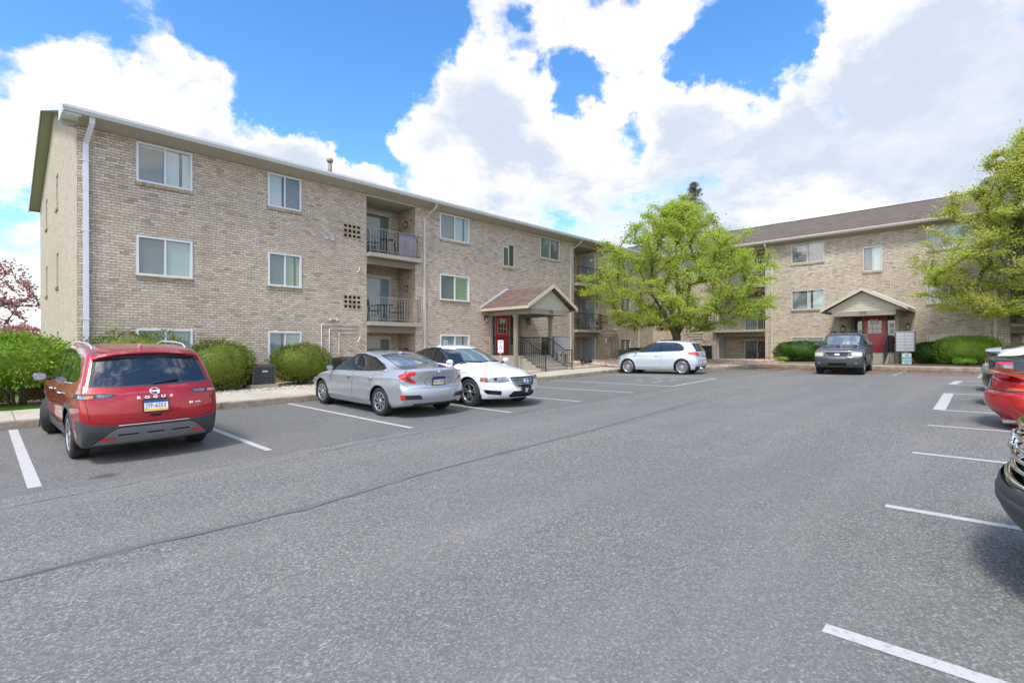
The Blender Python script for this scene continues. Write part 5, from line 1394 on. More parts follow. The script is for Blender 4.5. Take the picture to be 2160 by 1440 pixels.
def shell(S):
    top, xr, xf, plan, sec, bot = S['top'], S['xr'], S['xf'], S['plan'], S['sec'], S['bot']
    W, belt, roofw, zroof = S['W'], S['belt'], S['roofw'], max(p[1] for p in S['top'])
    zr, zf = S['zr'], S['zf']; wrap = S.get('wrap', .16); crown = S.get('crown', .035); bowr = S.get('bowr', .13); bowf = S.get('bowf', .25)
    gpl = S.get('gplan', [(-3, 1), (3, 1)])
    NU, NV, NW = S.get('res', (94, 26, 42))
    xT0, xT1 = tab(xr, zr), tab(xf, zf)
    def width(x, z):
        b = tab(plan, x)
        for xw, amp in S.get('flare', ()):
            b += amp*math.exp(-((x-xw)/.36)**2)*math.exp(-((z-.42)/.32)**2)
        bl = tab(belt, x)
        for z0c, z1c, am in S.get('crease', ()):
            zc = z0c+(z1c-z0c)*(x+2.3)/4.6; b += am*math.exp(-((z-zc)/.035)**2)*max(0, 1-(abs(x)/2.25)**6)
        if z <= bl: return W*b*tab(sec, z)
        t = (z-bl)/max(.05, (zroof-bl)); w0 = W*b*tab(sec, bl)
        w1 = min(w0, roofw*tab(gpl, x))
        return w0+(w1-w0)*min(1.15, t)**.92
    def P(u, v, w):
        xs = xT0+(xT1-xT0)*u
        sgn = 1 if xs > S.get('xmid', 0) else -1
        zt = tab(top, xs+(wrap if sgn > 0 else S.get('wrapr', .10))*sgn*v*v*(1 if abs(xs) < 2.4 else 0))-crown*v*v
        zb = tab(bot, xs); z = zb+(zt-zb)*w
        x0 = tab(xr, min(z, zr))+bowr*abs(v)**3; x1 = tab(xf, min(z, zf))-bowf*abs(v)**2.6
        x = x0+(x1-x0)*u
        return (x, v*width(x, z), z)
    bm = bmesh.new(); vid = {}
    us = [.5-.5*cos(pi*(i/NU))*.35-.325*(1-2*i/NU) for i in range(NU+1)]; us[0], us[-1] = 0, 1
    vs = [-1+2*j/NV for j in range(NV+1)]; ws = [k/NW for k in range(NW+1)]
    def V(i, j, k):
        key = (i, j, k)
        if key not in vid: vid[key] = bm.verts.new(P(us[i], vs[j], ws[k]))
        return vid[key]
    def q(a, b, c, d): bm.faces.new((V(*a), V(*b), V(*c), V(*d)))
    for i in range(NU):
        for k in range(NW):
            q((i, 0, k), (i+1, 0, k), (i+1, 0, k+1), (i, 0, k+1)); q((i, NV, k+1), (i+1, NV, k+1), (i+1, NV, k), (i, NV, k))
        for j in range(NV):
            q((i, j, NW), (i+1, j, NW), (i+1, j+1, NW), (i, j+1, NW)); q((i, j+1, 0), (i+1, j+1, 0), (i+1, j, 0), (i, j, 0))
    for j in range(NV):
        for k in range(NW):
            q((0, j, k+1), (0, j+1, k+1), (0, j+1, k), (0, j, k)); q((NU, j, k), (NU, j+1, k), (NU, j+1, k+1), (NU, j, k+1))
    for _ in range(S.get('smooth', 2)): bmesh.ops.smooth_vert(bm, verts=bm.verts[:], factor=.5, use_axis_x=True, use_axis_y=True, use_axis_z=True)
    bmesh.ops.recalc_face_normals(bm, faces=bm.faces[:]); bm.normal_update()
    lay = bm.faces.layers.int.new('pid')
    return bm, lay
AX = {'S': ((0, 2), lambda n, c: abs(n.y) > .30), 'R': ((1, 2), lambda n, c: n.x < -.22), 'F': ((1, 2), lambda n, c: n.x > .12), 'T': ((0, 1), lambda n, c: n.z > .55),
      'SR': ((0, 2), lambda n, c: abs(n.y) > .12 and c.x < 0), 'SF': ((0, 2), lambda n, c: abs(n.y) > .12 and c.x > 0), 'RW': ((1, 2), lambda n, c: n.x < -.05 and c.x < 0), 'FW': ((1, 2), lambda n, c: n.x > .05 and c.x > 0)}
def inpoly(p, poly):
    x, y = p; c = False; j = len(poly)-1
    for i in range(len(poly)):
        a, b = poly[i], poly[j]
        if (a[1] > y) != (b[1] > y) and x < (b[0]-a[0])*(y-a[1])/(b[1]-a[1])+a[0]: c = not c
        j = i
    return c
def cut(bm, lay, poly, ax, pid, mirror=True, cond=None, only=None):
    """score the outline of poly (seen along ax) into the shell and number the faces inside it"""
    (i0, i1), sel = AX[ax]
    polys = [poly]
    if mirror and ax in ('R', 'F', 'T', 'RW', 'FW'):
        k = 1 if ax == 'T' else 0
        polys.append([tuple(-c if n == k else c for n, c in enumerate(p)) for p in poly])
    for pl in polys:
        x0 = min(p[0] for p in pl); x1 = max(p[0] for p in pl); y0 = min(p[1] for p in pl); y1 = max(p[1] for p in pl)
        def near(f):
            c = f.calc_center_median()
            if not sel(f.normal, c) or (cond and not cond(f.normal, c)) or (only is not None and f[lay] not in only): return False
            a = [v.co[i0] for v in f.verts]; b = [v.co[i1] for v in f.verts]
            return max(a) > x0 and min(a) < x1 and max(b) > y0 and min(b) < y1
        fs = [f for f in bm.faces if near(f)]
        for a, b in zip(pl, pl[1:]+pl[:1]):
            e = Vector((b[0]-a[0], b[1]-a[1])); 
            if e.length < 1e-6: continue
            no = Vector((0, 0, 0)); no[i0] = e.y; no[i1] = -e.x; co_ = Vector((0, 0, 0)); co_[i0] = a[0]; co_[i1] = a[1]
            ax0, ax1 = min(a[0], b[0])-.03, max(a[0], b[0])+.03; ay0, ay1 = min(a[1], b[1])-.03, max(a[1], b[1])+.03
            sub = []
            for f in fs:
                p = [v.co[i0] for v in f.verts]; q = [v.co[i1] for v in f.verts]
                if max(p) > ax0 and min(p) < ax1 and max(q) > ay0 and min(q) < ay1: sub.append(f)
            if not sub: continue
            geo = list({v for f in sub for v in f.verts})+list({ed for f in sub for ed in f.edges})+sub
            r = bmesh.ops.bisect_plane(bm, geom=geo, dist=1e-5, plane_co=co_, plane_no=no)
            old = set(sub); fs = [f for f in fs if f.is_valid and f not in old]+[g for g in r['geom'] if isinstance(g, bmesh.types.BMFace)]+[f for f in sub if f.is_valid]
            fs = list(set(fs))
        for f in fs:
            if not f.is_valid: continue
            c = f.calc_center_median()
            if inpoly((c[i0], c[i1]), pl) and (cond is None or cond(f.normal, c)): f[lay] = pid
def circ(cx, cz, r, n=26, a0=0, a1=360): return [(cx+r*cos(radians(a0+(a1-a0)*i/n)), cz+r*sin(radians(a0+(a1-a0)*i/n))) for i in range(n+(a1-a0 < 360))]
def grow(poly, d):
    """offset a polygon outwards by d (d < 0: inwards)"""
    n = len(poly); A = sum(poly[i][0]*poly[(i+1) % n][1]-poly[(i+1) % n][0]*poly[i][1] for i in range(n)); s = 1 if A > 0 else -1; out = []
    for i in range(n):
        p, q, r = Vector(poly[i-1]), Vector(poly[i]), Vector(poly[(i+1) % n])
        e1 = (q-p).normalized(); e2 = (r-q).normalized(); n1 = Vector((e1.y, -e1.x))*s; n2 = Vector((e2.y, -e2.x))*s
        m = n1+n2; k = 2*d/max(.35, m.length_squared); out.append(tuple(q+m*k))
    return out
def seam(bm, lay, poly, ax, pid_seam, pid_in, w=.007, **k):
    cut(bm, lay, grow(poly, w), ax, pid_seam, only=k.pop('only', {0, pid_seam}), **k)
    cut(bm, lay, poly, ax, pid_in, only={pid_seam}, **k)
def part_objects(bm, lay, spec, root, paint):
    """spec: pid -> (part name, material, parent pid or None, inset). pid 0 is the body; several pids may merge into the body by name None"""
    objs = {}
    for f in bm.faces: f.smooth = True
    for e in bm.edges:
        if len(e.link_faces) == 2 and e.link_faces[0].normal.angle(e.link_faces[1].normal, 0) > radians(38): e.smooth = False
    groups = {}
    for f in bm.faces: groups.setdefault(f[lay], []).append(f)
    def mk(name, fsets, mats, parent, thick):
        me = bpy.data.meshes.new(name); vi = {}; vs = []; fs = []; mi = []
        for k, F in enumerate(fsets):
            for f in F:
                ids = []
                for v in f.verts:
                    if v not in vi: vi[v] = len(vs); vs.append(tuple(v.co-v.normal*thick) if thick else tuple(v.co))
                    ids.append(vi[v])
                fs.append(ids); mi.append(k)
        me.from_pydata(vs, [], fs)
        for m in mats: me.materials.append(MATS[m])
        me.polygons.foreach_set('material_index', mi); me.polygons.foreach_set('use_smooth', [True]*len(fs)); me.update()
        try: me.set_sharp_from_angle(angle=radians(40))
        except Exception: pass
        o = bpy.data.objects.new(name, me); COL.objects.link(o); o.parent = parent; return o
    body_sets = [groups.get(0, [])]; mats = [paint]
    for pid, F in groups.items():
        if pid > 0 and spec[pid][0] is None: body_sets.append(F); mats.append(spec[pid][1])
    body = mk('body', body_sets, mats, root, 0); objs[0] = body
    # split left/right or separate islands of one pid into single parts
    for pid, F in sorted(groups.items()):
        if pid <= 0 or spec[pid][0] is None: continue
        name, mat, ppid, thick = (list(spec[pid])+[None, 0])[:4] if len(spec[pid]) < 4 else spec[pid]
        left = set(F)
        islands = []
        while left:
            st = [left.pop()]; isl = []
            while st:
                f = st.pop(); isl.append(f)
                for e in f.edges:
                    for g in e.link_faces:
                        if g in left: left.remove(g); st.append(g)
            islands.append(isl)
        islands.sort(key=len, reverse=True)
        big = [i for i in islands if sum(f.calc_area() for f in i) > .0015]
        for isl in big or islands[:1]:
            par = root if ppid is None else objs.get(ppid, body)
            o = mk(name, [isl], [mat], par, thick)
            objs.setdefault(pid, o)
    bm.free(); return objs, body
def wheel(root, x, y, R_, W_, style, turn=0, side=1, nsp=10, rr=.68, rim='rim_silver'):
    """one wheel: hub face towards side*y"""
    w = bpy.data.objects.new('wheel', None); COL.objects.link(w); w.parent = root; w.location = (x, y, R_); w.rotation_euler = (0, 0, turn)
    s = side; h = W_/2
    g = MB(); prof = [(R_*rr, -h*.9), (R_*rr+.01, -h*.98), (R_*.86, -h), (R_*.955, -h*.86), (R_, -h*.6), (R_, h*.6), (R_*.955, h*.86), (R_*.86, h), (R_*rr+.01, h*.98), (R_*rr, h*.86)]
    g.lathe([(a, b*s) for a, b in prof], 36)
    for sg in (-.35, 0, .35):
        pass
    g.build('tyre', 'rubber', w)
    g = MB(); ri = R_*rr
    g.lathe([(ri+.004, .86*h*s), (ri-.008, .93*h*s), (ri-.02, .84*h*s), (ri-.03, .2*h*s), (ri*.9, -.4*h*s), (0, -.4*h*s)], 30); g.build('rim_barrel', 'rim_dark', w)
    g = MB(); g.lathe([(ri+.006, .86*h*s), (ri+.002, .95*h*s), (ri-.014, .95*h*s), (ri-.024, .84*h*s)], 36)
    def spoke(q0, q1, w0, w1, r0, r1, d0=.80, d1=.86, t=.03):
        c0, c1 = (cos(q0), sin(q0)), (cos(q1), sin(q1)); n0 = (-c0[1], c0[0]); n1 = (-c1[1], c1[0])
        A = [(c0[0]*r0+n0[0]*w0, c0[1]*r0+n0[1]*w0), (c1[0]*r1+n1[0]*w1, c1[1]*r1+n1[1]*w1), (c1[0]*r1-n1[0]*w1, c1[1]*r1-n1[1]*w1), (c0[0]*r0-n0[0]*w0, c0[1]*r0-n0[1]*w0)]
        dd = [d0, d1, d1, d0]
        g.add([(a[0], h*d*s, a[1]) for a, d in zip(A, dd)]+[(a[0], (h*d-t)*s, a[1]) for a, d in zip(A, dd)], [(0, 1, 2, 3), (4, 7, 6, 5), (0, 4, 5, 1), (1, 5, 6, 2), (2, 6, 7, 3), (3, 7, 4, 0)])
    if style == 'swirl':
        for k in range(nsp):
            q = 2*pi*k/nsp; spoke(q, q+.30, .018, .012, .05, ri-.012); spoke(q+.10, q+.52, .010, .022, ri*.45, ri-.012)
    elif style == 'double5':
        for k in range(5):
            q = 2*pi*k/5+.3; spoke(q-.16, q-.20, .018, .016, .045, ri-.012); spoke(q+.16, q+.20, .018, .016, .045, ri-.012); spoke(q, q, .030, .012, .04, ri*.45)
    elif style == 'multi':
        for k in range(nsp): q = 2*pi*k/nsp; spoke(q, q+.05, .012, .018, .05, ri-.012)
    elif style == 'five':
        for k in range(5): q = 2*pi*k/5+.2; spoke(q, q, .035, .048, .04, ri-.012)
    elif style == 'v5':
        for k in range(5):
            q = 2*pi*k/5+.15; spoke(q-.1, q-.30, .022, .022, .05, ri-.012, t=.04); spoke(q+.1, q+.26, .02, .014, .05, ri-.012, t=.04)
    g.lathe([(.0, .88*h*s), (.045, .87*h*s), (.06, .80*h*s), (.06, .4*h*s)], 14)
    g.build('rim', rim, w)
    return w
def wheels(root, S, style, steer=0, nsp=10, rr=.68, rim='rim_silver', track=None):
    R_, W_ = S['R'], S.get('TW', .22); ty = track or (S['W']-.025-W_/2)
    for x, st in ((S['xa'], steer), (S['xb'], 0)):
        for s in (1, -1): wheel(root, x, s*ty, R_, W_, style, st, s, nsp, rr, rim)
def underbody(root, S):
    L0, L1 = S['xr'][0][1], S['xf'][0][1]; g = MB(); g.box((L0+.25, -S['W']*.62, .22), (L1-.3, S['W']*.62, .75))
    for x in (S['xa'], S['xb']):
        for s in (1, -1):
            n = 14; r = S['R']+S.get('arch', .06)+.02; yo = s*(S['W']-.05); yi = s*(S['W']-.42); vs = []
            for i in range(n+1):
                q = radians(-25+230*i/n); vs += [(x+r*cos(q), yo, S['R']+r*sin(q)), (x+r*cos(q), yi, S['R']+r*sin(q))]
            g.add(vs, [(2*i, 2*i+2, 2*i+3, 2*i+1) for i in range(n)]); g.add([vs[2*i+1] for i in range(n+1)], [tuple(range(n+1))])
    for x in (S['xa'], S['xb']): g.tube([(x, -S['W']+.2, S['R']), (x, S['W']-.2, S['R'])], .05, 6)
    g.build('underbody', 'under_black', root, recalc=False)
def arches(bm, lay, S, lip=0, pid_lip=None, bottom=.0):
    a = S['R']+S.get('arch', .06)
    for x in (S['xa'], S['xb']):
        if lip: cut(bm, lay, circ(x, S['R'], a+lip), 'S', pid_lip)
        cut(bm, lay, circ(x, S['R'], a)+[], 'S', -1)
        cut(bm, lay, [(x-a*.985, -.05), (x+a*.985, -.05), (x+a*.985, S['R']), (x-a*.985, S['R'])], 'S', -1)
    bmesh.ops.delete(bm, geom=[f for f in bm.faces if f[lay] == -1], context='FACES')
def mirror_part(root, x, y, z, s, paint, glassm='mirror_glass', size=1.0, rearface=True):
    """door mirror on side s (+1 left)"""
    g = MB(); w, h, d = .19*size, .135*size, .13*size; cx, cy = x, y+s*(w/2+.035)
    prof = []
    for i in range(9):
        ph = pi*i/8
        prof.append((sin(ph)**.6, -cos(ph)))
    vs = []; n = 12
    for (r, t) in prof:
        for k in range(n):
            q = 2*pi*k/n; a = abs(cos(q))**.7*(1 if cos(q) > 0 else -1); b = abs(sin(q))**.7*(1 if sin(q) > 0 else -1)
            vs.append((cx+d*.5*b*r*(1.0 if b > 0 else .35), cy+t*w/2*s, z+a*r*h/2*(1-.15*t)))
    g.add(vs, [(i*n+k, i*n+(k+1) % n, (i+1)*n+(k+1) % n, (i+1)*n+k) for i in range(8) for k in range(n)], True)
    g.mi = 1; g.tube([(x+.01, y-s*.02, z-h*.35), (x+.01, y+s*.07, z-h*.25)], [.04, .025], 6)
    o = g.build('door_mirror', [paint, 'black_gloss'], root)
    g = MB(); n = 16; g.add([(cx-d*k_, cy+w*.42*abs(cos(2*pi*i/n))**.7*(1 if cos(2*pi*i/n) > 0 else -1), z+h*.40*abs(sin(2*pi*i/n))**.7*(1 if sin(2*pi*i/n) > 0 else -1)) for k_ in (.15, .18) for i in range(n)], [tuple(range(n)), tuple(range(n, 2*n))]+[(i, (i+1) % n, n+(i+1) % n, n+i) for i in range(n)]); g.build('mirror_glass', glassm, o)
    return o
def handle(root, x, y, z, s, mat, L=.19):
    g = MB(); g.tube([(x-L/2, y, z), (x-L/2+.03, y+s*.035, z+.004), (x+L/2-.03, y+s*.037, z+.01), (x+L/2, y, z+.01)], [.012, .016, .016, .012], 6)
    return g.build('door_handle', mat, root)
def plate(root, M, w, h, txt, frame=None):
    def fm(a, b, c): return tuple(M @ Vector((a, b, c)))
    g = MB(); g.box((-w/2, -h/2, 0), (w/2, h/2, .008), fm); p = g.build('license_plate', 'plate_white', root)
    g = MB(); g.box((-w/2+.003, h/2-.033, .008), (w/2-.003, h/2-.003, .0095), fm); g.build('plate_band', 'plate_blue', p)
    g = MB(); g.box((-w/2+.003, -h/2+.003, .008), (w/2-.003, -h/2+.036, .0095), fm); g.build('plate_band', 'plate_yellow', p)
    if frame:
        g = MB()
        for a, b, c, d in ((-w/2-.012, -w/2, -h/2-.01, h/2+.01), (w/2, w/2+.012, -h/2-.01, h/2+.01)): g.box((a, c, -.002), (b, d, .012), fm)
        g.box((-w/2, h/2, -.002), (w/2, h/2+.03, .0125), fm); g.box((-w/2, -h/2-.012, -.002), (w/2, -h/2, .0125), fm); g.build('plate_frame', frame, p)
    if txt: text_mesh('plate_number', txt, h*.56, 'sign_ink', p, M @ Matrix.Translation((0, -.001, .0095)), .0008, 0, .80)
    return p
def ray(S_bm_tree, o, d):
    h = S_bm_tree.ray_cast(Vector(o), Vector(d)); return h[0], h[1]
from mathutils.bvhtree import BVHTree
def surf(tree, o, d, off=.004):
    """frame on the shell where the ray o->d hits: returns point, normal"""
    h = tree.ray_cast(Vector(o), Vector(d))
    return (h[0]+h[1]*off, h[1]) if h[0] is not None else (Vector(o), -Vector(d))
def surf_frame(tree, o, d, up=(0, 0, 1), off=.004):
    p, n = surf(tree, o, d, off); u = Vector(up); r = u.cross(n).normalized(); u2 = n.cross(r).normalized()
    return Matrix(((r.x, u2.x, n.x, p.x), (r.y, u2.y, n.y, p.y), (r.z, u2.z, n.z, p.z), (0, 0, 0, 1)))
def skid_line(tree, pts, o_axis, d, r, name, mat, parent, n=6, off=.004):
    P = [surf(tree, p, d, off)[0] for p in pts]; g = MB(); g.tube(P, r, n); return g.build(name, mat, parent)
def ring(M, a, b, r, n=22):
    return [tuple(M @ Vector((a*cos(2*pi*i/n), b*sin(2*pi*i/n), 0))) for i in range(n+1)]
def place(root, x, y, head, label, sx=1.0, sy=1.0, sz=1.0, group=None, z=None):
    fx, fy = cos(head), sin(head)
    zf = G(x+fx*1.3, y+fy*1.3); zb_ = G(x-fx*1.3, y-fy*1.3)
    lx, ly = -fy, fx; zl = G(x+lx*.8, y+ly*.8); zr = G(x-lx*.8, y-ly*.8)
    root.location = (x, y, (zf+zb_+zl+zr)/4 if z is None else z)
    root.rotation_mode = 'XYZ'
    root.rotation_euler = (math.atan2(zl-zr, 1.6), -math.atan2(zf-zb_, 2.6), head)
    root.scale = (sx, sy, sz); tag(root, label, 'car', group or 'cars parked in the lot')
def car_root(name): return empty(name)
def mul(poly, kx=1, kz=1): return [(x*kx, z*kz) for x, z in poly]
def wiper(tree, root, p0, p1, d=(1, 0, 0), name='wiper'):
    A = surf(tree, p0, d, .015)[0]; B = surf(tree, p1, d, .015)[0]; C = (A+B)/2
    g = MB(); g.tube([A, C+Vector((0, 0, .0)), B], [.014, .010, .007], 5); return g.build(name, 'rubber', root)

# ---- red crossover seen from behind
def red_suv():
    S = dict(crease=((.97, .93, .016), (.52, .50, .014)), W=.93, R=.355, TW=.235, xa=1.36, xb=-1.345, arch=.055, roofw=.70, zr=1.575, zf=.86, wrap=.20, wrapr=.08, crown=.025, bowr=.11, bowf=.28,
        top=[(-2.1, 1.50), (-1.93, 1.585), (-1.6, 1.645), (-.9, 1.685), (-.2, 1.69), (.3, 1.655), (.75, 1.53), (1.1, 1.30), (1.38, 1.10), (1.7, 1.03), (2.05, .95), (2.25, .86)],
        xr=[(.22, -2.12), (.34, -2.24), (.5, -2.31), (.66, -2.325), (.84, -2.31), (1.0, -2.275), (1.09, -2.22), (1.3, -2.10), (1.5, -1.97), (1.6, -1.91)],
        xf=[(.22, 2.15), (.4, 2.3), (.6, 2.33), (.8, 2.30), (.86, 2.26)],
        plan=[(-2.33, .89), (-2.15, .94), (-1.8, .97), (-1.2, .985), (0, .99), (1.2, .99), (1.8, .95), (2.1, .88), (2.33, .74)],
        sec=[(.2, .93), (.35, .965), (.55, .985), (.75, 1.0), (.92, .99), (1.05, .955), (1.2, .92)],
        belt=[(-2.4, 1.10), (-1, 1.10), (1.2, 1.04), (2.4, 1.1)], bot=[(-2.3, .30), (-1.9, .24), (1.9, .22), (2.3, .28)], flare=((1.36, .025), (-1.345, .03)),
        gplan=[(-2.2, .95), (-1.7, .98), (-1, 1), (.5, 1), (1.1, .96)])
    bm, lay = shell(S); tree = BVHTree.FromBMesh(bm)
    r = car_root('red_suv')
    spec = {1: ('cladding', 'cladding', None, 0), 2: (None, 'seam_dark'), 3: ('window_trim', 'black_gloss', None, 0), 4: ('side_window', 'car_glass', None, .004), 5: ('rear_window', 'car_glass', None, .004),
            6: ('tail_light', 'lens_clear', None, 0), 7: ('tail_light', 'lens_orange', None, 0), 8: ('rear_bumper', 'cladding', None, 0), 9: ('skid_plate', 'skid_grey', None, -.012), 10: ('reflector', 'lens_red', None, -.014),
            11: ('windshield', 'car_glass', None, .003), 12: ('tailgate', 'paint_red', None, 0), 13: ('door', 'paint_red', None, 0), 14: ('headlight', 'lens_clear', None, 0), 15: ('grille', 'black_gloss', None, 0), 16: (None, 'cladding_dark')}
    # tailgate and its shut line
    tg = [(-.76, .62), (-.50, .58), (.50, .58), (.76, .62), (.80, .90), (.80, 1.06), (.775, 1.10), (.655, 1.565), (-.655, 1.565), (-.775, 1.10), (-.80, 1.06), (-.80, .90)]
    seam(bm, lay, tg, 'R', 2, 12, .008, mirror=False)
    cut(bm, lay, [(-.76, 1.10), (-.40, 1.085), (.40, 1.085), (.76, 1.10), (.65, 1.55), (-.65, 1.55)], 'R', 16, mirror=False, only={12, 0, 2})
    cut(bm, lay, [(-.725, 1.125), (-.38, 1.105), (.38, 1.105), (.725, 1.125), (.625, 1.49), (-.625, 1.49)], 'R', 5, mirror=False, only={16})
    # lamps: slim wedge across the corner
    cut(bm, lay, [(.44, .985), (.54, .948), (.80, .938), (1.2, .938), (1.2, 1.00), (.80, 1.012), (.50, 1.005)], 'RW', 16)
    cut(bm, lay, [(.50, .982), (.56, .958), (.68, .953), (.68, .996), (.53, .994)], 'RW', 6, only={16})
    cut(bm, lay, [(.72, .953), (.80, .953), (.80, .992), (.72, .992)], 'RW', 7, only={16}, cond=lambda n, c: c.x < -2.0)
    cut(bm, lay, [(.80, .95), (.93, .95), (.93, .995), (.80, .995)], 'RW', 6, only={16}, cond=lambda n, c: c.x < -2.06)
    # bumper and cladding
    cut(bm, lay, [(-1.2, .15), (1.2, .15), (1.2, .66), (.92, .64), (.72, .575), (.46, .55), (-.46, .55), (-.72, .575), (-.92, .64), (-1.2, .66)], 'RW', 8, mirror=False, cond=lambda n, c: c.x < -1.9)
    cut(bm, lay, [(-2.4, .15), (-2.4, .66), (-2.12, .655), (-1.98, .48), (-1.9, .15)], 'SR', 8, cond=lambda n, c: abs(n.y) > .6)
    cut(bm, lay, [(-.74, .29), (-.52, .485), (-.44, .52), (.44, .52), (.52, .485), (.74, .29)], 'R', 9, mirror=False, only={8})
    cut(bm, lay, [(.46, .352), (.66, .352), (.64, .40), (.50, .40)], 'R', 10, only={9})
    for y0, y1 in ((-.12, .12), (-.46, -.2), (.2, .46)): cut(bm, lay, [(y0, .41), (y1, .41), (y1-.02, .432), (y0+.02, .432)], 'R', 2, mirror=False, only={9})
    cut(bm, lay, [(-1.0, .18), (1.0, .18), (1.0, .41), (-1.0, .41)], 'S', 1, only={0})
    arches(bm, lay, S, .075, 1)
    # side glass
    dlo = [(1.12, 1.075), (.62, 1.48), (.30, 1.585), (-.2, 1.615), (-.9, 1.60), (-1.42, 1.52), (-1.78, 1.28), (-1.80, 1.20), (-1.5, 1.135), (-.8, 1.105)]
    cut(bm, lay, grow(dlo, .012), 'S', 3, only={0}); 
    cut(bm, lay, [(1.0, 1.095), (.60, 1.45), (.30, 1.55), (.06, 1.575), (.02, 1.10)], 'S', 4, only={3})
    cut(bm, lay, [(-.04, 1.10), (0, 1.575), (-.85, 1.575), (-.92, 1.12)], 'S', 4, only={3})
    cut(bm, lay, [(-.98, 1.13), (-.91, 1.575), (-1.38, 1.49), (-1.70, 1.27), (-1.71, 1.21), (-1.5, 1.155)], 'S', 4, only={3})
    seam(bm, lay, [(1.12, 1.05), (1.16, .55), (1.05, .42), (.02, .42), (.0, 1.06)], 'S', 2, 13, .006)
    seam(bm, lay, [(-.02, 1.06), (.0, .42), (-.78, .42), (-.98, .70), (-1.05, 1.08)], 'S', 2, 13, .006)
    cut(bm, lay, [(-.70, 1.08), (.70, 1.08), (.60, 1.55), (-.60, 1.55)], 'F', 11, mirror=False, only={0}, cond=lambda n, c: n.z < .93)
    cut(bm, lay, [(.48, .80), (.95, .84), (.95, .90), (.50, .88)], 'FW', 14, only={0}); cut(bm, lay, [(-.4, .5), (.4, .5), (.45, .85), (-.45, .85)], 'FW', 15, mirror=False, only={0})
    objs, body = part_objects(bm, lay, spec, r, 'paint_red')
    doors = [o for o in kids(r) if o.name.startswith('door')]
    for s in (1, -1):
        mirror_part(r, .90, s*.88, 1.10, s, 'black_gloss', size=1.12)
        for x in (.18, -.82):
            p, n = surf(tree, (x, s*2, .94), (0, -s, 0), .0); handle(r, x, p.y, .945, s, 'chrome')
        # roof rail and window chrome
        g = MB(); P = []
        for x in rng(-1.55, .55, .15):
            q, n = surf(tree, (x, s*.62, 3), (0, 0, -1), 0); P.append(q+Vector((0, 0, .045)))
        P[0].z -= .045; P[-1].z -= .045; g.tube(P, .015, 6); g.build('roof_rail', 'pale_metal', r)
        P = [surf(tree, (x, s*2, z), (0, -s, 0), .006)[0] for x, z in ((1.13, 1.068), (-.8, 1.098), (-1.5, 1.128))]
        g = MB(); g.tube(P, .009, 5); g.tube([surf(tree, (x, s*2, z), (0, -s, 0), .006)[0] for x, z in ((-1.38, 1.545), (-.9, 1.613), (-.2, 1.628), (.3, 1.60))], .007, 5); g.build('window_chrome', 'chrome', r)
    # spoiler lip, fin, wiper, emblem, letters, plate recess shadow
    g = MB(); prof = []
    for i, y in enumerate(rng(-.68, .68, .08)):
        k = 1-abs(y/.68)**4*.6; q, n = surf(tree, (-1.86, y, 3), (0, 0, -1), 0)
        prof.append([(q.x+.10, y, q.z+.006), (q.x-.10*k-.02, y, q.z-.008), (q.x-.13*k-.02, y, q.z-.035), (q.x-.06, y, q.z-.075), (q.x+.10, y, q.z-.05)])
    m = 5; vs = [v for p in prof for v in p]; g.add(vs, [(i*m+k, i*m+(k+1) % m, (i+1)*m+(k+1) % m, (i+1)*m+k) for i in range(len(prof)-1) for k in range(m)]+[tuple(range(m)), tuple(range(len(vs)-m, len(vs)))], False)
    g.build('roof_spoiler', 'paint_red', r)
    g = MB(); q = surf(tree, (-1.45, 0, 3), (0, 0, -1), 0)[0]; g.add([(q.x-.09, -.012, q.z-.004), (q.x+.09, -.03, q.z-.004), (q.x+.09, .03, q.z-.004), (q.x-.09, .012, q.z-.004), (q.x-.07, 0, q.z+.055)], [(0, 1, 2, 3), (0, 1, 4), (1, 2, 4), (2, 3, 4), (3, 0, 4)]); g.build('antenna_fin', 'paint_red', r)
    wiper(tree, r, (-4, -.33, 1.15), (-4, .02, 1.115)); 
    M = surf_frame(tree, (-4, 0, 1.005), (1, 0, 0)); g = MB(); g.tube(ring(M, .058, .050, 0), .011, 6); g.box((-.062, -.012, -.002), (.062, .012, .012), lambda a, b, c: tuple(M @ Vector((a, b, c)))); g.build('emblem', 'chrome', r)
    for i, ch in enumerate('ROGUE'):
        M = surf_frame(tree, (-4, .205-.1025*i, .925), (1, 0, 0)); text_mesh('badge_letter', ch, .052, 'chrome', r, M, .004, .002, 1.45)
    M = surf_frame(tree, (-4, -.47, .80), (1, 0, 0)); text_mesh('badge_letter', 'SV', .042, 'chrome', r, M, .003, .003, 1.2); M = surf_frame(tree, (-4, -.565, .80), (1, 0, 0)); text_mesh('badge_letter', 'AWD', .028, 'chrome', r, M, .003, .001, 1.2)
    M = surf_frame(tree, (-4, 0, .80), (1, 0, 0), off=.012); plate(r, M, .305, .155, 'JYF-6253', 'rubber')
    for z, yy in ((.885, .62), (.70, .55)):
        P = [surf(tree, (-4, y, z+(.03 if abs(y) > .45 and z > .8 else 0)*0), (1, 0, 0), .002)[0] for y in rng(-yy, yy, .06)]
    g = MB(); M = surf_frame(tree, (-4, 0, .66), (1, 0, 0), off=.002); g.add([tuple(M @ Vector(v)) for v in ((-.09, .02, 0), (.09, .02, 0), (.055, -.015, 0), (-.055, -.015, 0))], [(0, 1, 2, 3)]); g.build('latch_recess', 'under_black', r)
    g = MB(); M = surf_frame(tree, (-4, 0, .565), (1, 0, 0), off=.0)
    P = [surf(tree, (-4, y, .553), (1, 0, 0), .004)[0] for y in rng(-.45, .45, .05)]; g.tube(P, .007, 5); g.build('bumper_trim', 'pale_metal', r)
    underbody(r, S); wheels(r, S, 'v5', steer=radians(-24)); return r

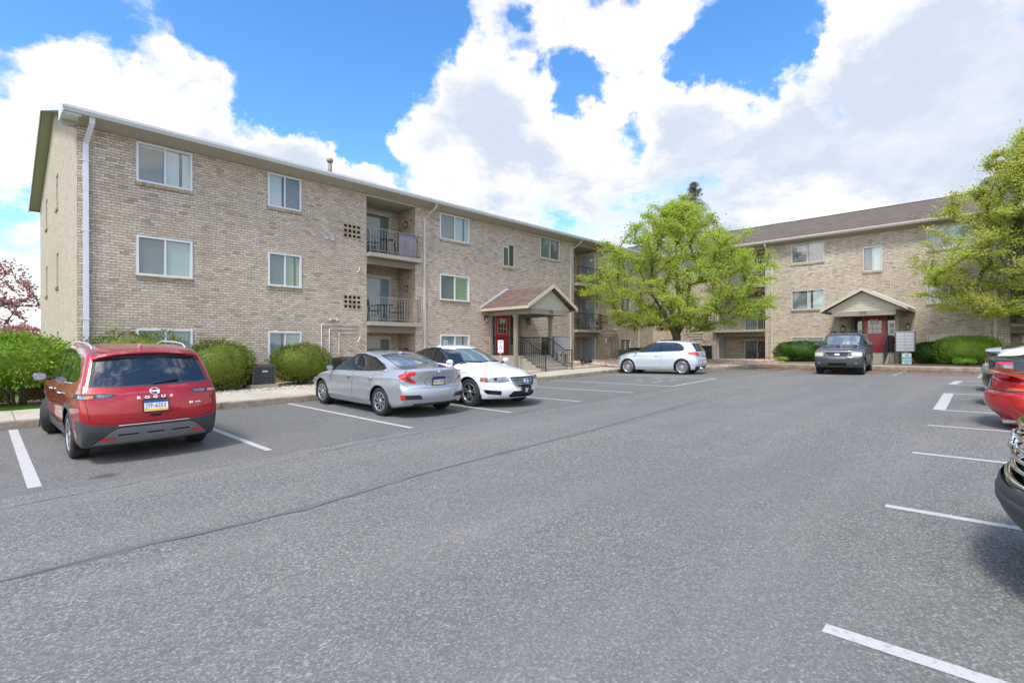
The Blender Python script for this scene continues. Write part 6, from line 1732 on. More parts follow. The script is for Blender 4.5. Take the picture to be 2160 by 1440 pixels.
# ---- silver sedan seen from the rear left
def sedan(name, paint, kind):
    if kind == 'fast':    # low fastback silver sedan
        S = dict(crease=((.90, .80, .016), (.36, .32, .014)), W=.90, R=.325, TW=.215, xa=1.38, xb=-1.32, arch=.05, roofw=.56, zr=1.075, zf=.72, wrap=.22, wrapr=.16, crown=.03, bowr=.20, bowf=.30,
            top=[(-2.30, 1.045), (-2.22, 1.085), (-2.05, 1.085), (-1.75, 1.115), (-1.35, 1.24), (-.95, 1.345), (-.5, 1.415), (-.05, 1.43), (.3, 1.40), (.65, 1.28), (1.0, 1.10), (1.25, .985), (1.6, .915), (2.0, .82), (2.28, .70)],
            xr=[(.20, -2.12), (.32, -2.24), (.5, -2.30), (.62, -2.29), (.72, -2.235), (.98, -2.29), (1.075, -2.33)], xf=[(.2, 2.2), (.4, 2.32), (.6, 2.33), (.72, 2.27)],
            plan=[(-2.33, .80), (-2.1, .89), (-1.7, .96), (-1.3, .985), (0, .98), (1.3, .985), (1.8, .94), (2.1, .85), (2.33, .70)],
            sec=[(.18, .92), (.3, .965), (.5, .995), (.65, 1.0), (.80, .985), (.93, .95), (1.05, .88)],
            belt=[(-2.4, 1.0), (-1.4, 1.0), (-.6, .965), (1.2, .90), (2.4, .9)], bot=[(-2.3, .27), (-1.9, .19), (1.9, .18), (2.3, .22)], flare=((1.38, .03), (-1.32, .035)), gplan=[(-2, .86), (-1.4, .9), (-.6, 1), (.5, 1), (1.1, .94)])
    else:                 # white mid-size sedan
        S = dict(crease=((.92, .84, .016), (.38, .34, .012)), W=.915, R=.34, TW=.22, xa=1.41, xb=-1.365, arch=.05, roofw=.60, zr=1.06, zf=.74, wrap=.24, wrapr=.18, crown=.035, bowr=.2, bowf=.36,
            top=[(-2.42, 1.0), (-2.3, 1.06), (-1.9, 1.10), (-1.55, 1.17), (-1.1, 1.34), (-.6, 1.44), (-.15, 1.465), (.25, 1.43), (.62, 1.30), (1.0, 1.11), (1.22, 1.015), (1.55, .96), (2.0, .875), (2.30, .76)],
            xr=[(.2, -2.25), (.4, -2.38), (.6, -2.42), (.9, -2.4), (1.06, -2.38)], xf=[(.2, 2.22), (.30, 2.38), (.45, 2.44), (.6, 2.43), (.74, 2.36)],
            plan=[(-2.42, .80), (-2.1, .90), (-1.7, .96), (0, .985), (1.4, .99), (1.8, .955), (2.1, .88), (2.3, .79), (2.44, .68)],
            sec=[(.18, .92), (.3, .965), (.5, .995), (.68, 1.0), (.83, .985), (.97, .945), (1.1, .90)],
            belt=[(-2.4, 1.04), (-1.2, 1.03), (1.2, .95), (2.4, .95)], bot=[(-2.4, .28), (-1.9, .2), (1.9, .19), (2.3, .21)], flare=((1.41, .03), (-1.365, .03)), gplan=[(-2, .88), (-1.2, .94), (-.4, 1), (.5, 1), (1.1, .94)])
    bm, lay = shell(S); tree = BVHTree.FromBMesh(bm); r = car_root(name)
    spec = {1: (None, 'cladding_dark'), 2: (None, 'seam_dark'), 3: ('window_trim', 'black_gloss', None, 0), 4: ('side_window', 'car_glass', None, .004), 5: ('rear_window', 'car_glass_clear', None, .004), 6: ('tail_light', 'lens_red', None, -.004),
            7: ('tail_light_lens', 'lens_smoke', None, -.005), 8: ('bumper_insert', 'cladding_dark', None, .02), 10: ('reflector', 'lens_red', None, -.004), 11: ('windshield', 'car_glass_clear', None, .003), 12: ('trunk_lid', paint, None, 0),
            13: ('door', paint, None, 0), 14: ('headlight', 'lens_clear', None, 0), 15: ('grille', 'black_gloss', None, .02), 16: ('fog_light', 'black_gloss', None, .015), 17: ('side_marker', 'lens_orange', None, -.002), 18: ('hood', paint, None, 0), 19: ('air_intake', 'black_gloss', None, .03), 20: ('fuel_flap', paint, None, 0)}
    if kind == 'fast':
        tl = [(-.80, .80), (-.66, .66), (.66, .66), (.80, .80), (.82, .97), (.64, 1.03), (.58, 1.2), (-.58, 1.2), (-.64, 1.03), (-.82, .97)]
        seam(bm, lay, tl, 'R', 2, 12, .007, mirror=False, cond=lambda n, c: c.x < -2.0)
        # C-shaped lamp: arm along the lid edge plus the wedge on the quarter
        cut(bm, lay, [(.49, 1.06), (.51, 1.025), (.71, .975), (.67, .90), (.53, .805), (.53, .765), (1.0, .82), (1.0, 1.05), (.72, 1.08)], 'RW', 6, only={0, 2, 12}, cond=lambda n, c: c.x < -2.10 and n.z < .85)
        cut(bm, lay, [(-2.5, .78), (-2.12, .83), (-1.92, .925), (-1.97, .955), (-2.15, 1.01), (-2.5, 1.07)], 'SR', 6, only={0, 2, 12}, cond=lambda n, c: n.z < .85 and abs(n.y) > .42)
        cut(bm, lay, [(.71, .955), (.66, .88), (.57, .81), (.67, .82), (.73, .87)], 'RW', 7, only={0, 2, 12, 6}, cond=lambda n, c: c.x < -2.1)
        for poly in ([(.40, .42), (.78, .42), (.84, .46), (.80, .52), (.46, .515)],): cut(bm, lay, poly, 'R', 8)
        cut(bm, lay, [(.74, .41), (.80, .41), (.82, .525), (.75, .53)], 'R', 10)
        cut(bm, lay, [(-.62, .23), (.62, .23), (.56, .33), (-.56, .33)], 'R', 1, mirror=False)
        cut(bm, lay, [(-.30, .705), (.30, .705), (.36, .80), (.28, .87), (-.28, .87), (-.36, .80)], 'R', 2, mirror=False, only={12}); cut(bm, lay, [(-.292, .713), (.292, .713), (.35, .80), (.274, .862), (-.274, .862), (-.35, .80)], 'R', 12, mirror=False, only={2})
        dlo = [(1.12, .945), (.62, 1.24), (.25, 1.35), (-.25, 1.365), (-.8, 1.29), (-1.22, 1.15), (-1.44, 1.045), (-1.40, 1.02), (-.8, .995)]
        panes = ([(.98, .965), (.58, 1.22), (.25, 1.322), (-.10, 1.338), (-.13, .975)], [(-.21, .98), (-.18, 1.338), (-.30, 1.335), (-.78, 1.265), (-1.05, 1.17), (-1.02, 1.01)], [(-1.07, 1.015), (-1.08, 1.155), (-1.22, 1.115), (-1.38, 1.04)])
        drs = ([(1.16, .93), (1.18, .55), (1.10, .30), (-.13, .27), (-.17, .96)], [(-.19, .96), (-.15, .27), (-.76, .28), (-.93, .50), (-.98, .70), (-1.12, 1.0)])
        rw = [(-1.98, -.55), (-1.98, .55), (-1.05, .48), (-1.05, -.48)]; rwz = (1.12, 1.30); wsz = (1.0, 1.345)
    else:
        dlo = [(1.05, 1.0), (.6, 1.28), (.25, 1.385), (-.3, 1.41), (-.95, 1.32), (-1.38, 1.16), (-1.5, 1.09), (-.8, 1.05)]
        panes = ([(.93, 1.015), (.56, 1.26), (.25, 1.357), (-.02, 1.378), (-.05, 1.03)], [(-.13, 1.035), (-.10, 1.378), (-.30, 1.378), (-.92, 1.292), (-1.05, 1.24), (-1.05, 1.07)], [(-1.11, 1.075), (-1.10, 1.21), (-1.36, 1.12), (-1.4, 1.10)])
        drs = ([(1.10, .98), (1.14, .55), (1.06, .30), (-.04, .28), (-.07, 1.02)], [(-.10, 1.02), (-.06, .28), (-.72, .30), (-.95, .60), (-1.0, 1.06)])
        # long swept headlight, grille, intakes, fog lamps
        cut(bm, lay, [(.40, .645), (.60, .60), (.78, .60), (1.2, .70), (1.2, .80), (.80, .80), (.46, .735)], 'FW', 14, cond=lambda n, c: c.x > 1.80 and n.z < .80)
        cut(bm, lay, [(1.86, .62), (1.94, .62), (1.94, .70), (1.86, .73)], 'SF', 17, only={14})
        cut(bm, lay, [(-.36, .735), (-.44, .70), (-.30, .53), (-.20, .49), (.20, .49), (.30, .53), (.44, .70), (.36, .735)], 'F', 15, mirror=False, cond=lambda n, c: c.x > 2)
        cut(bm, lay, [(-.42, .30), (-.36, .25), (.36, .25), (.42, .30), (.34, .40), (-.34, .40)], 'F', 19, mirror=False, cond=lambda n, c: c.x > 2)
        cut(bm, lay, [(.58, .31), (.82, .335), (.88, .44), (.60, .415)], 'FW', 16, cond=lambda n, c: c.x > 1.9)
        seam(bm, lay, [(2.18, -.50), (2.18, .50), (1.9, .66), (1.25, .74), (1.15, .70), (1.15, -.70), (1.25, -.74), (1.9, -.66)], 'T', 2, 18, .006, mirror=False, only={0, 2})
        cut(bm, lay, [(.55, .75), (.95, .72), (1.2, .72), (1.2, .95), (.6, .93)], 'RW', 6, only={0}, cond=lambda n, c: c.x < -2)
        rw = None; wsz = (1.03, 1.375)
    cut(bm, lay, grow(dlo, .010), 'S', 3, only={0})
    for p in panes: cut(bm, lay, p, 'S', 4, only={3})
    for p in drs: seam(bm, lay, p, 'S', 2, 13, .006)
    if kind == 'fast': seam(bm, lay, [(-1.40, .80), (-1.22, .80), (-1.20, .93), (-1.42, .93)], 'S', 2, 20, .005, cond=lambda n, c: c.y > 0)
    cut(bm, lay, [(-.72, wsz[0]), (.72, wsz[0]), (.56, wsz[1]), (-.56, wsz[1])], 'F', 3, mirror=False, only={0}, cond=lambda n, c: n.z < .955 and c.x > .3)
    cut(bm, lay, [(-.69, wsz[0]+.02), (.69, wsz[0]+.02), (.53, wsz[1]-.015), (-.53, wsz[1]-.015)], 'F', 11, mirror=False, only={3}, cond=lambda n, c: n.z < .96 and c.x > .3)
    za, zb_ = (1.13, 1.36) if kind == 'fast' else (1.14, 1.38)
    cut(bm, lay, [(-1.92, -.60), (-1.92, .60), (-.78, .49), (-.78, -.49)], 'T', 3, mirror=False, only={0, 12}); cut(bm, lay, [(-1.88, -.575), (-1.88, .575), (-.82, .465), (-.82, -.465)], 'T', 5, mirror=False, only={3})
    arches(bm, lay, S)
    objs, body = part_objects(bm, lay, spec, r, paint)
    mp = 'black_gloss' if kind == 'fast' else paint
    for s in (1, -1):
        mirror_part(r, .80, s*(.82 if kind == 'fast' else .84), 1.0 if kind == 'fast' else 1.05, s, mp)
        for x in ((.0, -.98) if kind == 'fast' else (.12, -.86)):
            p, n = surf(tree, (x, s*2, .84 if kind == 'fast' else .90), (0, -s, 0), 0); handle(r, x, p.y, p.z, s, paint if kind == 'fast' else 'chrome')
        if kind == 'fast':
            P = [surf(tree, (x, s*2, z), (0, -s, 0), .004)[0] for x, z in ((-.75, .99), (-1.38, 1.015), (-1.47, 1.055), (-1.22, 1.165))]; g = MB(); g.tube(P, .010, 5); g.build('window_chrome', 'chrome', r)
            # crisp shoulder crease
    q = surf(tree, (-.78, 0, 3), (0, 0, -1), 0)[0]; g = MB(); g.add([(q.x-.10, -.012, q.z-.006), (q.x+.08, -.03, q.z-.004), (q.x+.08, .03, q.z-.004), (q.x-.10, .012, q.z-.006), (q.x-.08, 0, q.z+.05)], [(0, 1, 2, 3), (0, 1, 4), (1, 2, 4), (2, 3, 4), (3, 0, 4)]); g.build('antenna_fin', paint, r)
    if kind == 'fast':
        M = surf_frame(tree, (-4, 0, .79), (1, 0, 0), off=.012); plate(r, M, .30, .15, 'KKZ-2846', 'black_gloss')
        M = surf_frame(tree, (-4, 0, .985), (1, 0, 0)); B = lambda a, b, c: tuple(M @ Vector((a, b, c)))
        g = MB(); g.tube([B(*p, .004) for p in ((-.045, .04), (.045, .04), (.036, -.035), (-.036, -.035), (-.045, .04))], .007, 5); g.tube([B(-.022, .03, .004), B(-.014, -.026, .004)], .008, 5); g.tube([B(.022, .03, .004), B(.014, -.026, .004)], .008, 5); g.tube([B(-.02, 0, .004), B(.02, 0, .004)], .007, 5); g.build('emblem', 'chrome', r)
        M = surf_frame(tree, (-4, .47, .915), (1, 0, 0)); text_mesh('badge_letter', 'EX', .045, 'chrome', r, M, .003, .001, 1.2)
    else:
        M = surf_frame(tree, (4, 0, .62), (-1, 0, 0), off=.0); B = lambda a, b, c: tuple(M @ Vector((a, b, c)))
        g = MB(); g.tube([B(.068*cos(t), .060*sin(t), .012) for t in [2*pi*i/22 for i in range(23)]], .012, 6); g.box((-.085, -.014, .004), (.085, .014, .022), B); g.build('emblem', 'chrome', r)
        # chrome V and bars of the grille
        def bar(pts, rad, mat='chrome', name='grille_bar', off=.004):
            g = MB(); g.tube([surf(tree, (4, y, z), (-1, 0, 0), off)[0] for y, z in pts], rad, 5); g.build(name, mat, r)
        bar([(-.44, .705), (-.36, .60), (-.28, .515), (-.16, .480), (.16, .480), (.28, .515), (.36, .60), (.44, .705)], .020)
        for z, w in ((.69, .37), (.645, .345), (.60, .31), (.555, .27)): bar([(y, z) for y in rng(-w, w, .08)], .006, 'pale_metal', off=-.012)
        for z, w in ((.37, .30), (.33, .33), (.29, .36)): bar([(y, z) for y in rng(-w, w, .08)], .006, 'cladding', off=-.02)
        M = surf_frame(tree, (4, 0, .43), (-1, 0, 0), off=.015); B = lambda a, b, c: tuple(M @ Vector((a, b, c)))
        g = MB(); g.box((-.155, -.075, 0), (.155, .075, .012), B); p = g.build('front_plate', 'black_gloss', r)
        # white interlaced monogram on the black front plate
        g = MB()
        for pts in (((-.035, -.045), (-.030, .035), (.028, -.040), (.034, .040)), ((-.045, .038), (0, .0), (.045, .038)), ((0, .0), (0, -.05)), ((-.03, -.052), (.03, -.052))): g.tube([B(a, b, .013) for a, b in pts], .007, 4, smooth=False)
        g.build('plate_monogram', 'sign_white', p)
        for s in (1, -1):
            q = surf_frame(tree, (4, s*.70, .69), (-1, 0, 0), off=-.004); B2 = lambda a, b, c: tuple(q @ Vector((a, b, c)))
            g = MB(); g.lathe([(0, .02), (.035, .012), (.045, 0), (.05, -.01)], 14, q @ Matrix.Rotation(-pi/2, 4, 'X')@Matrix.Scale(-1, 4, (0, 1, 0))); g.build('headlight_projector', 'black_gloss', r)
        wiper(tree, r, (4, .45, 1.035), (4, -.10, 1.06), (-1, 0, 0)); wiper(tree, r, (4, -.20, 1.035), (4, -.62, 1.07), (-1, 0, 0))
    underbody(r, S); wheels(r, S, 'swirl' if kind == 'fast' else 'double5', nsp=9, rim='rim_silver'); return r

# ---- three-door hatchback seen from its left side
def hatch(name='hatchback', paint='paint_bluesilver'):
    S = dict(crease=((.86, .82, .013), (.36, .34, .012)), W=.89, R=.325, TW=.225, xa=1.28, xb=-1.295, arch=.05, roofw=.60, zr=1.36, zf=.74, wrap=.22, wrapr=.10, crown=.035, bowr=.18, bowf=.34,
        top=[(-1.98, 1.22), (-1.86, 1.37), (-1.55, 1.425), (-1.0, 1.465), (-.4, 1.475), (.1, 1.44), (.5, 1.32), (.9, 1.12), (1.12, 1.01), (1.5, .955), (1.85, .86), (2.03, .76)],
        xr=[(.22, -1.98), (.32, -2.06), (.5, -2.10), (.66, -2.09), (.72, -2.05), (.95, -2.04), (1.05, -2.0), (1.2, -1.90), (1.36, -1.80)], xf=[(.2, 1.98), (.35, 2.08), (.55, 2.1), (.74, 2.03)],
        plan=[(-2.1, .84), (-1.9, .90), (-1.5, .96), (-1.2, .985), (0, .98), (1.2, .985), (1.6, .94), (1.9, .84), (2.1, .70)],
        sec=[(.18, .93), (.3, .97), (.5, .995), (.65, 1.0), (.80, .985), (.93, .955), (1.05, .92)],
        belt=[(-2.2, .99), (-1.2, .97), (1.1, .92), (2.2, .92)], bot=[(-2.1, .26), (-1.7, .2), (1.7, .18), (2.1, .22)], flare=((1.28, .03), (-1.295, .035)), gplan=[(-2, .90), (-1.5, .95), (-.6, 1), (.4, 1), (1, .94)])
    bm, lay = shell(S); tree = BVHTree.FromBMesh(bm); r = car_root(name)
    spec = {1: (None, 'cladding_dark'), 2: (None, 'seam_dark'), 3: ('window_trim', 'black_gloss', None, 0), 4: ('side_window', 'car_glass', None, .004), 5: ('rear_window', 'car_glass', None, .004), 6: ('tail_light', 'lens_red', None, -.002), 7: ('tail_light_lens', 'lens_clear', None, -.003),
            8: ('diffuser', 'cladding_dark', None, 0), 11: ('windshield', 'car_glass_clear', None, .003), 12: ('tailgate', paint, None, 0), 13: ('door', paint, None, 0), 14: ('headlight', 'lens_clear', None, 0), 15: ('grille', 'black_gloss', None, .01), 16: ('side_marker', 'lens_orange', None, 0)}
    seam(bm, lay, [(-.66, .62), (.66, .62), (.70, .78), (.66, .95), (.58, 1.36), (-.58, 1.36), (-.66, .95), (-.70, .78)], 'R', 2, 12, .007, mirror=False)
    cut(bm, lay, [(-.67, .99), (.67, .99), (.58, 1.335), (-.58, 1.335)], 'RW', 3, mirror=False, only={0, 2, 12}, cond=lambda n, c: n.x < -.2)
    cut(bm, lay, [(-.61, 1.01), (.61, 1.01), (.54, 1.31), (-.54, 1.31)], 'R', 5, mirror=False, only={3})
    cut(bm, lay, [(-2.2, .81), (-2.2, .99), (-1.82, .985), (-1.56, .94), (-1.56, .89), (-1.74, .84)], 'SR', 6, only={0, 2}, cond=lambda n, c: abs(n.y) > .5); cut(bm, lay, [(.52, .80), (1.0, .80), (1.0, .96), (.60, .955)], 'R', 6, only={0, 2, 12})
    cut(bm, lay, [(-2.2, .80), (-2.2, .85), (-1.70, .86), (-1.80, .83)], 'SR', 7, only={6})
    cut(bm, lay, [(-.70, .2), (.70, .2), (.80, .36), (-.80, .36)], 'R', 8, mirror=False, only={0}); cut(bm, lay, [(-2.2, .2), (-2.2, .38), (-1.95, .33), (-1.9, .2)], 'SR', 8, only={0})
    cut(bm, lay, [(-2.2, .42), (-2.2, .435), (-1.68, .415), (-1.68, .40)], 'SR', 2, only={0})
    dlo = [(1.06, .955), (.55, 1.25), (.15, 1.365), (-.4, 1.395), (-1.0, 1.37), (-1.22, 1.30), (-1.38, 1.14), (-1.36, 1.045), (-1.25, 1.02)]
    cut(bm, lay, grow(dlo, .008), 'S', 3, only={0})
    cut(bm, lay, [(.95, .97), (.52, 1.235), (.15, 1.342), (-.27, 1.37), (-.30, .995)], 'S', 4, only={3}); cut(bm, lay, [(-.37, 1.0), (-.34, 1.37), (-.4, 1.372), (-.98, 1.35), (-1.19, 1.28), (-1.34, 1.13), (-1.32, 1.06), (-1.24, 1.04)], 'S', 4, only={3})
    seam(bm, lay, [(1.04, .93), (1.06, .5), (.98, .27), (-.22, .26), (-.34, .38), (-.33, .98)], 'S', 2, 13, .007)
    cut(bm, lay, [(-.70, .99), (.70, .99), (.55, 1.41), (-.55, 1.41)], 'F', 3, mirror=False, only={0}, cond=lambda n, c: n.z < .96 and c.x > 0); cut(bm, lay, [(-.67, 1.01), (.67, 1.01), (.52, 1.39), (-.52, 1.39)], 'F', 11, mirror=False, only={3}, cond=lambda n, c: n.z < .96 and c.x > 0)
    cut(bm, lay, [(.42, .66), (.95, .66), (.95, .80), (.46, .78)], 'FW', 14, cond=lambda n, c: c.x > 1.65 and n.z < .7); cut(bm, lay, [(-.4, .62), (.4, .62), (.4, .70), (-.4, .70)], 'FW', 15, mirror=False); cut(bm, lay, [(-.5, .25), (.5, .25), (.42, .42), (-.42, .42)], 'FW', 15, mirror=False)
    cut(bm, lay, [(1.78, .52), (1.90, .53), (1.90, .56), (1.78, .55)], 'SF', 16, only={0})
    arches(bm, lay, S)
    objs, body = part_objects(bm, lay, spec, r, paint)
    for s in (1, -1):
        mirror_part(r, .86, s*.83, 1.01, s, 'black_gloss' if s > 0 else paint, size=.95); p, n = surf(tree, (-.12, s*2, .80), (0, -s, 0), 0); handle(r, -.14, p.y, p.z, s, paint)
    M = surf_frame(tree, (-4, 0, .86), (1, 0, 0)); B = lambda a, b, c: tuple(M @ Vector((a, b, c)))
    g = MB(); g.tube(ring(M, .055, .055, 0), .007, 6); g.tube([B(*p, .003) for p in ((-.035, .03), (-.014, -.04), (0, .005), (.014, -.04), (.035, .03))], .006, 4); g.build('emblem', 'chrome', r)
    M = surf_frame(tree, (-4, 0, .54), (1, 0, 0), off=.01); plate(r, M, .305, .155, '', None)
    q = surf(tree, (-1.62, 0, 3), (0, 0, -1), 0)[0]; g = MB(); g.tube([q, q+Vector((-.10, 0, .09))], [.008, .004], 4); g.build('antenna', 'rubber', r)
    g = MB()
    for y in (.40, .50): g.tube([(-2.12, y, .27), (-1.9, y, .27)], .04, 10)
    g.build('exhaust', 'chrome', r)
    underbody(r, S); wheels(r, S, 'multi', nsp=15, rr=.74); return r

# ---- boxy grey SUV seen from the front
def grey_suv():
    S = dict(W=.89, R=.345, TW=.235, xa=1.31, xb=-1.31, arch=.06, roofw=.66, zr=1.60, zf=.98, wrap=.14, wrapr=.06, crown=.03, bowr=.10, bowf=.17,
        top=[(-2.15, 1.50), (-2.0, 1.66), (-1.5, 1.71), (-.6, 1.72), (.1, 1.69), (.38, 1.62), (.75, 1.36), (1.02, 1.15), (1.3, 1.11), (1.8, 1.07), (2.08, 1.0)],
        xr=[(.3, -2.15), (.5, -2.2), (.9, -2.2), (1.1, -2.16), (1.6, -2.02)], xf=[(.25, 2.04), (.36, 2.14), (.5, 2.19), (.7, 2.20), (.74, 2.155), (.98, 2.10)],
        plan=[(-2.2, .90), (-2.0, .95), (-1.3, .985), (1.3, .99), (1.8, .97), (2.05, .92), (2.2, .85)],
        sec=[(.28, .96), (.45, .995), (.7, 1.0), (.9, .985), (1.05, .955), (1.2, .93)], belt=[(-2.2, 1.08), (2.2, 1.08)], bot=[(-2.2, .38), (-1.8, .3), (1.8, .28), (2.2, .34)], flare=((1.31, .025), (-1.31, .025)), gplan=[(-2.2, .95), (.4, 1), (1, .95)])
    bm, lay = shell(S); tree = BVHTree.FromBMesh(bm); r = car_root('grey_suv'); paint = 'paint_grey'
    spec = {1: ('cladding', 'cladding', None, 0), 2: (None, 'seam_dark'), 3: ('window_trim', 'black_gloss', None, 0), 4: ('side_window', 'car_glass', None, .004), 5: ('rear_window', 'car_glass', None, .004), 6: ('tail_light', 'lens_red', None, 0), 8: ('front_bumper', 'cladding', None, 0),
            11: ('windshield', 'car_glass_clear', None, .003), 13: ('door', paint, None, 0), 14: ('headlight', 'lens_milky', None, -.004), 15: ('grille', 'cladding_dark', None, .02), 16: ('fog_light', 'lens_clear', None, 0), 18: ('hood', paint, None, 0), 19: ('air_intake', 'under_black', None, .03)}
    cut(bm, lay, [(-1.1, .2), (1.1, .2), (1.1, .735), (.42, .735), (.36, .66), (-.36, .66), (-.42, .735), (-1.1, .735)], 'FW', 8, mirror=False, cond=lambda n, c: c.x > 1.72)
    cut(bm, lay, [(1.72, .2), (1.72, .60), (1.9, .735), (2.3, .735), (2.3, .2)], 'SF', 8)
    cut(bm, lay, [(.50, .775), (1.1, .775), (1.1, .935), (.50, .935)], 'FW', 14, cond=lambda n, c: c.x > 1.86)
    cut(bm, lay, [(-.40, .93), (-.42, .90), (-.34, .78), (-.30, .76), (.30, .76), (.34, .78), (.42, .90), (.40, .93)], 'F', 15, mirror=False, cond=lambda n, c: c.x > 1.9)
    cut(bm, lay, [(-.33, .44), (-.28, .40), (.28, .40), (.33, .44), (.32, .51), (-.32, .51)], 'F', 19, mirror=False, only={8}); cut(bm, lay, circ(.66, .50, .085, 14), 'FW', 2, only={8}); cut(bm, lay, circ(.66, .50, .062, 14), 'FW', 16, only={2})
    seam(bm, lay, [(2.02, -.45), (2.02, .45), (1.6, .62), (1.08, .70), (1.08, -.70), (1.6, -.62)], 'T', 2, 18, .007, mirror=False, only={0, 2})
    cut(bm, lay, [(-1.0, .25), (1.0, .25), (1.0, .50), (-1.0, .50)], 'S', 1, only={0})
    dlo = [(.90, 1.14), (.45, 1.50), (.25, 1.60), (-1.5, 1.62), (-1.9, 1.58), (-2.02, 1.2), (-1.9, 1.14)]
    cut(bm, lay, dlo, 'S', 3, only={0})
    for p in ([(.82, 1.16), (.42, 1.47), (.22, 1.57), (-.12, 1.58), (-.12, 1.16)], [(-.2, 1.16), (-.2, 1.58), (-1.0, 1.58), (-1.1, 1.16)], [(-1.18, 1.16), (-1.08, 1.58), (-1.82, 1.55), (-1.93, 1.2), (-1.88, 1.16)]): cut(bm, lay, p, 'S', 4, only={3})
    seam(bm, lay, [(.95, 1.12), (.98, .6), (.9, .5), (-.14, .5), (-.14, 1.12)], 'S', 2, 13, .006, only={0, 1, 2}); seam(bm, lay, [(-.17, 1.12), (-.17, .5), (-.8, .5), (-1.05, .8), (-1.1, 1.12)], 'S', 2, 13, .006, only={0, 1, 2})
    cut(bm, lay, [(-.74, 1.14), (.74, 1.14), (.63, 1.63), (-.63, 1.63)], 'F', 3, mirror=False, only={0}, cond=lambda n, c: n.z < .94); cut(bm, lay, [(-.70, 1.165), (.70, 1.165), (.595, 1.605), (-.595, 1.605)], 'F', 11, mirror=False, only={3}, cond=lambda n, c: n.z < .94)
    cut(bm, lay, [(.68, .8), (1.0, .8), (1.0, 1.1), (.70, 1.1)], 'RW', 6, cond=lambda n, c: c.x < -2.0); cut(bm, lay, [(-.66, 1.12), (.66, 1.12), (.6, 1.55), (-.6, 1.55)], 'R', 5, mirror=False, only={0})
    arches(bm, lay, S, .08, 1)
    objs, body = part_objects(bm, lay, spec, r, paint)
    for s in (1, -1):
        mirror_part(r, .72, s*.84, 1.22, s, 'cladding', size=1.2)
        for x in (.05, -.95): p, n = surf(tree, (x, s*2, .98), (0, -s, 0), 0); handle(r, x, p.y, p.z, s, 'cladding_dark')
        g = MB(); P = [surf(tree, (x, s*.56, 3), (0, 0, -1), 0)[0]+Vector((0, 0, .06)) for x in rng(-1.6, .1, .17)]; P[0].z -= .06; P[-1].z -= .06; g.tube(P, .018, 6); g.build('roof_rail', 'cladding_dark', r)
    for x in (-.2, -1.2): g = MB(); g.tube([(x, -.56, 1.78), (x, .56, 1.78)], .016, 6); g.build('roof_bar', 'cladding_dark', r)
    M = surf_frame(tree, (4, 0, .845), (-1, 0, 0), off=-.0); B = lambda a, b, c: tuple(M @ Vector((a, b, c)))
    g = MB(); n = 20; vs = [B(.105*cos(2*pi*i/n), .042*sin(2*pi*i/n), .0) for i in range(n)]+[B(.095*cos(2*pi*i/n), .036*sin(2*pi*i/n), .014) for i in range(n)]; g.add(vs, [tuple(range(n, 2*n))]+[(i, (i+1) % n, n+(i+1) % n, n+i) for i in range(n)]); e = g.build('emblem', 'chrome', r)
    text_mesh('badge_letter', 'Ford', .048, 'sign_ink', e, M @ Matrix.Translation((0, 0, .0145)), .0006, 0, 1.1)
    g = MB(); P = [surf(tree, (4, y, z), (-1, 0, 0), .006)[0] for y, z in ((-.45, .92), (-.36, .765), (-.30, .735), (.30, .735), (.36, .765), (.45, .92))]; g.tube(P, .018, 6); g.build('grille_surround', 'skid_grey', r)
    g = MB(); P = [surf(tree, (4, y, .955), (-1, 0, 0), .006)[0] for y in rng(-.72, .72, .1)]; g.tube(P, .014, 6); g.build('hood_edge_trim', 'pale_metal', r)
    wiper(tree, r, (4, .55, 1.175), (4, .02, 1.205), (-1, 0, 0)); wiper(tree, r, (4, -.06, 1.175), (4, -.56, 1.21), (-1, 0, 0))
    underbody(r, S); wheels(r, S, 'five', rr=.66); return r

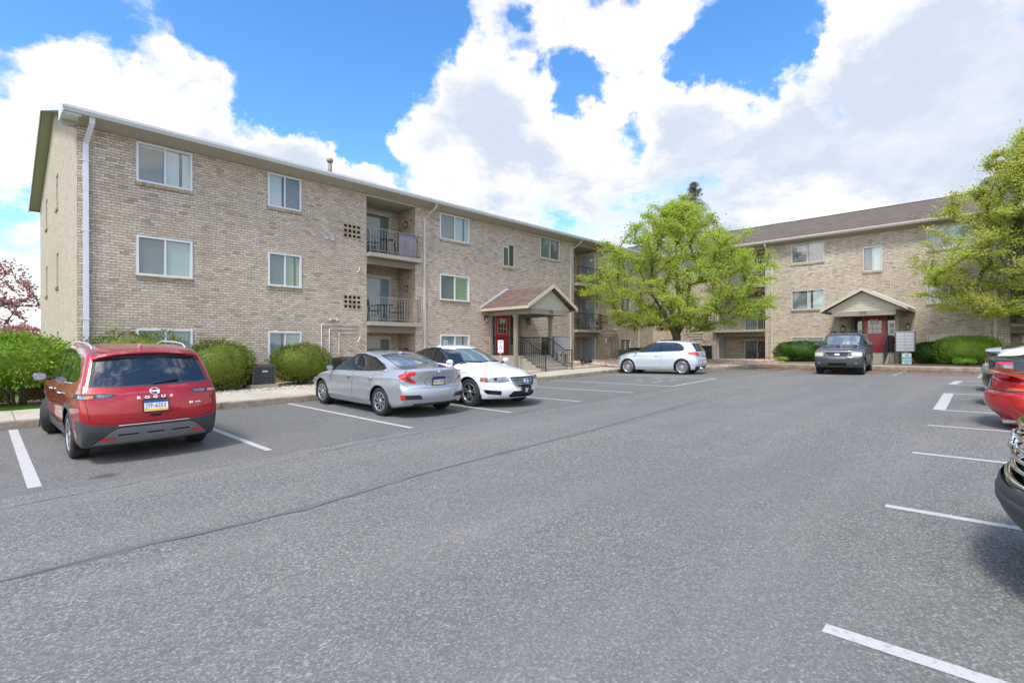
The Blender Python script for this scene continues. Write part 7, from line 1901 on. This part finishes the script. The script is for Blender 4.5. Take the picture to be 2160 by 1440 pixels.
# ---- cars cut by the right edge
def coupe_red():
    S = dict(W=.91, R=.33, TW=.21, xa=1.36, xb=-1.36, arch=.05, roofw=.54, zr=1.02, zf=.7, wrap=.24, wrapr=.2, crown=.04, bowr=.42, bowf=.4,
        top=[(-2.42, .93), (-2.3, 1.01), (-1.8, 1.03), (-1.4, 1.08), (-.9, 1.28), (-.4, 1.38), (.0, 1.38), (.5, 1.2), (.95, 1.0), (1.5, .93), (2.1, .82), (2.35, .7)],
        xr=[(.2, -2.26), (.35, -2.40), (.5, -2.46), (.66, -2.45), (.74, -2.38), (.9, -2.36), (1.02, -2.36)], xf=[(.2, 2.3), (.45, 2.42), (.7, 2.36)],
        plan=[(-2.45, .78), (-2.2, .88), (-1.8, .95), (-1.3, .99), (1.4, .99), (2, .88), (2.42, .7)], sec=[(.18, .90), (.32, .96), (.5, 1.0), (.66, .995), (.74, .965), (.9, .945), (1.05, .86)],
        belt=[(-2.4, .96), (2.4, .92)], bot=[(-2.4, .10), (-1.9, .10), (2.3, .2)], flare=((1.36, .02), (-1.36, .02)), gplan=[(-2, .88), (-.4, 1), (1, .94)])
    bm, lay = shell(S); tree = BVHTree.FromBMesh(bm); r = car_root('red_coupe'); paint = 'paint_brightred'
    spec = {2: (None, 'seam_dark'), 3: ('window_trim', 'black_gloss', None, 0), 4: ('side_window', 'car_glass', None, .004), 5: ('rear_window', 'car_glass_clear', None, .004), 6: ('tail_light', 'lens_red', None, -.01), 7: ('tail_light_lens', 'lens_orange', None, -.012), 8: ('tail_light_lens', 'lens_clear', None, -.012), 11: ('windshield', 'car_glass', None, 0), 12: ('trunk_lid', paint, None, 0), 13: ('door', paint, None, 0), 14: ('headlight', 'lens_clear', None, 0)}
    seam(bm, lay, [(-.6, .74), (.6, .74), (.66, .95), (.6, 1.1), (-.6, 1.1), (-.66, .95)], 'R', 2, 12, .007, mirror=False)
    cut(bm, lay, [(-2.5, .734), (-2.5, .744), (-1.75, .70), (-1.75, .69)], 'SR', 2, only={0})
    el = [(-2.12+.235*cos(t), .835+.088*sin(t)) for t in [2*pi*i/22 for i in range(22)]]
    cut(bm, lay, grow(el, .012), 'SR', 8, only={0}); cut(bm, lay, el, 'SR', 6, only={8}); cut(bm, lay, [(-2.3, .75), (-1.95, .76), (-1.92, .80), (-2.3, .80)], 'SR', 7, only={6})
    cut(bm, lay, [(.6, .76), (1, .76), (1, .91), (.62, .91)], 'R', 6, only={0})
    dlo = [(1.0, .97), (.5, 1.2), (0, 1.31), (-.5, 1.31), (-.95, 1.18), (-1.2, 1.03)]
    cut(bm, lay, dlo, 'S', 3, only={0}); cut(bm, lay, grow(dlo, -.02), 'S', 4, only={3}); seam(bm, lay, [(1.05, .95), (1.0, .3), (-.4, .3), (-.5, .98)], 'S', 2, 13, .006)
    cut(bm, lay, [(-1.75, -.6), (-1.75, .6), (-.75, .47), (-.75, -.47)], 'T', 5, mirror=False, only={0}); cut(bm, lay, [(-.66, 1.0), (.66, 1.0), (.52, 1.35), (-.52, 1.35)], 'F', 11, mirror=False, only={0}, cond=lambda n, c: n.z < .96)
    cut(bm, lay, [(.5, .6), (1, .6), (1, .75), (.5, .75)], 'FW', 14)
    arches(bm, lay, S); part_objects(bm, lay, spec, r, paint)
    # ducktail spoiler on two feet
    g = MB(); prof = []
    for y in rng(-.80, .80, .08):
        k = 1-abs(y/.80)**3; x0 = -2.36+.20*abs(y/.8)**2
        prof.append([(x0+.24, y, 1.035+.03*k), (x0-.02, y, 1.075+.035*k), (x0-.05, y, 1.06+.035*k), (x0+.0, y, 1.035+.03*k), (x0+.22, y, 1.015+.02*k)])
    m = 5; vs = [v for p in prof for v in p]; g.add(vs, [(i*m+k, i*m+(k+1) % m, (i+1)*m+(k+1) % m, (i+1)*m+k) for i in range(len(prof)-1) for k in range(m)]+[tuple(range(m)), tuple(range(len(vs)-m, len(vs)))])
    for s in (-1, 1): g.box((-2.28, s*.6-.05, .98), (-2.14, s*.6+.05, 1.05))
    g.build('spoiler', paint, r)
    g = MB(); g.tube([(-2.22, -.55, .15), (-2.0, -.55, .17)], .035, 8); g.build('exhaust', 'pale_metal', r)
    M = surf_frame(tree, (-4, 0, .82), (1, 0, 0), off=.012); plate(r, M, .30, .15, '', None)
    for s in (1, -1): mirror_part(r, .7, s*.84, 1.0, s, paint)
    underbody(r, S); wheels(r, S, 'five'); return r
def simple_rear(name, paint, kind):
    hb = kind == 'hatch'
    S = dict(W=.88, R=.32, TW=.205, xa=1.3, xb=-1.3, arch=.05, roofw=.56, zr=1.10 if hb else 1.0, zf=.7, wrap=.24, wrapr=.16, crown=.035, bowr=.22, bowf=.35,
        top=([(-2.2, 1.06), (-2.15, 1.115), (-1.7, 1.20), (-1.1, 1.36), (-.4, 1.48), (.0, 1.48), (.5, 1.3), (.95, 1.05), (1.5, .95), (2.15, .72)] if hb else [(-2.25, .95), (-2.2, 1.02), (-1.7, 1.07), (-1.2, 1.22), (-.6, 1.42), (.0, 1.44), (.5, 1.25), (.95, 1.02), (1.5, .93), (2.15, .72)]),
        xr=[(.2, -2.1), (.35, -2.20), (.55, -2.25), (.70, -2.22), (.76, -2.14), (1.0, -2.15), (1.1, -2.20)], xf=[(.2, 2.1), (.45, 2.2), (.7, 2.15)],
        plan=[(-2.25, .80), (-2.0, .9), (-1.3, .985), (1.3, .985), (1.8, .9), (2.2, .72)], sec=[(.18, .92), (.35, .97), (.55, 1), (.75, .98), (.95, .93), (1.1, .86)], belt=[(-2.3, 1.0), (2.3, .93)], bot=[(-2.2, .25), (2.2, .2)], gplan=[(-2, .88), (-.4, 1), (1, .94)])
    bm, lay = shell(S); tree = BVHTree.FromBMesh(bm); r = car_root(name)
    spec = {2: (None, 'seam_dark'), 3: ('window_trim', 'black_gloss', None, 0), 4: ('side_window', 'car_glass', None, .004), 5: ('rear_window', 'car_glass', None, .004), 6: ('tail_light', 'lens_red', None, -.006), 7: ('tail_light_lens', 'lens_clear', None, -.006), 8: ('rear_bumper', paint, None, 0), 11: ('windshield', 'car_glass', None, 0), 12: ('trunk_lid', paint, None, 0), 13: ('door', paint, None, 0)}
    if hb: cut(bm, lay, [(-.78, .76), (.78, .76), (.72, 1.055), (-.72, 1.055)], 'RW', 5, mirror=False, only={0}, cond=lambda n, c: c.x < -1.85)
    cut(bm, lay, [(.60, .78), (1.1, .78), (1.1, .95), (.62, .95)], 'RW', 6, cond=lambda n, c: c.x < -1.75); cut(bm, lay, [(.60, .84), (1.1, .84), (1.1, .90), (.60, .90)], 'RW', 7, only={6}, cond=lambda n, c: c.x < -1.75)
    seam(bm, lay, [(-1.0, .2), (1.0, .2), (1.0, .66), (-1.0, .66)], 'RW', 2, 8, .007, mirror=False, cond=lambda n, c: c.x < -1.7, only={0, 2})
    dlo = [(1.0, .98), (.5, 1.25), (0, 1.38), (-.5, 1.38), (-1.1, 1.22), (-1.4, 1.08)]
    cut(bm, lay, dlo, 'S', 3, only={0}); cut(bm, lay, grow(dlo, -.02), 'S', 4, only={3}); seam(bm, lay, [(1.0, .95), (1.0, .3), (-.1, .3), (-.1, .98)], 'S', 2, 13, .006); seam(bm, lay, [(-.13, .95), (-.13, .3), (-.8, .3), (-1.0, .6), (-1.05, .98)], 'S', 2, 13, .006)
    cut(bm, lay, [(-1.85, -.6), (-1.85, .6), (-.75, .47), (-.75, -.47)], 'T', 5, mirror=False, only={0}); cut(bm, lay, [(-.66, 1.02), (.66, 1.02), (.52, 1.42), (-.52, 1.42)], 'F', 11, mirror=False, only={0}, cond=lambda n, c: n.z < .96)
    arches(bm, lay, S); part_objects(bm, lay, spec, r, paint)
    for s in (1, -1): mirror_part(r, .7, s*.82, 1.02, s, paint)
    M = surf_frame(tree, (-4, 0, .80), (1, 0, 0), off=.012); plate(r, M, .30, .15, '', None)
    underbody(r, S); wheels(r, S, 'five'); return r
def pickup():
    S = dict(W=1.0, R=.40, TW=.27, xa=1.85, xb=-1.75, arch=.07, roofw=.74, zr=1.30, zf=1.10, wrap=.16, wrapr=.06, crown=.05, bowr=.05, bowf=.30, res=(100, 28, 34),
        top=[(-2.9, 1.34), (-1.2, 1.34), (-1.1, 1.5), (-1.0, 1.86), (-.4, 1.92), (.2, 1.88), (.65, 1.6), (1.05, 1.30), (1.6, 1.26), (2.3, 1.20), (2.75, 1.12)],
        xr=[(.4, -2.85), (.6, -2.9), (1.3, -2.88)], xf=[(.30, 2.62), (.42, 2.84), (.55, 2.90), (.66, 2.90), (.70, 2.84), (.86, 2.83), (1.02, 2.80), (1.10, 2.76)],
        plan=[(-2.9, .97), (-1.7, .99), (1.8, .99), (2.3, .97), (2.6, .93), (2.9, .86)], sec=[(.3, .95), (.5, 1.0), (.8, 1.0), (1.0, .985), (1.2, .95)], belt=[(-3, 1.2), (3, 1.2)], bot=[(-2.9, .5), (1.8, .38), (2.6, .30), (2.9, .34)], flare=((1.85, .03), (-1.75, .03)), xmid=0)
    bm, lay = shell(S); tree = BVHTree.FromBMesh(bm); r = car_root('pickup_truck'); paint = 'paint_black'
    spec = {2: (None, 'seam_dark'), 3: ('window_trim', 'black_gloss', None, 0), 4: ('side_window', 'car_glass', None, .004), 5: ('rear_window', 'car_glass', None, .004), 6: ('tail_light', 'lens_red', None, 0), 8: ('front_bumper', 'cladding', None, -.02), 11: ('windshield', 'car_glass', None, 0), 13: ('door', paint, None, 0), 14: ('headlight', 'lens_clear', None, 0), 15: ('grille', 'under_black', None, .05), 16: ('hood', 'paint_palesilver' if False else paint, None, 0), 17: ('fog_light', 'lens_clear', None, -.022)}
    cut(bm, lay, [(-1.2, .2), (1.2, .2), (1.2, .665), (-1.2, .665)], 'FW', 8, mirror=False, cond=lambda n, c: c.x > 2.35)
    cut(bm, lay, [(-.66, .70), (.66, .70), (.70, 1.0), (.62, 1.04), (-.62, 1.04), (-.70, 1.0)], 'FW', 15, mirror=False, only={0}, cond=lambda n, c: c.x > 2.3)
    cut(bm, lay, [(.72, .78), (1.2, .78), (1.2, 1.0), (.74, 1.0)], 'FW', 14, only={0}, cond=lambda n, c: c.x > 2.3)
    cut(bm, lay, [(.62, .42), (.84, .42), (.84, .50), (.62, .50)], 'FW', 17, only={8})
    dlo = [(.95, 1.30), (.5, 1.62), (.2, 1.76), (-.8, 1.78), (-.95, 1.3)]
    cut(bm, lay, dlo, 'S', 3, only={0}); cut(bm, lay, grow(dlo, -.025), 'S', 4, only={3}); seam(bm, lay, [(1.05, 1.27), (1.05, .5), (-.1, .5), (-.1, 1.27)], 'S', 2, 13, .007); seam(bm, lay, [(-.13, 1.27), (-.13, .5), (-.95, .5), (-.98, 1.27)], 'S', 2, 13, .007)
    cut(bm, lay, [(-.8, 1.33), (.8, 1.33), (.68, 1.82), (-.68, 1.82)], 'F', 11, mirror=False, only={0}, cond=lambda n, c: n.z < .96 and c.x < 1.6); cut(bm, lay, [(.8, .8), (1.1, .8), (1.1, 1.2), (.8, 1.2)], 'RW', 6, cond=lambda n, c: c.x < -2.8)
    arches(bm, lay, S); part_objects(bm, lay, spec, r, paint)
    def bar(pts, rad, mat='chrome', name='grille_bar', off=.01, n=8):
        g = MB(); g.tube([surf(tree, (6, y, z), (-1, 0, 0), off)[0] for y, z in pts], rad, n); return g.build(name, mat, r)
    bar([(y, 1.045) for y in rng(-.80, .80, .1)], .022, name='grille_surround')
    for z in (.965, .90, .835, .77): bar([(y, z) for y in rng(-.68, .68, .08)], .014)
    bar([(y, .685) for y in rng(-.84, .84, .1)], .016, name='bumper_trim'); bar([(y, .57) for y in rng(-.86, .86, .08)], .055, 'cladding', 'bumper_bar', -.02)
    M = surf_frame(tree, (6, 0, .92), (-1, 0, 0), off=.0) @ Matrix.Scale(.8, 4); B = lambda a, b, c: tuple(M @ Vector((a, b, c)))
    g = MB(); n = 22
    for a, b, c, a2, b2, c2 in ((.13, .085, .0, .12, .075, .035),):
        g.add([B(a*cos(2*pi*i/n), b*sin(2*pi*i/n), c) for i in range(n)]+[B(a2*cos(2*pi*i/n), b2*sin(2*pi*i/n), c2) for i in range(n)], [tuple(range(n, 2*n))]+[(i, (i+1) % n, n+(i+1) % n, n+i) for i in range(n)])
    g.tube([B(.125*cos(t), .08*sin(t), .03) for t in [2*pi*i/n for i in range(n+1)]], .012, 6); e = g.build('emblem', 'chrome', r)
    for s in (1, -1): mirror_part(r, .95, s*.97, 1.36, s, paint, size=1.35)
    for z in (.36,): pass
    underbody(r, S); wheels(r, S, 'five', rr=.62); return r

CARS = dict(a=red_suv, b=lambda: sedan('silver_sedan', 'paint_silver', 'fast'), c=lambda: sedan('white_sedan', 'paint_white', 'mid'), d=hatch, e=grey_suv, f=coupe_red, g=lambda: simple_rear('black_sedan', 'paint_black', 'sedan'), h=lambda: simple_rear('silver_hatchback', 'paint_palesilver', 'hatch'), i=pickup)
c = CARS['a'](); place(c, 1.60, 10.65, radians(91), 'red SUV with silver roof rails parked nose to the kerb', 1.0, .905, .925)
c = CARS['b'](); place(c, 6.62, 10.75, radians(89), 'silver grey sedan with bracket-shaped red tail lights', 1.0, .97, .93)
c = CARS['c'](); place(c, 8.85, 10.55, radians(-90), 'white sedan facing out beside the silver sedan', 1.0, 1.0, .98)
c = CARS['d'](); place(c, 21.05, 11.15, radians(99), 'pale silver three door hatchback under the spreading tree', .93, .95, .98)
c = CARS['e'](); place(c, 25.5, 4.95, radians(180+4), 'dark grey boxy SUV facing the camera before red door 770', 1.0, .95, .97)
c = CARS['f'](); place(c, 12.05, -2.17, radians(-90), 'bright red coupe tail with boot spoiler at the right edge', 1, 1, .86)
c = CARS['g'](); place(c, 15.4, -1.85, radians(-90), 'black sedan tail between the red coupe and the silver hatchback')
c = CARS['h'](); place(c, 18.7, -1.75, radians(-90), 'silver hatchback tail, farthest of the cars at the right edge')
c = CARS['i'](); place(c, 4.75, -2.87, radians(90), 'black pickup front with chrome grille, nearest at the right edge', 1, 1, .925)
# ------------------------------------------------------------------ lift everything so that the lot lies near z = 0
for o in list(bpy.data.objects):
    if o.parent is None: o.location.z += 1.55
# guard against empties' children keeping wrong parents
bpy.context.view_layer.update()
SC.render.engine = 'CYCLES'; SC.cycles.use_denoising = True
